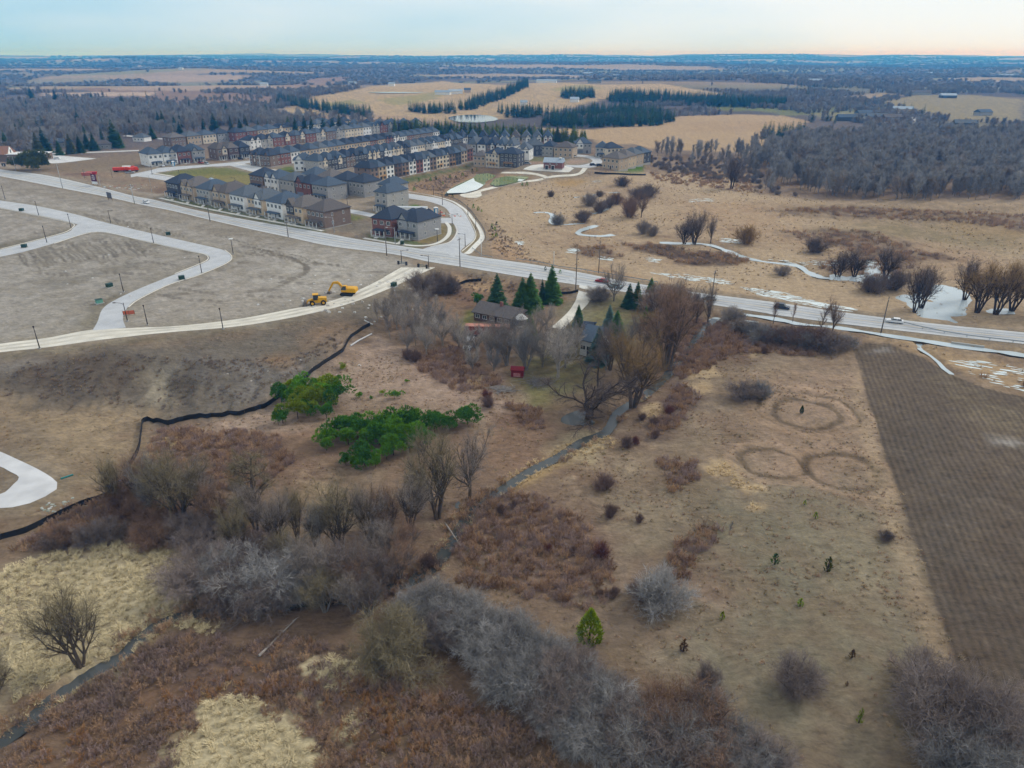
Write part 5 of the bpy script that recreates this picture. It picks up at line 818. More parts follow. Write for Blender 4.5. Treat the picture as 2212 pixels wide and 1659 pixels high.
# signs
rt = root('sign_board', 'tall purple and white estate sign board on the rubble lot', 'sign', g3(206,401), R(-25)); pur = mat('sign_purple', lin(92,30,62,.8), .6); MB().box(-2.2, 2.2, -.1, .1, 2.4, 6.6).obj('panel', pur, rt); MB().box(-2.2, 2.2, -.11, .11, .9, 2.38).obj('lower_panel', trim, rt); q = MB(); q.box(-1.2, 1.2, -.13, -.1, 5.4, 5.7); q.box(-1.5, 1.5, -.13, -.1, 4.3, 4.6); q.box(-1.0, 1.0, -.13, -.1, 3.5, 3.8); q.prism([(-.5, 5.85), (.5, 5.85), (0, 6.4)], -.13, -.1); q.obj('lettering', trim, rt)
for x in (-2.0, 2.0): MB().box(x-.12, x+.12, .1, .3, -.4, 6.6).obj('post', stake, rt)
rt = root('sign_board', 'dark grey notice board on the bare verge of the main road', 'sign', g3(238,433), R(-35)); MB().box(-2.2, 2.2, -.1, .1, 1.0, 4.2).obj('panel', mat('sign_grey', lin(104,104,110,.8), .7), rt); [MB().box(x-.1, x+.1, .1, .3, -.3, 4.2).obj('post', stake, rt) for x in (-1.8, 1.8)]
rt = root('sign_board', 'small black triangular sign on the church lawn', 'sign', g3(9,361), R(-15)); MB().box(-1.6, 1.6, -.1, .1, .6, 2.6).obj('panel', darkm, rt); MB().prism([(-.6, 1.0), (.6, 1.0), (0, 2.1)], -.14, -.1).obj('emblem', trim, rt); MB().box(-.1, .1, .1, .3, -.2, 2.4).obj('post', stake, rt)
# site gates, barrier blocks, utility boxes, rubble
gatem = mat('gate_teal', lin(70,110,120,.8), .6)
for (a, b_), lb in ((((861,571),(878,573)), 'low teal barrier gate left of the haul road mouth'), (((904,577),(922,580)), 'low teal barrier gate right of the haul road mouth')):
    a, b2 = gp(*a), gp(*b_); w = float(np.hypot(*(b2-a))); rt = root('barrier_gate', lb, 'gate', (*a, float(HB(*a))), math.atan2(*(b2-a)[::-1])); [MB().box(0, w, -.06, .06, z_, z_+.14).obj('rail', gatem, rt) for z_ in (.5, .95)]; [MB().box(x-.3, x+.3, -.3, .3, -.1, 1.3).obj('block', darkm, rt) for x in (0, w)]
boxm = mat('transformer_green', lin(46,74,62,.8), .6, .06)
for k, (u, v, ph) in enumerate(((47,456,'above the site street entrance'), (53,535,'beside the branch street'), (364,508,'above the long site street'), (393,604,'below the site street bend'), (215,655,'pale on the grassy verge of the site street'), (237,620,'on the rilled plot'), (851,619,'beside the haul road'), (686,648,'behind the wheel loader'), (869,528,'on the corner lawn'))):
    rt = root('utility_box', 'green utility box on a concrete pad '+ph, 'utility box', g3(u, v), .2*k); MB().box(-1.2, 1.2, -1, 1, -.2, .2).obj('pad', found, rt); MB().box(-.9, .9, -.7, .7, .2, 1.3).obj('cabinet', mat('box_teal', lin(110,170,150,.8), .6) if 'pale' in ph else boxm, rt); MB().box(-.95, .95, -.75, .75, 1.3, 1.4).obj('lid', boxm, rt)
ornet = mat('barrier_orange', lin(214,110,80,.8), .7, .2, 3)
rt = root('safety_barrier', 'orange mesh safety barrier beside the curved arm lamp', 'barrier', g3(279,680), .3); MB().box(-1.6, 1.6, -.03, .03, .2, 1.3).obj('mesh', ornet, rt); [MB().box(x-.05, x+.05, -.06, .06, -.2, 1.4).obj('post', stake, rt) for x in (-1.5, 0, 1.5)]
def rubble(name, label, u, v, n, sp, cols, smin=.3, smax=1.0, cat='rubble', sy=.6):
    p = gp(u, v); rt = root(name, label, cat, (*p, 0))
    for k in range(n):
        x, y = random.gauss(0, sp), random.gauss(0, sp*sy); s_ = random.uniform(smin, smax); z = float(H1(p[0]+x, p[1]+y)); q = MB(); a = [random.uniform(.6, 1) for _ in range(8)]
        q.add([(i*s_*a[0], j*s_*a[1], l*s_*.6*a[2]) for i, j, l in ((-1,-1,-.3),(1,-.8,-.3),(.9,1,-.3),(-1,.8,-.3),(-.7,-.6,.6*a[3]),(.6,-.7,.9*a[4]),(.7,.5,.7*a[5]),(-.5,.6,1*a[6]))], [(0,3,2,1),(4,5,6,7),(0,1,5,4),(1,2,6,5),(2,3,7,6),(3,0,4,7)])
        o = q.obj('block', mat('rub_%d_%d_%d' % cols[k % len(cols)], lin(*cols[k % len(cols)], .8), .9), rt, (x, y, z), random.uniform(0, 6))
rubble('rubble_pile', 'mixed rubble and scrap heap beside the purple sign', 285, 405, 40, 9, [(176,150,136),(200,196,190),(160,110,96),(190,200,206),(140,130,118)]); rubble('debris_pile', 'heap of pale and orange site debris by the blue toilet', 955, 462, 40, 4.5, [(216,120,90),(206,204,200),(180,170,156),(190,80,56),(60,60,62)]); rubble('debris_pile', 'dark and orange bins and scrap behind the white trailer', 917, 459, 14, 2.6, [(40,44,50),(226,80,46),(30,40,44)], .6, 1.3)
rubble('broken_concrete', 'row of broken concrete slabs along the haul road edge', 758, 662, 34, 9, [(204,202,196),(190,188,182),(170,164,156)], .35, .9, sy=.5); rubble('broken_concrete', 'scattered white concrete lumps beyond the excavator', 815, 606, 20, 7, [(210,208,204),(196,192,184)], .3, .8)
rubble('rock_mat', 'pale rock apron at the outfall beside the gravel loop', 130, 1098, 46, 2.6, [(196,196,190),(170,176,166),(150,158,146)], .2, .5, sy=.45); rubble('boulders', 'pale boulders scattered at the foot of the spoil slope', 620, 810, 16, 10, [(196,188,180),(180,170,160)], .25, .5)
for k in range(26):
    u = random.uniform(60, 800); v = 400+u*.2+random.uniform(20, 190)
    if v > 690-u*.05: continue
    rt = tag(link('stone', None, None, g3(u, v), random.uniform(0, 6)), 'pale loose stone lying on the bare site ground', 'stone', 'loose stones on the site'); s_ = random.uniform(.25, .5); q = MB(); q.add([(i*s_, j*s_*.8, l*s_) for i, j, l in ((-1,-1,-.2),(1,-.8,-.2),(.9,1,-.2),(-1,.8,-.2),(-.7,-.6,.4),(.6,-.7,.6),(.7,.5,.5),(-.5,.6,.6))], [(0,3,2,1),(4,5,6,7),(0,1,5,4),(1,2,6,5),(2,3,7,6),(3,0,4,7)]); q.obj('block', mat('rub_210_208_204', lin(210,208,204,.8), .9), rt)
# ================================================================ VEGETATION
def twm(key):
    c = dict(greybrown=(150,138,128), pale=(176,166,156), grey=(140,136,132), silver=(164,160,156), gold=(150,122,82), olive=(138,126,100), purple=(142,128,120), brown=(146,118,98), dark=(120,106,98), red=(124,82,74), wine=(126,104,94), wood=(160,157,154), bbrown=(196,162,130), bpurple=(176,152,142), bdark=(156,134,116))[key]
    return mat('twig_'+key, lin(*c, .85), .95, .18, .5, spec=.05, rnd=.14)
def barkm(key): return mat('bark_'+key, lin(*dict(brown=(104,92,82), grey=(134,128,122), pale=(160,152,144), dark=(78,68,62))[key], .8), .95, .2, 1.5, .3, spec=.05)
def leafm(key):
    c = dict(spruce=(74,108,46), dark=(62,90,56), blue=(92,116,106), pine=(112,160,40), pined=(84,132,42), lime=(146,164,40), olive=(92,98,44), rust=(104,74,44), belt=(128,144,52), far=(66,90,66))[key]
    return mat('leaf_'+key, lin(*c, .85), .9, .3, .8, spec=.08, rnd=.18)
class TB:
    "tree builder: tapered limbs (trunk mesh) and fine twigs (crown mesh)"
    def __init__(s, seed): s.r = random.Random(seed); s.np = np.random.default_rng(seed); s.limb = MB(); s.tips = []
    def rot(s, d, ang):
        a = np.array([s.r.gauss(0, 1) for _ in range(3)]); a -= d*a.dot(d); a /= np.linalg.norm(a); return d*math.cos(ang)+a*math.sin(ang)
    def grow(s, p, d, L_, r, lvl, P):
        n = P['seg'][lvl]; p = np.array(p, float); d = np.array(d, float)/np.linalg.norm(d); last = lvl == P['lv']
        for i in range(n):
            w = P['wob'][lvl]; d = d+np.array([s.r.gauss(0, w), s.r.gauss(0, w), s.r.gauss(0, w)])+np.array([0, 0, P['up'][lvl]]); d /= np.linalg.norm(d); q = p+d*L_/n; r2 = max(r*(1-.75/n), .012)
            if r > .02: s.limb.tube(p, q, r, r2, P['sides'][lvl], caps=False)
            if (i+1)/n > P['bare'][lvl]:
                for _ in range(P['kids'][lvl]):
                    f = s.r.random(); b = p+(q-p)*f
                    if last: s.tips.append((b, d))
                    else:
                        t = (i+f)/n; k = s.rot(d, s.r.uniform(*P['ang'][lvl])); s.grow(b, k, P['len'][lvl+1]*(1-P['tap'][lvl]*t)*s.r.uniform(.7, 1.15), max(r2*.66, .02), lvl+1, P)
            p, r = q, r2
        s.tips.append((p, d))
    def crown(s, P):
        b = np.array([t[0] for t in s.tips]); d = np.array([t[1] for t in s.tips]); V = []
        def needles(b, d, k, spread, L_, w, up=0.0):
            n = len(b); b = np.repeat(b, k, 0); d = np.repeat(d, k, 0)+s.np.normal(0, spread, (n*k, 3)); d[:, 2] += up; d /= np.linalg.norm(d, axis=1)[:, None]
            l = L_*s.np.uniform(.5, 1.2, n*k); e = b+d*l[:, None]; sd_ = np.cross(d, s.np.normal(0, 1, (n*k, 3))); sd_ /= np.linalg.norm(sd_, axis=1)[:, None]
            V.append(np.stack([b-sd_*w/2, b+sd_*w/2, e], 1)); m_ = s.np.uniform(.25, .9, n*k)[:, None]; return b+(e-b)*m_, d
        b1, d1 = needles(b, d, P['tw'][0], P['tws'], P['twl'][0], P['tww'][0], P.get('twup', 0)); needles(b1, d1, P['tw'][1], P['tws'], P['twl'][1], P['tww'][1], P.get('twup', 0))
        V = np.concatenate(V).reshape(-1, 3); return V
def tri_mesh(name, V, m):
    n = len(V)//3; me = bpy.data.meshes.new(name); me.vertices.add(len(V)); me.vertices.foreach_set('co', V.astype(np.float32).ravel()); me.loops.add(n*3); me.polygons.add(n); me.loops.foreach_set('vertex_index', np.arange(n*3)); me.polygons.foreach_set('loop_start', np.arange(n)*3); me.update(calc_edges=True); me.materials.append(m); return me
ST = dict(
 maple=dict(H=14, stems=1, trunk=5.5, r=.36, lv=2, seg=[4,5,4], wob=[.05,.10,.14], up=[.05,.10,.05], sides=[7,5,3], bare=[.35,.2,.15], kids=[4,3,2], ang=[(.5,.95),(.45,.9),(.4,.9)], len=[5.5,6.5,3.0], tap=[-.1,.45,.4], tw=(2,3), tws=.55, twl=(1.2,.7), tww=(.024,.018), lean=.06),
 oak=dict(H=11, stems=1, trunk=3.6, r=.50, lv=2, seg=[4,7,5], wob=[.08,.20,.24], up=[.03,.03,.04], sides=[8,6,4], bare=[.3,.25,.1], kids=[3,2,3], ang=[(.9,1.35),(.5,1.0),(.4,.9)], len=[3.6,9.5,3.0], tap=[.1,.4,.4], tw=(2,2), tws=.6, twl=(1.2,.8), tww=(.04,.03), lean=.05),
 willow=dict(H=13, stems=4, trunk=6.5, r=.34, lv=2, seg=[5,5,4], wob=[.07,.12,.15], up=[.04,.07,.02], sides=[6,4,3], bare=[.35,.2,.15], kids=[2,3,1], ang=[(.3,.75),(.35,.9),(.4,.9)], len=[6.5,5.0,2.4], tap=[.2,.4,.4], tw=(2,2), tws=.5, twl=(1.1,.7), tww=(.026,.02), lean=.42),
 poplar=dict(H=13, stems=1, trunk=11, r=.16, lv=1, seg=[8,5], wob=[.03,.09], up=[.03,.14], sides=[6,3], bare=[.25,.1], kids=[3,2], ang=[(.5,.9),(.4,.9)], len=[11,3.6], tap=[.55,.4], tw=(3,3), tws=.5, twl=(1.1,.7), tww=(.04,.03), lean=.06),
 dead=dict(H=11, stems=1, trunk=8.5, r=.30, lv=2, seg=[6,5,3], wob=[.06,.18,.25], up=[.02,.02,.02], sides=[7,4,3], bare=[.15,.2,.2], kids=[3,2,2], ang=[(1.0,1.5),(.5,1.0),(.4,.9)], len=[8.5,4.6,1.6], tap=[.6,.4,.4], tw=(2,2), tws=.6, twl=(.9,.6), tww=(.04,.03), lean=.05),
 thorn=dict(H=6, stems=9, trunk=2.6, r=.17, lv=2, seg=[3,3,3], wob=[.12,.16,.2], up=[.03,.05,.03], sides=[4,3,3], bare=[.2,.1,.1], kids=[2,3,2], ang=[(.3,.9),(.4,1.0),(.4,1.0)], len=[2.6,2.2,1.2], tap=[.1,.3,.3], tw=(2,2), tws=.6, twl=(.9,.55), tww=(.026,.018), lean=.75),
 shrub=dict(H=3, stems=16, trunk=1.7, r=.05, lv=1, seg=[3,3], wob=[.12,.18], up=[.03,.05], sides=[3,3], bare=[.1,.1], kids=[3,2], ang=[(.3,.8),(.4,1.0)], len=[1.7,1.1], tap=[.2,.3], tw=(2,3), tws=.5, twl=(.7,.5), tww=(.024,.018), twup=.15, lean=.62),
 wood=dict(H=14, stems=1, trunk=9.5, r=.22, lv=1, seg=[5,4], wob=[.05,.13], up=[.03,.12], sides=[4,3], bare=[.35,.1], kids=[3,2], ang=[(.4,.95),(.4,.9)], len=[9.5,4.6], tap=[.35,.4], tw=(4,3), tws=.6, twl=(2.0,1.3), tww=(.13,.10), lean=.06),
 brush=dict(H=1.5, stems=7, trunk=.9, r=.015, lv=0, seg=[3], wob=[.15], up=[.04], sides=[3], bare=[0], kids=[2], ang=[(.4,.8)], len=[.9], tap=[.3], tw=(2,3), tws=.45, twl=(.55,.4), tww=(.05,.04), twup=.3, lean=.55),
 far=dict(H=14, stems=3, trunk=8, r=.22, lv=0, seg=[4], wob=[.1], up=[.05], sides=[3], bare=[.2], kids=[3], ang=[(.5,.9)], len=[8], tap=[.4], tw=(3,3), tws=.8, twl=(4.0,2.6), tww=(.5,.4), lean=.35))
PROTO = {}
def proto(style, k):
    if (style, k) in PROTO: return PROTO[style, k]
    P = ST[style]; b = TB(hash((style, k)) % 1000 if False else sum(map(ord, style))*17+k*101); n = P['stems']
    for i in range(n):
        a = 2*math.pi*i/n+b.r.uniform(-.4, .4); le = P['lean']*(b.r.uniform(.25, 1.1) if n > 1 else b.r.uniform(-1, 1)); d = np.array([math.cos(a)*math.sin(le), math.sin(a)*math.sin(le), math.cos(le)])
        b.grow((math.cos(a)*.25*(n > 1), math.sin(a)*.25*(n > 1), -.25), d, P['trunk']*b.r.uniform(.8, 1.1), P['r']*(1 if n == 1 else b.r.uniform(.7, 1)), 0, P)
    tm = b.limb.mesh('trunk', [barkm('grey')]); V = b.crown(P); cm_ = tri_mesh('crown', V, twm('greybrown')); PROTO[style, k] = (tm, cm_, float(np.percentile(V[:, 2], 99.5))); return PROTO[style, k]
TWN = dict(greybrown='grey brown', pale='pale', grey='grey', silver='silver', gold='golden', olive='olive', purple='purple', brown='brown', dark='dark', wine='dull wine red', red='bright red')
def setm(o, m):
    o.material_slots[0].link = 'OBJECT'; o.material_slots[0].material = m
def bare(style, u, v, hpx, label, tw='greybrown', bk='grey', group=None, ws=1.0, name='bare_tree', cat='tree', k=None, rz=None, parts=True, z=None):
    tm, cm_, hh = proto(style, random.randrange(3) if k is None else k); p = g3(u, v) if z is None else z; h = height_to(p, v-hpx); s_ = h/hh
    rt = root(name, label.replace('%s', TWN.get(tw, tw)), cat, p, random.uniform(0, 6.28) if rz is None else rz, (group+', '+TWN.get(tw, tw)) if group and '%s' in label else group); rt.scale = (s_*ws, s_*ws, s_); a = link('trunk', tm, rt); setm(a, barkm(bk)); c = link('crown', cm_, rt); setm(c, twm(tw)); return rt
# ---- conifers
def spruce_mesh(seed, H=12.0, rad=2.6, whorls=26, per=11, droop=.35, name='spruce'):
    r_ = np.random.default_rng(seed); V = []
    for i in range(whorls):
        t = (i+.5)/whorls; z = H*(.04+.95*t); L_ = rad*(1-t)**.85+.12
        for j in range(per):
            a = r_.uniform(0, 2*math.pi); l = L_*r_.uniform(.65, 1.15); zz = z+r_.normal(0, .15); dr_ = droop*l*r_.uniform(.5, 1.2); ca, sa = math.cos(a), math.sin(a); ex = np.array([ca*l, sa*l, zz-dr_+.1*l]); b0 = np.array([ca*.05, sa*.05, zz]); m_ = (b0+ex)/2+np.array([0, 0, .06*l])
            for s_ in (-1, 1):
                w_ = .30*l+.12; sd_ = np.array([-sa, ca, 0])*w_*s_; V += [b0, m_+sd_+np.array([0, 0, -.15*w_]), ex]; e2 = m_+sd_*1.5+np.array([ca, sa, -.3])*.25*l; V += [b0+(ex-b0)*.35, b0+(ex-b0)*.75+np.array([0, 0, .05]), e2]
    return tri_mesh(name, np.array(V), leafm('spruce'))
def tuft_mesh(seed, H=5.0, rx=1.9, n=260, k=9, L_=.5, shape='pine', up=.5, w=.10, name='pine'):
    r_ = np.random.default_rng(seed); V = []
    lobes = [(r_.normal(0, rx*.42, 2), r_.uniform(.35, .85)*H, r_.uniform(.45, .8)*rx) for _ in range(9)]
    for i in range(n):
        if shape == 'pine':
            c, zc, lr = lobes[r_.integers(9)]; d = r_.normal(0, 1, 3); d /= np.linalg.norm(d); d[2] = abs(d[2])*.9-.15; p = np.array([c[0], c[1], zc*.9])+d*lr*r_.uniform(.75, 1.05); o = d
        else:
            t = r_.random()**.8; a = r_.uniform(0, 6.283); rr_ = rx*(math.sin(math.pi*min(1, .12+t*.88)**.75))*r_.uniform(.75, 1.05)*(1.0-.25*t); p = np.array([math.cos(a)*rr_, math.sin(a)*rr_, H*(.03+.95*t)]); o = np.array([math.cos(a)*.7, math.sin(a)*.7, .5])
        d = o[None]+r_.normal(0, .55, (k, 3)); d[:, 2] += up; d /= np.linalg.norm(d, axis=1)[:, None]; e = p+d*L_*r_.uniform(.6, 1.2, (k, 1)); s_ = np.cross(d, r_.normal(0, 1, (k, 3))); s_ /= np.linalg.norm(s_, axis=1)[:, None]; V.append(np.stack([p-d*.1-s_*w, p-d*.1+s_*w, e], 1).reshape(-1, 3))
    return tri_mesh(name, np.concatenate(V), leafm('pine'))
TRK = MB().tube((0, 0, -.3), (0, 0, 1), .16, .03, 6).mesh('conifer_trunk', [barkm('dark')])
CON = dict(spruce=[(spruce_mesh(s, 12, 3.1+.3*s, 28, 15), 12.0) for s in range(3)], narrow=[(spruce_mesh(9, 12, 2.1, 28, 14), 12.0)], farcon=[(spruce_mesh(20+s, 12, 2.6, 14, 11), 12.0) for s in range(2)], pine=[(tuft_mesh(s, 5, 2.2+.2*s, 560, 9, .55, w=.10), 4.9) for s in range(4)], round=[(tuft_mesh(30+s, 5, 3.0, 760, w=.10), 4.6) for s in range(2)], cedar=[(tuft_mesh(40+s, 5, 1.45, 460, 9, .42, 'cedar', .9, .08), 5.0) for s in range(2)], sap=[(tuft_mesh(50+s, 2, .55, 40, 9, .35, 'cedar', .5, .06), 2.1) for s in range(2)])
def conifer(kind, u, v, hpx, label, lf='spruce', group=None, ws=1.0, name='conifer', p=None, h=None, parts=True):
    me, hh = random.choice(CON[kind]); p = g3(u, v) if p is None else p; s_ = (height_to(p, v-hpx) if h is None else h)/hh
    if parts:
        rt = root(name, label, 'tree', p, random.uniform(0, 6.28), group); rt.scale = (s_*ws, s_*ws, s_); t_ = link('trunk', TRK, rt); t_.scale = (1, 1, hh*.9); c = link('crown', me, rt); setm(c, leafm(lf))
    else:
        c = tag(link(name, me, None, p, random.uniform(0, 6.28), (s_*ws, s_*ws, s_)), label, 'tree', group); setm(c, leafm(lf))
SPR = [(1074,662,63,'spruce','dark','spruce behind the bungalow nearest the silt fence',1.0), (1129,670,62,'spruce','spruce','broad spruce, left of the pair behind the bungalow',1.15), (1146,667,68,'spruce','spruce','broad spruce, right of the pair behind the bungalow',1.05), (1171,653,45,'narrow','dark','slim dark spruce beside the tallest spruce',1.0), (1191.5,650,68,'spruce','spruce','tallest spruce left of the farm drive',1.0), (1145,730,51,'spruce','spruce','spruce in front of the bungalow end',1.05), (1249,701,39,'spruce','dark','small dark spruce at the foot of the drive',1.0), (1315,714,50,'spruce','blue','bluish spruce behind the white farm house',1.0), (1331,727,51,'spruce','spruce','green spruce right of the white farm house',1.05), (1291,782,68,'spruce','blue','blue spruce in front of the white farm house',.95), (1358,660,43,'spruce','dark','left of two dark spruces by the roadside',1.0), (1375,662,48,'spruce','dark','right of two dark spruces by the roadside',1.0), (1393,698,36,'narrow','spruce','narrow spruce alone east of the lawn',1.0), (1406,627,26,'spruce','spruce','twin topped small spruce at the road edge',1.1), (1483,707,10,'sap','spruce','tiny spruce on the farm lawn',1.0)]
for u, v, h, kd, lf, lb, ws in SPR: conifer(kd, u, v+3, h*1.2, lb, lf, ws=ws*1.15, name='spruce')
conifer('pine', 1030, 661, 27, 'small round green pine left of the bungalow', 'pined', name='pine', ws=.8); conifer('cedar', 1273, 1390, 72, 'bright yellow green cedar alone at the thicket edge', 'lime', name='cedar', ws=1.05)
SAP = [(1673,1220,25,'spruce','pine sapling on the dry meadow',1.1), (1787,1233,31,'olive','rusty green juniper on the dry meadow',.8), (1476,1408,26,'rust','rust brown juniper by the thicket',1.0), (1559,1340,20,'lime','thin lime sapling beside a faint track',.8), (1728,1309,17,'lime','lime sapling in the middle of the dry meadow',1.1), (1840,1419,16,'rust','small rust brown juniper near the field edge',1.0), (1855,1562,18,'lime','front of two lime saplings near the purple bushes',1.0), (1860,1545,15,'lime','rear of two lime saplings near the purple bushes',.9), (1761,1120,14,'lime','bright sapling below the twin rings',1.1), (1738,1090,10,'lime','tiny bright sapling below the twin rings',1.0), (1829,1480,8,'rust','tiny rust sapling on the meadow',1.0)]
for u, v, h, lf, lb, ws in SAP: conifer('sap', u, v, h, lb, lf, name='sapling', ws=ws)
conifer('cedar', 1731, 893, 17, 'dark cedar alone inside the grass ring', 'dark', name='cedar', ws=.8)
zp = lambda x, y: (576+.2951*x, 806.4+.2951*y)
P1 = [(110,215,95),(180,130,60),(270,150,100),(350,165,90),(440,170,110),(490,170,100),(520,205,90),(200,250,90),(290,260,100),(380,250,110),(470,260,100),(230,330,100),(320,310,70),(120,365,80),(85,375,60),(440,330,80),(250,200,90),(400,200,100)]
P2 = [(450,520,90),(520,460,95),(580,440,100),(640,460,90),(700,470,100),(600,520,90),(740,450,80),(740,530,95),(820,440,90),(870,430,100),(830,520,110),(900,510,100),(960,450,110),(1040,420,120),(1080,410,100),(1000,520,110),(1090,500,100),(930,600,110),(880,630,90),(1050,580,100),(1150,520,80),(1180,550,90),(690,640,90),(720,680,100),(580,670,60),(800,690,70),(440,565,70),(650,680,60),(1000,420,90),(1130,460,80)]
for x, y, h in P1: conifer('pine', *zp(x, y), h*.2951*1.4, 'bushy green pine in the grove beside the silt fence', random.choice(['pine','pine','pined','lime']), 'pines of the grove by the silt fence', random.uniform(.72, .95), 'pine')
for x, y, h in P2: conifer('pine', *zp(x, y), h*.2951*1.4, 'bushy green pine in the grove above the dead tree', random.choice(['pine','pine','pined','pined']), 'pines of the grove in the meadow', random.uniform(.75, 1.0), 'pine')
for x, y, h, lb in ((1230,425,130,'left'), (1340,400,85,'middle'), (1470,370,115,'right')): conifer('round', *zp(x, y), h*.2951, 'dense round pine, %s of three at the grove end' % lb, 'pined', name='pine', ws=1.05)
for x, y, h, lb in ((680,175,35,'small pine alone in the pink meadow'), (765,192,25,'tiny pine in the pink meadow'), (845,160,35,'lime pine in the pink meadow'), (935,190,65,'round pine in the pink meadow'), (525,55,40,'pine beside the silt fence above the grove'), (1025,65,22,'tiny pine near the tan hay patch'), (560,-30,40,'yellowish pine by the silt fence crest')): conifer('pine', *zp(x, y), h*.2951, lb, 'lime' if 'lime' in lb or 'yellow' in lb else 'pine', name='pine')
for u, v, h in ((880,398,8),(870,400,6),(905,393,9),(930,391,9),(942,389,9),(957,398,7),(972,385,8),(985,387,8),(1000,380,8),(1020,372,8),(1030,370,7),(895,412,9),(965,424,9),(978,426,7),(1023,451,11),(1033,455,10),(1040,458,6),(1063,490,8),(1073,487,9),(1062,497,10),(1069,498,9),(1065,515,12),(1072,512,9),(1128,402,9),(1138,402,10),(1178,585,10),(1190,588,9),(1210,591,9)):
    conifer('sap', u, v, h, 'small planted evergreen on the bank above the marsh', random.choice(['pine','lime','dark']), 'planted evergreens on the banks', random.uniform(.9, 1.4), 'young_evergreen', parts=False)
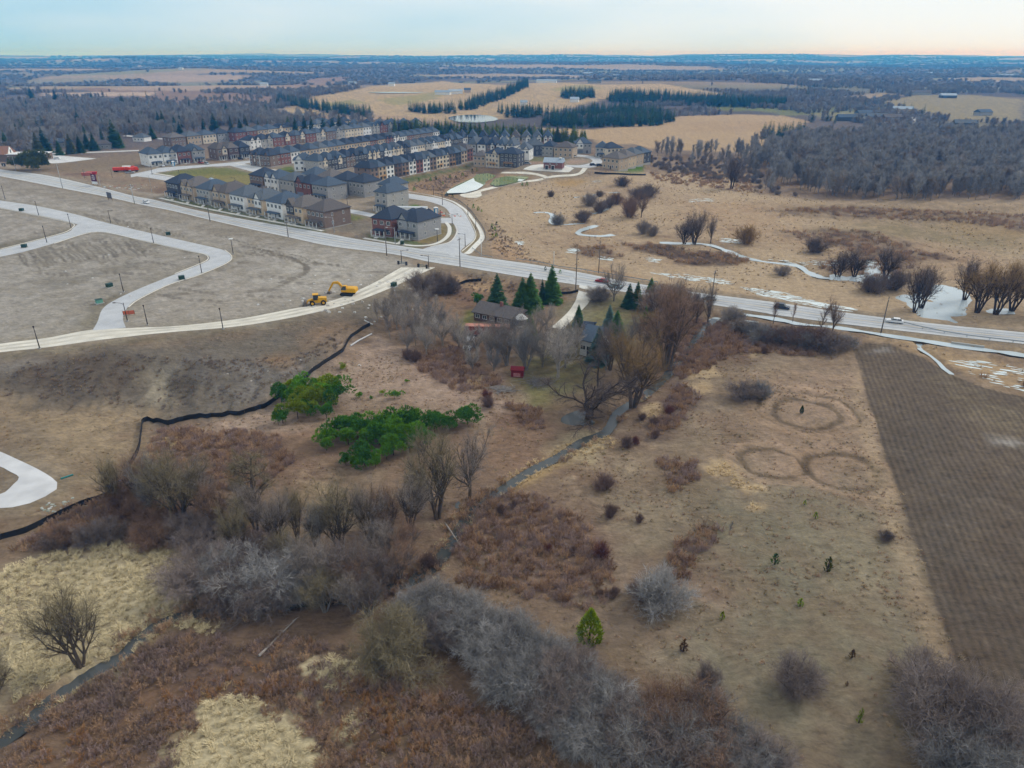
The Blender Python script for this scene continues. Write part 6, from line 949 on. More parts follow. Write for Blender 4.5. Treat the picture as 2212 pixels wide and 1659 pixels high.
# ---- single bare trees
BT = [('oak',1270,905,118,'gnarled spreading bare tree standing in the pool',  'dark','dark',1.25), ('willow',1366,880,165,'golden brown bare willow by the brook pool','gold','brown',.9), ('willow',1440,800,195,'huge brown bare willow behind the lawn','brown','brown',.85), ('maple',1205,815,110,'pale twiggy tree in front of the white house','pale','pale',.95), ('maple',1326,650,84,'upswept bare elm at the road edge','greybrown','grey',.75), ('maple',1528,702,92,'tall bare tree at the roadside pool','greybrown','brown',.55), ('maple',1797,724,82,'crooked bare tree on the ditch bank','brown','brown',.6), ('poplar',1771,722,70,'slender bare tree beside the crooked one','brown','brown',.9), ('poplar',1670,700,52,'slender bare tree on the ditch before the navy car','brown','brown',1.0), ('poplar',1712,697,46,'thin bare tree on the ditch bank','brown','brown',.8), ('maple',1458,668,70,'bare tree behind the roadside spruces','greybrown','grey',.7),
 ('dead',553,1100,135,'dead tree with level limbs above the thicket','olive','brown',.9), ('willow',735,1190,150,'many stemmed bare willow left of the brook','olive','brown',.8), ('willow',945,1120,180,'large bare willow leaning over the brook','olive','brown',.8), ('maple',1015,1075,150,'bare willow on the brook bank beside the pines','greybrown','brown',.8), ('willow',175,1440,170,'bare tree with low spreading limbs beside the brook','olive','brown',.8), ('willow',-10,1540,140,'bare tree at the brook bend among straw','olive','brown',.7), ('willow',395,1130,170,'leaning bare willow above the dark thicket','olive','brown',.8), ('thorn',850,1440,110,'twiggy fan shaped willow at the reed edge','olive','grey',.9), ('willow',1095,790,95,'grey bare tree behind the red shed','greybrown','grey',.8), ('willow',1135,800,100,'grey bare tree beside the red shed','grey','grey',.8), ('maple',1150,760,90,'bare tree on the farm yard','greybrown','grey',.9), ('maple',1245,770,80,'bare tree hiding the white house','greybrown','grey',.8), ('maple',1180,720,70,'bare tree behind the front spruce','pale','pale',.8), ('willow',1318,800,110,'bare willow right of the blue spruce','purple','brown',.6), ('poplar',445,940,0,'',  'grey','grey',1),
 ('willow',1500,528,75,'large bare willow on the marsh creek','dark','brown',.9), ('willow',1478,528,50,'low bare willow beside the large one','dark','dark',1.1), ('maple',1535,525,60,'leaning bare willow on the marsh creek','dark','brown',.6), ('shrub',1612,527,40,'yellow brown willow bush in the marsh','gold','brown',1.0), ('willow',1580,408,75,'dark bare tree at the edge of the grey wood','dark','dark',.9), ('shrub',1273,445,30,'grey willow bush on the creek','greybrown','grey',.9), ('shrub',1296,460,28,'dark willow bush by the creek bend','dark','dark',1.0), ('shrub',1315,450,24,'dark bush at the creek loop','dark','dark',.9), ('shrub',1205,487,26,'round grey bush below the creek','grey','grey',.9), ('shrub',1360,470,48,'reddish bare bush in the marsh','brown','brown',.7), ('maple',1385,470,56,'bare tree in the marsh thicket','brown','brown',.7), ('shrub',1260,478,25,'dark bush between the creek loops','dark','dark',1.2), ('shrub',1190,425,14,'small round bush in the marsh','dark','dark',1.0), ('shrub',1295,425,14,'small round bush beyond the creek','dark','dark',1.0), ('shrub',1345,402,22,'dark bush at the marsh back','dark','dark',1.3), ('shrub',1410,510,24,'twin bush on the creek bank','greybrown','grey',.9), ('shrub',1390,505,30,'grey bush on the creek bank','greybrown','grey',.8), ('shrub',1380,430,26,'dark thicket bush in the middle marsh','dark','dark',1.5), ('shrub',1400,425,28,'dark bush behind the middle thicket','dark','dark',1.2), ('shrub',1330,440,24,'reddish bush beside the creek','brown','brown',1.0),
 ('willow',1810,602,60,'low dark willow over the marsh pool','dark','dark',1.1), ('willow',1845,600,65,'dark willow at the marsh pool','dark','dark',1.0), ('willow',1912,603,75,'dark bare tree behind the ice pool','dark','dark',.9), ('willow',1975,675,100,'leaning dark tree beside the wide pool','dark','dark',.7), ('willow',1990,668,95,'dark tree on the wide pool bank','dark','dark',.8), ('willow',2082,650,95,'dark willow right of the wide pool','dark','dark',.8), ('willow',2110,675,110,'brown willow at the far end of the pools','gold','dark',.8), ('willow',2150,680,115,'tall brown willow beyond the pools','gold','dark',.8), ('willow',2185,672,110,'brown willow at the marsh edge','gold','dark',.8), ('willow',2230,680,115,'brown willow past the marsh edge','gold','dark',.8), ('shrub',1760,545,30,'low dark bush by the upper pool','dark','dark',1.2), ('shrub',1690,595,22,'grey bush by the marsh road','greybrown','grey',1.2), ('shrub',1880,630,36,'dark bush before the wide pool','dark','dark',1.3), ('shrub',1930,625,40,'dark bush left of the leaning tree','dark','dark',1.2),
 ('shrub',1425,1312,75,'pale grey rounded bush on the meadow','silver','grey',.9), ('shrub',1390,1300,45,'purple grey bush beside the pale one','purple','dark',.9), ('shrub',1304,1056,32,'dark wine coloured bush on the meadow','wine','dark',1.0), ('shrub',1610,860,34,'dark purple thicket bush above the rings','purple','dark',1.6), ('shrub',1640,860,36,'grey bush beside the purple thicket','grey','grey',1.0), ('thorn',1715,1490,68,'purple grey bare bush alone on the meadow','purple','dark',.85), ('thorn',1990,1500,85,'purple bare bush at the ploughed field edge','purple','dark',.8), ('thorn',2045,1600,130,'big purple bush beside the ploughed field','purple','dark',.9), ('thorn',2105,1620,125,'big grey purple bush on the field corner','purple','dark',.9), ('thorn',2090,1690,110,'grey purple bush below the field corner','grey','grey',1.0), ('thorn',1525,1490,50,'small purple tree on the meadow edge','purple','dark',.7), ('poplar',1575,1155,30,'thin grey sapling on the meadow','grey','grey',.8), ('shrub',1915,1165,16,'small dark bush near the field','dark','dark',1.2)]
for st, u, v, h, lb, tw, bk, ws in BT:
    if h: bare(st, u, v, h, lb, tw, bk, ws=ws, name='bare_shrub' if st == 'shrub' else 'bare_tree', cat='shrub' if st == 'shrub' else 'tree')
def drift(style, pts, label, group, tws, bk='grey', ws=(.8, 1.1), name='bare_tree', jit=6, cat='tree'):
    for u, v, h in pts: bare(style, u+random.uniform(-jit, jit), v+random.uniform(-jit, jit)*.6, h*random.uniform(.85, 1.15), label, random.choice(tws), bk, group, random.uniform(*ws), name, cat)
drift('poplar', [(820,700,60),(835,705,70),(850,690,65),(865,700,75),(880,710,80),(895,695,70),(905,715,80),(920,700,80),(930,720,75),(945,710,80),(870,740,75),(895,745,80),(915,745,75),(940,740,70),(960,725,60),(845,735,60)], 'slender %s bare tree in the coppice below the haul road', 'pale coppice trees below the haul road', ['pale','greybrown','greybrown'], 'pale', (.9, 1.3))
drift('maple', [(830,690,55),(858,712,65),(885,728,70),(912,730,70),(940,722,70),(955,745,65),(875,760,60),(925,765,60),(900,668,60),(980,740,55)], '%s branching tree in the coppice below the haul road', 'branching coppice trees', ['pale','greybrown','grey'], 'pale', (.8, 1.1))
drift('thorn', [(905,640,45),(930,630,48),(950,635,45),(970,632,36)], '%s twiggy thorn bush behind the coppice', 'thorn bushes behind the coppice', ['purple','dark'], 'dark')
drift('maple', [(1010,770,60),(1035,765,65),(1060,775,70),(1080,770,70),(1040,740,50),(990,750,55),(1075,745,60),(1110,740,60),(1020,800,60),(1065,800,60)], '%s bare tree crowding the farm yard behind the van', 'bare trees crowding the farm yard', ['greybrown','grey','pale'], 'grey', (.8, 1.1))
drift('maple', [(1190,772,80),(1225,795,85),(1310,800,80),(1350,765,80),(1125,770,70),(1170,790,75)], '%s bare tree on the lawn round the white house', 'bare trees round the white house', ['greybrown','pale','grey'], 'grey', (.75, 1.0))
drift('maple', [(1415,690,75),(1440,680,70),(1480,690,75),(1500,700,70),(1465,720,85),(1400,740,80),(1385,760,85),(1420,770,95)], '%s bare tree in the belt between lawn and meadow', 'bare trees of the lawn belt', ['brown','gold','greybrown'], 'brown', (.8, 1.0))
drift('shrub', [(1395,665,30),(1425,655,36),(1450,660,36),(1480,662,34),(1300,650,30),(1285,648,26),(1500,668,30),(1575,690,26),(1600,692,24)], '%s roadside bush in the hedge east of the drive', 'roadside hedge bushes', ['greybrown','pale'], 'grey', (1.0, 1.4), 'bare_shrub', cat='shrub')
drift('shrub', [(1640,735,36),(1665,740,36),(1690,742,38),(1715,745,40),(1740,750,40),(1765,755,42),(1790,758,40),(1810,758,36),(1625,722,30),(1600,715,26),(1830,750,24),(1730,735,30),(1770,738,30),(1700,728,26)], '%s bush in the thicket along the wet ditch', 'ditch thicket bushes', ['purple','grey','wine','greybrown'], 'grey', (1.0, 1.4), 'bare_shrub', cat='shrub')
GB = [(880,1330,75),(915,1320,80),(950,1335,80),(985,1340,90),(1010,1365,90),(960,1380,80),(1040,1390,90),(1070,1380,85),(1100,1405,95),(1060,1430,90),(1130,1420,95),(1160,1440,95),(1190,1450,95),(1110,1470,90),(1150,1490,95),(1200,1495,100),(1235,1480,95),(1260,1510,100),(1220,1540,95),(1280,1545,100),(1310,1530,95),(1330,1570,105),(1290,1590,100),(1240,1580,90),(1350,1600,100),(1180,1540,85)]
GB = [(u, v+6, h*.62) for u, v, h in GB]+[(u+random.uniform(-30, 25), v+random.uniform(-8, 30), h*.55) for u, v, h in GB]
drift('thorn', GB, '%s thorn bush in the diagonal thicket band', 'silver thorn bushes of the thicket band', ['silver','grey','dark','grey','purple'], 'pale', (1.0, 1.4))
drift('thorn', [(u, v, h*.75) for u, v, h in [(1400,1600,110),(1440,1590,115),(1480,1600,115),(1520,1615,110),(1410,1650,110),(1460,1660,115),(1520,1670,115),(1570,1650,100),(1600,1680,100),(1640,1690,90),(1370,1660,100),(1660,1700,80)]], '%s thorn bush at the near end of the thicket', 'purple thorn bushes of the thicket end', ['purple','grey','brown','purple'], 'dark', (1.0, 1.2))
drift('thorn', [(u, v, h*.75) for u, v, h in [(440,1270,85),(480,1260,90),(520,1270,100),(560,1260,100),(600,1280,100),(540,1310,90),(490,1310,90),(580,1310,90),(640,1290,80),(560,1230,90),(610,1240,80)]], '%s thorn bush in the thicket on the brook', 'thorn bushes on the brook', ['grey','purple','silver','dark'], 'pale', (1.0, 1.25))
drift('willow', [(300,1100,110),(340,1120,120),(440,1120,110),(480,1150,120),(520,1200,130),(600,1190,120),(640,1160,120),(680,1190,120),(800,1180,130),(850,1170,130),(890,1150,120),(560,1150,110),(250,1090,90)], '%s tall bare willow in the belt above the brook', 'bare willows of the belt above the brook', ['greybrown','olive','brown','grey'], 'brown', (.6, .85))
drift('willow', [(660,1260,95),(700,1280,100),(740,1270,105),(780,1290,105),(820,1280,100),(860,1250,95),(760,1320,90),(700,1320,85),(800,1330,85),(880,1200,90),(830,1220,95),(640,1230,90)], '%s drooping bare willow crowding the brook bend', 'bare willows of the brook bend', ['olive','greybrown','dark','brown'], 'grey', (.9, 1.15))
drift('thorn', [(u, v, h*.7) for u, v, h in [(270,1090,60),(310,1110,65),(350,1140,70),(390,1160,75),(430,1180,75),(330,1170,60),(150,1170,55),(190,1175,60),(230,1165,55),(440,1140,60),(480,1180,70),(120,1180,50)]], '%s twiggy bush in the thicket inside the silt fence', 'dark bushes inside the silt fence', ['dark','purple','brown'], 'dark', (1.0, 1.3))
drift('shrub', [(1085,1110,22),(1105,1100,20),(1320,1115,26),(1355,970,22),(1440,895,20),(1418,945,18),(1380,1130,20),(1180,1195,18),(1300,1200,26),(900,780,26),(880,775,24),(1060,880,26),(930,1225,36),(605,1230,40),(1655,765,18),(1240,1195,20),(1390,905,16),(1415,920,16),(1372,960,18),(1290,1290,18),(1330,1290,18),(1370,1280,16),(1050,860,20)], '%s dogwood bush on the meadow', 'red dogwood bushes', ['red','wine','wine','wine'], 'dark', (.6, .9), 'dogwood', 5, 'shrub')
rt = root('brush_pile', 'grey heap of cut branches on the farm lawn edge', 'brush pile', g3(1165,828)); br_ = random.Random(4); q = MB(); [q.tube((br_.gauss(0, 2), br_.gauss(0, 1.5), br_.uniform(0, .9)), (br_.gauss(0, 2.6), br_.gauss(0, 2), br_.uniform(0, 1.1)), .06, .03, 4) for _ in range(120)]; q.obj('branch_heap', barkm('grey'), rt)
rt = root('brush_pile', 'pale heap of old timber beside the hay patch', 'brush pile', g3(1085,842)); q = MB(); [q.tube((br_.gauss(0, 1.6), br_.gauss(0, 1.2), br_.uniform(0, .6)), (br_.gauss(0, 2.0), br_.gauss(0, 1.6), br_.uniform(0, .8)), .08, .06, 4) for _ in range(60)]; q.obj('timber_heap', barkm('pale'), rt)
for (a, b_), lb in ((((962,1135),(997,1185)), 'pale fallen trunk lying across the brook'), (((560,1420),(640,1340)), 'grey fallen branch by the reeds')):
    a, b2 = g3(*a), g3(*b_); rt = root('fallen_trunk', lb, 'log', a); d_ = (b2[0]-a[0], b2[1]-a[1], b2[2]-a[2]+.3); q = MB().tube((0, 0, .3), d_, .2, .08, 6); q.obj('stem', barkm('pale'), rt); q = MB(); [q.tube((d_[0]*t_, d_[1]*t_, .3+d_[2]*t_), (d_[0]*t_+random.uniform(-1, 1), d_[1]*t_+random.uniform(-1, 1), .6+d_[2]*t_), .05, .02, 4) for t_ in (.5, .65, .8, .9)]; q.obj('branch', barkm('pale'), rt)
# ================================================================ UNCOUNTABLE COVER: scattered by point instances
def scatter(name, label, cat, protos, pts, scl, tilt=0.0, pick=None):
    n = len(pts)
    if not n: return
    coll = bpy.data.collections.new(name+'_kinds')
    for i, me_ in enumerate(protos):
        o = bpy.data.objects.new('%s_kind' % name, me_); coll.objects.link(o)
    me = bpy.data.meshes.new(name); me.vertices.add(n); me.vertices.foreach_set('co', np.asarray(pts, np.float32).ravel())
    a = me.attributes.new('rot', 'FLOAT_VECTOR', 'POINT'); a.data.foreach_set('vector', np.stack([rng.normal(0, tilt+1e-6, n), rng.normal(0, tilt+1e-6, n), rng.uniform(0, 6.283, n)], -1).astype(np.float32).ravel())
    scl = np.asarray(scl, np.float32); scl = np.stack([scl]*3, -1) if scl.ndim == 1 else scl
    a = me.attributes.new('scl', 'FLOAT_VECTOR', 'POINT'); a.data.foreach_set('vector', scl.ravel()); a = me.attributes.new('pick', 'INT', 'POINT'); a.data.foreach_set('value', (rng.integers(0, len(protos), n) if pick is None else pick).astype(np.int32))
    o = tag(link(name, me), label, cat, kind='stuff'); g = bpy.data.node_groups.new(name, 'GeometryNodeTree'); g.interface.new_socket('Geometry', in_out='INPUT', socket_type='NodeSocketGeometry'); g.interface.new_socket('Geometry', in_out='OUTPUT', socket_type='NodeSocketGeometry')
    gi = g.nodes.new('NodeGroupInput'); go = g.nodes.new('NodeGroupOutput'); ci = g.nodes.new('GeometryNodeCollectionInfo'); ci.inputs['Collection'].default_value = coll; ci.inputs['Separate Children'].default_value = True; ci.inputs['Reset Children'].default_value = True
    ip = g.nodes.new('GeometryNodeInstanceOnPoints'); ip.inputs['Pick Instance'].default_value = True
    def na(nm, ty): q = g.nodes.new('GeometryNodeInputNamedAttribute'); q.data_type = ty; q.inputs['Name'].default_value = nm; return q.outputs['Attribute']
    er = g.nodes.new('FunctionNodeEulerToRotation'); g.links.new(na('rot', 'FLOAT_VECTOR'), er.inputs[0]); g.links.new(gi.outputs[0], ip.inputs['Points']); g.links.new(ci.outputs[0], ip.inputs['Instance']); g.links.new(na('pick', 'INT'), ip.inputs['Instance Index']); g.links.new(er.outputs[0], ip.inputs['Rotation']); g.links.new(na('scl', 'FLOAT_VECTOR'), ip.inputs['Scale']); g.links.new(ip.outputs[0], go.inputs[0])
    md = o.modifiers.new('scatter', 'NODES'); md.node_group = g; return o
def pts_in(polys, dens, thin=.0, wl=9.0):
    out = []
    for px in polys:
        P = np.array([gp(*q) for q in px]); x0, y0 = P.min(0); x1, y1 = P.max(0); n = int((x1-x0)*(y1-y0)*dens); x = rng.uniform(x0, x1, n); y = rng.uniform(y0, y1, n); xx = x+3*fbm(x, y, 12, 3, ox=2); yy = y+3*fbm(x, y, 12, 3, ox=7)
        m = inpoly(xx, yy, P)
        if thin: m &= fbm(x, y, wl, 3, .6, ox=6.6) > (rng.uniform(-.5, .5, n)*.5-.1+thin)
        out.append(np.stack([x[m], y[m]], -1))
    q = np.concatenate(out); q = q[bil(calm, q[:, 0], q[:, 1]) < .3]; return np.column_stack([q, H1(q[:, 0], q[:, 1])-.03])
def with_mat(me, m):
    c = me.copy(); c.materials.clear(); c.materials.append(m); return c
def whole(style, k, bk, tw):
    "trunk and crown of a prototype as one mesh"
    tm, cm_, h = proto(style, k); bm = bmesh.new(); bm.from_mesh(tm); n = len(bm.faces); bm.from_mesh(cm_); bm.faces.ensure_lookup_table()
    for f in bm.faces[n:]: f.material_index = 1
    me = bpy.data.meshes.new('%s_tree' % style); bm.to_mesh(me); bm.free(); me.materials.append(barkm(bk)); me.materials.append(twm(tw)); return me
BR = [proto('brush', k)[1] for k in range(4)]
def tuft(seed, n=26, H=.9, lean=.55, w=.05, m=None):
    r_ = np.random.default_rng(seed); V = []; wd = r_.uniform(0, 6.28)
    for i in range(n):
        a = r_.uniform(0, 6.28); b = np.array([math.cos(a), math.sin(a), 0])*r_.uniform(0, .3); d = np.array([math.cos(a)*.5+math.cos(wd)*lean, math.sin(a)*.5+math.sin(wd)*lean, 1.0])+r_.normal(0, .2, 3); d /= np.linalg.norm(d); L_ = H*r_.uniform(.6, 1.2); mid = b+d*L_*.6; e = mid+np.array([d[0], d[1], d[2]*.2])*L_*.5; s_ = np.array([-d[1], d[0], 0]); s_ = s_/(np.linalg.norm(s_)+1e-6)*w
        V += [b-s_, b+s_, mid, mid-s_*.6, mid+s_*.6, e]
    return tri_mesh('tuft', np.array(V), m)
grs = lambda k, c: mat('grass_'+k, lin(*c, .85), .95, .2, .3, spec=.05, rnd=.2)
g_straw, g_tan, g_olive, g_brown, g_pink = grs('straw', (222,204,162)), grs('tan', (172,150,120)), grs('olive', (142,128,98)), grs('brown', (150,118,92)), grs('pink', (168,138,114))
B_near = [[(0,1659),(60,1600),(200,1480),(300,1410),(420,1370),(640,1380),(760,1400),(900,1500),(1100,1560),(1200,1600),(1230,1720),(700,1720),(676,1670),(690,1640),(650,1612),(645,1568),(600,1556),(560,1548),(556,1512),(522,1522),(500,1498),(462,1515),(450,1565),(410,1592),(398,1645),(350,1668),(310,1720),(-80,1720)]]
P_ = pts_in(B_near, 2.3, -.12); fb = fbm(P_[:, 0], P_[:, 1], 16, 3, .6, ox=3.7)*1.5+rng.normal(0, .18, len(P_)); pk = np.clip(((fb+.75)/1.5*7), 0, 6).astype(int); h_ = rng.uniform(.4, .95, len(P_))*(1+.5*fbm(P_[:, 0], P_[:, 1], 9, 2, ox=9));  scatter('brown_brush', 'dense brown brush covering the near wet ground', 'brush', [with_mat(BR[k_ % 4], twm(c)) for k_, c in enumerate(('bdark', 'bpurple', 'bdark', 'bbrown', 'bpurple'))]+[with_mat(BR[2], mat('twig_rustbrush', lin(176,134,92,.9), .95, .2, .5, rnd=.2)), tuft(58, 20, .9, .6, .05, grs('brushtan', (186,158,118)))], P_, h_, 0.1, pk)
B_mid = [[(960,1200),(1000,1090),(1100,1060),(1200,1090),(1330,1180),(1320,1280),(1260,1330),(1130,1290),(1000,1260)], [(330,930),(450,925),(600,945),(640,1000),(560,1060),(420,1060),(330,1000)], [(1430,690),(1560,690),(1700,720),(1850,740),(1760,770),(1600,760),(1480,820),(1420,900),(1380,950),(1460,930),(1520,850),(1400,780)], [(1420,990),(1500,990),(1520,1040),(1440,1070)], [(1500,1120),(1560,1140),(1480,1260),(1420,1310),(1400,1280)], [(1090,870),(1170,880),(1180,930),(1120,920)], [(860,1520),(1000,1500),(1100,1540),(1200,1600),(1100,1640),(900,1600)], [(120,1110),(260,1070),(420,1090),(600,1150),(900,1240),(870,1330),(640,1290),(460,1240),(330,1170),(200,1160),(0,1200)], [(900,760),(1000,750),(1080,830),(1020,850),(900,800)], [(1000,1330),(1250,1420),(1300,1460),(1200,1420),(900,1300)]]
P_ = pts_in(B_mid, 1.1, .0); scatter('brown_brush', 'low red brown brush spread over the meadow hollows', 'brush', [with_mat(m_, twm(c)) for m_ in BR[:2] for c in ('bbrown', 'bpurple')]+[with_mat(BR[3], g_brown)], P_, rng.uniform(.5, 1.1, len(P_)))
B_slope = [[(0,790),(80,778),(240,765),(420,775),(640,770),(720,720),(800,690),(740,740),(640,820),(560,870),(300,890),(100,870),(0,870)], [(860,640),(940,595),(1030,590),(1240,620),(1240,640),(1100,640),(900,650)], [(1050,500),(1075,485),(1110,520),(1180,568),(1090,555),(1055,545)], [(880,400),(1010,365),(1025,372),(980,400),(960,415)]]
P_ = pts_in(B_slope, .8, .02); scatter('slope_brush', 'thin brown brush on the spoil slope and banks', 'brush', [with_mat(BR[0], twm('bdark')), with_mat(BR[1], twm('greybrown')), tuft(57, 18, .7, .5, .05, g_olive)], P_, rng.uniform(.3, .65, len(P_)))
B_marsh = [[(1345,530),(1400,527),(1460,536),(1560,545),(1620,560),(1600,575),(1480,570),(1420,550)], [(1240,532),(1300,534),(1330,550),(1360,560),(1300,560),(1250,548)], [(1690,500),(1800,494),(1900,505),(2000,545),(2060,560),(1960,575),(1820,540),(1740,520)], [(1745,560),(1900,560),(1990,580),(2000,605),(1850,600),(1780,590)], [(1650,452),(1800,448),(2000,455),(2212,465),(2260,480),(2212,500),(2050,480),(1850,470)], [(1400,372),(1600,372),(1650,420),(1560,410),(1420,395)], [(2060,800),(2212,850),(2260,870),(2260,850),(2130,815)]]
P_ = pts_in(B_marsh, .22, .05); scatter('marsh_brush', 'dark brown reed beds and brush across the marsh', 'brush', [with_mat(BR[0], twm('bbrown')), with_mat(BR[1], twm('bbrown')), with_mat(BR[3], twm('bdark'))], P_, rng.uniform(.7, 1.5, len(P_)))
S_near = [[(0,1240),(120,1190),(240,1165),(330,1180),(420,1230),(440,1270),(390,1320),(330,1350),(270,1400),(200,1440),(120,1480),(0,1540)], [(310,1720),(350,1668),(398,1645),(410,1592),(450,1565),(462,1515),(500,1498),(522,1522),(556,1512),(560,1548),(600,1556),(645,1568),(650,1612),(690,1640),(676,1670),(700,1720)], [(712,1588),(740,1545),(775,1540),(800,1600),(740,1606)], [(690,1490),(710,1430),(750,1420),(790,1430),(770,1480),(720,1510)], [(530,1545),(620,1540),(660,1515),(650,1550)], [(290,1400),(330,1362),(380,1340),(450,1345),(480,1360),(430,1362),(360,1365),(300,1410)]]
P_ = pts_in(S_near, 2.6); scatter('straw_grass', 'tall pale straw coloured grass in lodged drifts', 'grass', [tuft(60+k, 26, 1.0, .9, .05, g_straw) for k in range(4)], P_, rng.uniform(.6, 1.15, len(P_)), .12)
S_mid = [[(1170,985),(1240,950),(1300,940),(1330,950),(1290,985),(1180,1000)], ell(383,950,26,14), ell(1410,895,22,11), [(1520,1010),(1560,995),(1600,1010),(1590,1030),(1540,1030)], [(1565,1048),(1590,1036),(1635,1045),(1640,1058),(1590,1060)], ell(1622,1095,20,11), ell(318,985,12,8), [(1015,818),(1035,806),(1052,815),(1045,838),(1022,838)], [(1085,1050),(1150,1005),(1235,965),(1250,975),(1160,1030),(1095,1072)]]
P_ = pts_in(S_mid, 2.0); scatter('straw_grass', 'small patches of pale straw grass on the meadow', 'grass', [tuft(70+k, 22, .8, .8, .05, grs('strawm', (214,186,142))) for k in range(3)], P_, rng.uniform(.5, 1.0, len(P_)), .1)
M_ = [[(630,880),(720,790),(800,740),(960,770),(1100,830),(1180,900),(1150,990),(1040,1080),(950,1190),(800,1170),(600,1120),(430,1060),(330,1000),(320,920),(450,910)], [(1400,760),(1560,730),(1840,780),(1900,960),(2000,1230),(2120,1620),(1700,1720),(1500,1560),(1300,1440),(1000,1320),(960,1210),(1100,1080),(1300,960),(1380,900)]]
P_ = pts_in(M_, .8, .12, 22); scatter('meadow_grass', 'dry tan tussock grass over the whole meadow', 'grass', [tuft(80+k, 16, .55, .5, .05, m_) for k, m_ in enumerate((g_tan, g_olive, g_tan, g_brown, g_pink))], P_, rng.uniform(.5, 1.05, len(P_)), .15)
P_ = pts_in([[(-40,880),(170,890),(330,905),(300,975),(260,1050),(130,1110),(0,1150),(0,1100),(130,1060),(130,1040),(0,970)], [(0,768),(300,742),(700,690),(730,760),(600,880),(430,912),(200,900),(0,880)]], .35, .1); scatter('meadow_grass', 'rough tan grass below the spoil slope', 'grass', [tuft(90+k, 14, .5, .5, .05, m_) for k, m_ in enumerate((g_tan, g_olive, g_brown))], P_, rng.uniform(.5, 1.0, len(P_)), .15)
P_ = pts_in([[(1060,500),(1000,430),(1085,406),(1190,386),(1400,375),(1600,400),(1800,440),(2240,440),(2240,715),(2000,685),(1800,660),(1500,620),(1240,580),(1100,558)], [(1860,735),(1980,745),(2212,790),(2260,850),(2130,820),(2000,765)]], .09, .1, 30); scatter('marsh_grass', 'tan sedge tussocks across the marsh', 'grass', [tuft(95+k, 18, .8, .5, .09, m_) for k, m_ in enumerate((grs('sedge', (208,184,150)), g_tan))], P_, rng.uniform(.6, 1.2, len(P_)), .15)
bk_ = CREEK_W[0][0]; bk_ = resample(bk_, 1500); tb = np.gradient(bk_, axis=0); tb /= np.linalg.norm(tb, axis=1)[:, None]; nb = np.stack([-tb[:, 1], tb[:, 0]], -1); ob = rng.choice([-1, 1], (1500, 1))*rng.uniform(.55, 2.4, (1500, 1)); q = bk_+nb*ob+rng.normal(0, .25, (1500, 2)); q = q[fbm(q[:, 0], q[:, 1], 14, 3, ox=1.1) > .05]
scatter('bank_grass', 'rank brown and straw grass overhanging the brook banks', 'grass', [tuft(110, 24, .9, .7, .05, g_straw), tuft(111, 24, .9, .7, .05, g_tan), with_mat(BR[0], twm('bbrown')), with_mat(BR[1], twm('bdark')), tuft(112, 24, .8, .7, .05, g_brown)], np.column_stack([q, H1(q[:, 0], q[:, 1])-.05]), rng.uniform(.5, 1.2, len(q)), .15)
# meltwater and ice scraps, the sky's reflection put into their pale colour
V, Fc = [], []
for px, n in (([(1600,618),(1690,632),(1760,650),(1850,668),(1840,674),(1750,662),(1640,638)], 300), ([(1400,588),(1480,592),(1560,604),(1600,618),(1540,612),(1440,600)], 110), ([(2060,775),(2130,780),(2260,800),(2260,860),(2150,830),(2090,805)], 90), ([(1650,560),(1720,565),(1900,560),(1900,572),(1740,578)], 90), ([(1555,514),(1620,520),(1600,528),(1560,524)], 60), ([(1485,430),(1540,428),(1540,436),(1490,437)], 60), ([(1225,535),(1250,537),(1245,548),(1225,545)], 30), ([(1300,555),(1325,556),(1320,563),(1295,560)], 26), ([(1560,690),(1640,695),(1620,704),(1560,700)], 40), ([(1280,390),(1300,390),(1298,394),(1282,394)], 16), ([(1115,520),(1132,522),(1130,530),(1115,528)], 18), ([(1400,552),(1430,560),(1420,570),(1400,562)], 16)):
    P = np.array([gp(*q) for q in px]); x0, y0 = P.min(0); x1, y1 = P.max(0); c = 0
    while c < n:
        x, y = random.uniform(x0, x1), random.uniform(y0, y1)
        if not inpoly(np.array([x]), np.array([y]), P)[0]: continue
        c += 1; r0 = random.uniform(.12, .5)*random.choice([1, 1, 1.6]); z = max(float(H1(x+a_, y+b_)) for a_, b_ in ((0, 0), (.6, 0), (-.6, 0), (0, .6), (0, -.6)))+.04; b = len(V); k = 7; V += [(x+(cx_*.88+sy_*.47), y+(-cx_*.47+sy_*.88), z) for cx_, sy_ in [(r0*random.uniform(.5, 1.3)*math.cos(t_*6.283/k)*3.2, r0*random.uniform(.5, 1.2)*math.sin(t_*6.283/k)*.7) for t_ in range(k)]]; Fc.append(tuple(range(b, b+k)))
me = bpy.data.meshes.new('ice_glint_scraps'); me.from_pydata(V, [], Fc); me.materials.append(wi); me.update(); tag(link('ice_glint_scraps', me), 'scattered pale ice and meltwater scraps with painted sky reflection on the marsh', 'ice', kind='stuff')
# ---- woods
def lum_at(x, y):
    a = np.arctan2(x-c0[0], y-c0[1]); r = np.hypot(x-c0[0], y-c0[1]); j = np.clip(np.round((a-ang[0])/(ang[1]-ang[0])).astype(int), 0, AN-1); i = np.clip(np.searchsorted(rad, r), 0, len(rad)-1); return col[i*AN+j]
WOODM = [whole('wood', k, 'grey', c) for k, c in ((0, 'wood'), (1, 'greybrown'), (2, 'wood'), (3, 'grey'))]; FARD_ = [whole('far', k, 'dark', 'dark') for k in (0, 1)]; FARM_ = [whole('far', k, 'dark', c) for k, c in ((0, 'wood'), (1, 'grey'), (2, 'greybrown'))]
def wood_px(poly, dens): return pts_in([poly], dens)
woodP = wood_px([(1655,330),(1700,312),(1780,303),(1900,300),(2080,300),(2300,302),(2330,425),(2212,432),(1960,435),(1800,434),(1725,412),(1670,398),(1640,360)], .021)
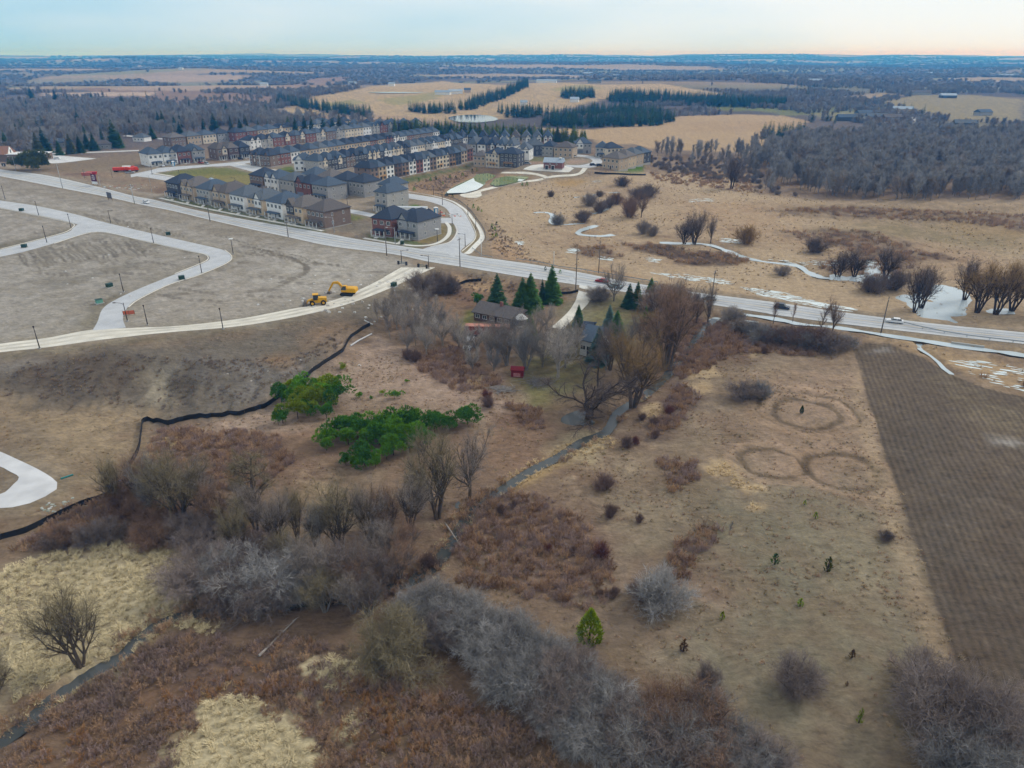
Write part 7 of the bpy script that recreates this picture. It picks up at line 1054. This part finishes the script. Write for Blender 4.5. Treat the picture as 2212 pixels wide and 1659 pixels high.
dd_ = np.hypot(woodP[:, 0], woodP[:, 1]); od = np.argsort(dd_); woodP = woodP[od]; nI = 120
for p in woodP[:nI]:
    s_ = random.uniform(1.0, 1.35); tag(link('wood_tree', random.choice(WOODM), None, tuple(p), random.uniform(0, 6.28), (s_*.85, s_*.85, s_)), 'leafless grey tree at the front of the grey wood', 'tree', 'trees along the front of the grey wood')
scatter('grey_wood', 'leafless grey wood beyond the marsh', 'wood', WOODM, woodP[nI:], rng.uniform(.95, 1.4, len(woodP)-nI), .04)
edge = pts_in([[(1640,300),(1660,310),(1640,400),(1600,385),(1420,345),(1410,325),(1600,335)], [(1560,385),(1640,395),(1740,425),(1720,432),(1600,410)]], .006)
for p in edge: s_ = random.uniform(.7, 1.25); tag(link('edge_tree', random.choice(WOODM), None, tuple(p), random.uniform(0, 6.28), (s_*.8, s_*.8, s_)), 'thin leafless tree on the edge between field and marsh', 'tree', 'thin trees along the field edge')
P_ = pts_in([[(1640,400),(1740,425),(1730,436),(1640,412)], [(1400,335),(1640,345),(1650,400),(1500,385),(1400,360)]], .03, .0); scatter('hedge_scrub', 'dark scrub along the edge of the grey wood', 'brush', [with_mat(proto('shrub', k)[1], twm(c)) for k, c in ((0, 'greybrown'), (1, 'purple'), (2, 'greybrown'))], P_, rng.uniform(.6, 1.3, len(P_)))
# village trees on the left
vp = pts_in([[(-60,238),(0,228),(160,222),(330,236),(480,248),(620,256),(800,264),(830,268),(700,278),(600,282),(500,272),(420,285),(380,298),(270,300),(180,322),(90,325),(0,318),(-60,325)]], .0065); od = np.argsort(np.hypot(vp[:, 0], vp[:, 1])); vp = vp[od]; nV = 130
for p in vp[:nV]: s_ = random.uniform(.75, 1.2); tag(link('village_tree', random.choice(WOODM), None, tuple(p), random.uniform(0, 6.28), (s_, s_, s_)), 'leafless tree standing among the old village houses', 'tree', 'leafless trees of the village')
scatter('village_wood', 'leafless treetops filling the village behind its houses', 'wood', WOODM, vp[nV:], rng.uniform(.75, 1.25, max(len(vp)-nV, 0)), .05)
for u, v in ((105,275),(210,262)): bare('willow', u, v, 26, 'yellow twigged weeping willow among the village trees', 'gold', 'brown', 'yellow village willows', 1.4, 'willow')
twm('gold2') if False else None
VC = [(3,190,20),(68,212,26),(62,245,30),(120,215,24),(150,230,30),(200,222,24),(100,330,56),(85,335,50),(130,335,36),(155,332,44),(175,330,40),(205,325,40),(225,320,44),(250,318,62),(262,320,40),(190,322,38),(345,278,40),(355,282,44),(380,285,36),(390,292,30),(465,288,46),(440,282,26),(500,282,34),(520,284,30),(535,286,36),(560,290,34),(490,246,24),(575,250,26),(600,232,22),(410,232,18),(430,228,14),(625,290,40),(640,292,44),(660,294,46),(675,292,44),(700,292,40),(720,290,36),(735,288,44),(755,288,30),(580,288,30),(265,232,30),(300,228,22)]
VC += [(20,262,30),(40,300,34),(110,250,26),(170,268,30),(185,300,34),(235,275,28),(265,262,26),(285,290,34),(310,268,28),(330,300,34),(415,270,28),(450,262,24),(530,268,24),(15,320,40),(365,262,24)]
for u, v, h in VC: conifer('spruce', u, v, h, 'dark evergreen rising among the village houses', random.choice(['dark','spruce','dark','olive']), 'village evergreens', random.uniform(.8, 1.3), 'evergreen', parts=False)
for u, v, h in ((45,366,28),(56,368,34),(68,368,38),(82,367,40),(95,366,34),(75,372,30)): conifer('round', u, v, h, 'broad olive green cedar in the clump by the main road', 'olive', 'cedar clump by the road', .8, 'cedar', parts=False)
# evergreen belt and stands
belt = resample(GP([(835,283),(900,288),(980,292),(1060,297),(1150,302),(1230,308),(1262,312)]), 62)
for k, q in enumerate(belt):
    for dy in (0, 9, 18):
        x, y = q[0]+random.uniform(-4, 4), q[1]+dy+random.uniform(-3, 3); s_ = random.uniform(10.5, 15); conifer('farcon' if dy else 'spruce', 0, 0, 0, 'evergreen in the planted belt behind the estate', random.choice(['belt','belt','spruce','olive']), 'evergreen belt behind the estate', random.uniform(.9, 1.2), 'evergreen', (x, y, float(H1(x, y))), s_, False)
ST_ = [[(985,238),(1010,222),(1060,206),(1110,190),(1140,180),(1142,188),(1110,205),(1070,222),(1020,238)], [(1210,212),(1220,200),(1280,200),(1285,212),(1250,217)], [(1310,216),(1330,202),(1420,206),(1540,214),(1700,222),(1690,234),(1540,232),(1400,225),(1320,222)], [(1160,272),(1200,252),(1290,240),(1350,232),(1440,248),(1455,262),(1430,272),(1350,275),(1240,277)], [(1075,243),(1150,240),(1200,246),(1150,256),(1085,254)], [(880,238),(980,236),(985,246),(900,246)], [(600,214),(640,222),(760,240),(810,248),(790,256),(680,240),(600,222)], [(1642,300),(1660,290),(1735,288),(1735,298),(1660,304)]]
P_ = np.concatenate([pts_in([q], .02) for q in ST_]); cm1 = [with_mat(m_, leafm(c)) for (m_, _), c in zip(CON['farcon']*2, ('dark', 'far', 'spruce', 'dark'))]; scatter('evergreen_stands', 'dark evergreen plantation blocks on the hills beyond the estate', 'wood', cm1, P_, rng.uniform(.9, 1.35, len(P_)), .03)
# far woods wherever the land is not field
CLR = np.array([gp(*q) for q in [(590,246),(640,222),(760,196),(850,180),(960,170),(1180,172),(1430,176),(1570,203),(1480,240),(1200,262),(1130,270),(1000,278),(850,268),(640,258)]])
def far_pts(n, r0, r1, thr):
    r = np.sqrt(rng.uniform(r0**2, r1**2, n)); a = rng.uniform(R(-43), R(43), n); x = r*np.sin(a); y = r*np.cos(a); c = lum_at(x, y).mean(-1); m = (c < thr)&(fbm(x, y, 300, 3, ox=77) > (-.02 if r1 < 3000 else -.6))&(~((np.abs(x+50) < 330)&(y < 760)))&(~((x > 150)&(y < 700))); x, y = x[m], y[m]; m = (~inpoly(x, y, CLR))|(fbm(x, y, 120, 3, ox=5) > .28); x, y = x[m], y[m]; return np.column_stack([x, y, H1(x, y)-.3])
P_ = far_pts(30000, 640, 2000, .145); scatter('far_woods', 'leafless grey brown woods across the middle distance', 'wood', FARM_, P_, rng.uniform(.45, .85, len(P_)), .05)
P_ = far_pts(20000, 2000, 5200, .15); scatter('distant_woods', 'bluish woods fading towards the horizon', 'wood', FARM_, P_, np.stack([rng.uniform(1.2, 2.4, len(P_)), rng.uniform(1.2, 2.4, len(P_)), rng.uniform(.45, .9, len(P_))], -1))
P_ = far_pts(20000, 5200, 12500, .2); scatter('horizon_woods', 'blue wooded ridges along the horizon', 'wood', FARD_, P_, np.stack([rng.uniform(3, 6, len(P_)), rng.uniform(3, 6, len(P_)), rng.uniform(.8, 1.5, len(P_))], -1))
P_ = far_pts(3600, 700, 4200, .15); P_ = P_[fbm(P_[:, 0], P_[:, 1], 260, 3, ox=44) > .02]; scatter('far_evergreens', 'dark evergreens dotted through the far woods', 'wood', cm1[:2], P_, rng.uniform(.8, 1.5, len(P_)))
# ---------------------------------------------------------------- the air
hz = MB().box(-17500, 17500, -400, 17500, -12, float(VZ.max())+24).mesh('haze'); o = tag(link('haze', hz), 'thin blue haze filling the air of the valley', 'haze', kind='stuff')
hm = bpy.data.materials.new('haze'); hm.use_nodes = True; t = hm.node_tree; t.nodes.clear(); oo = t.nodes.new('ShaderNodeOutputMaterial'); pv = t.nodes.new('ShaderNodeVolumePrincipled'); pv.inputs['Color'].default_value = (.05, .38, 1.0, 1); pv.inputs['Absorption Color'].default_value = (1, 1, 1, 1); pv.inputs['Density'].default_value = 1.8e-4; pv.inputs['Anisotropy'].default_value = .1; t.links.new(pv.outputs[0], oo.inputs['Volume']); hz.materials.append(hm)
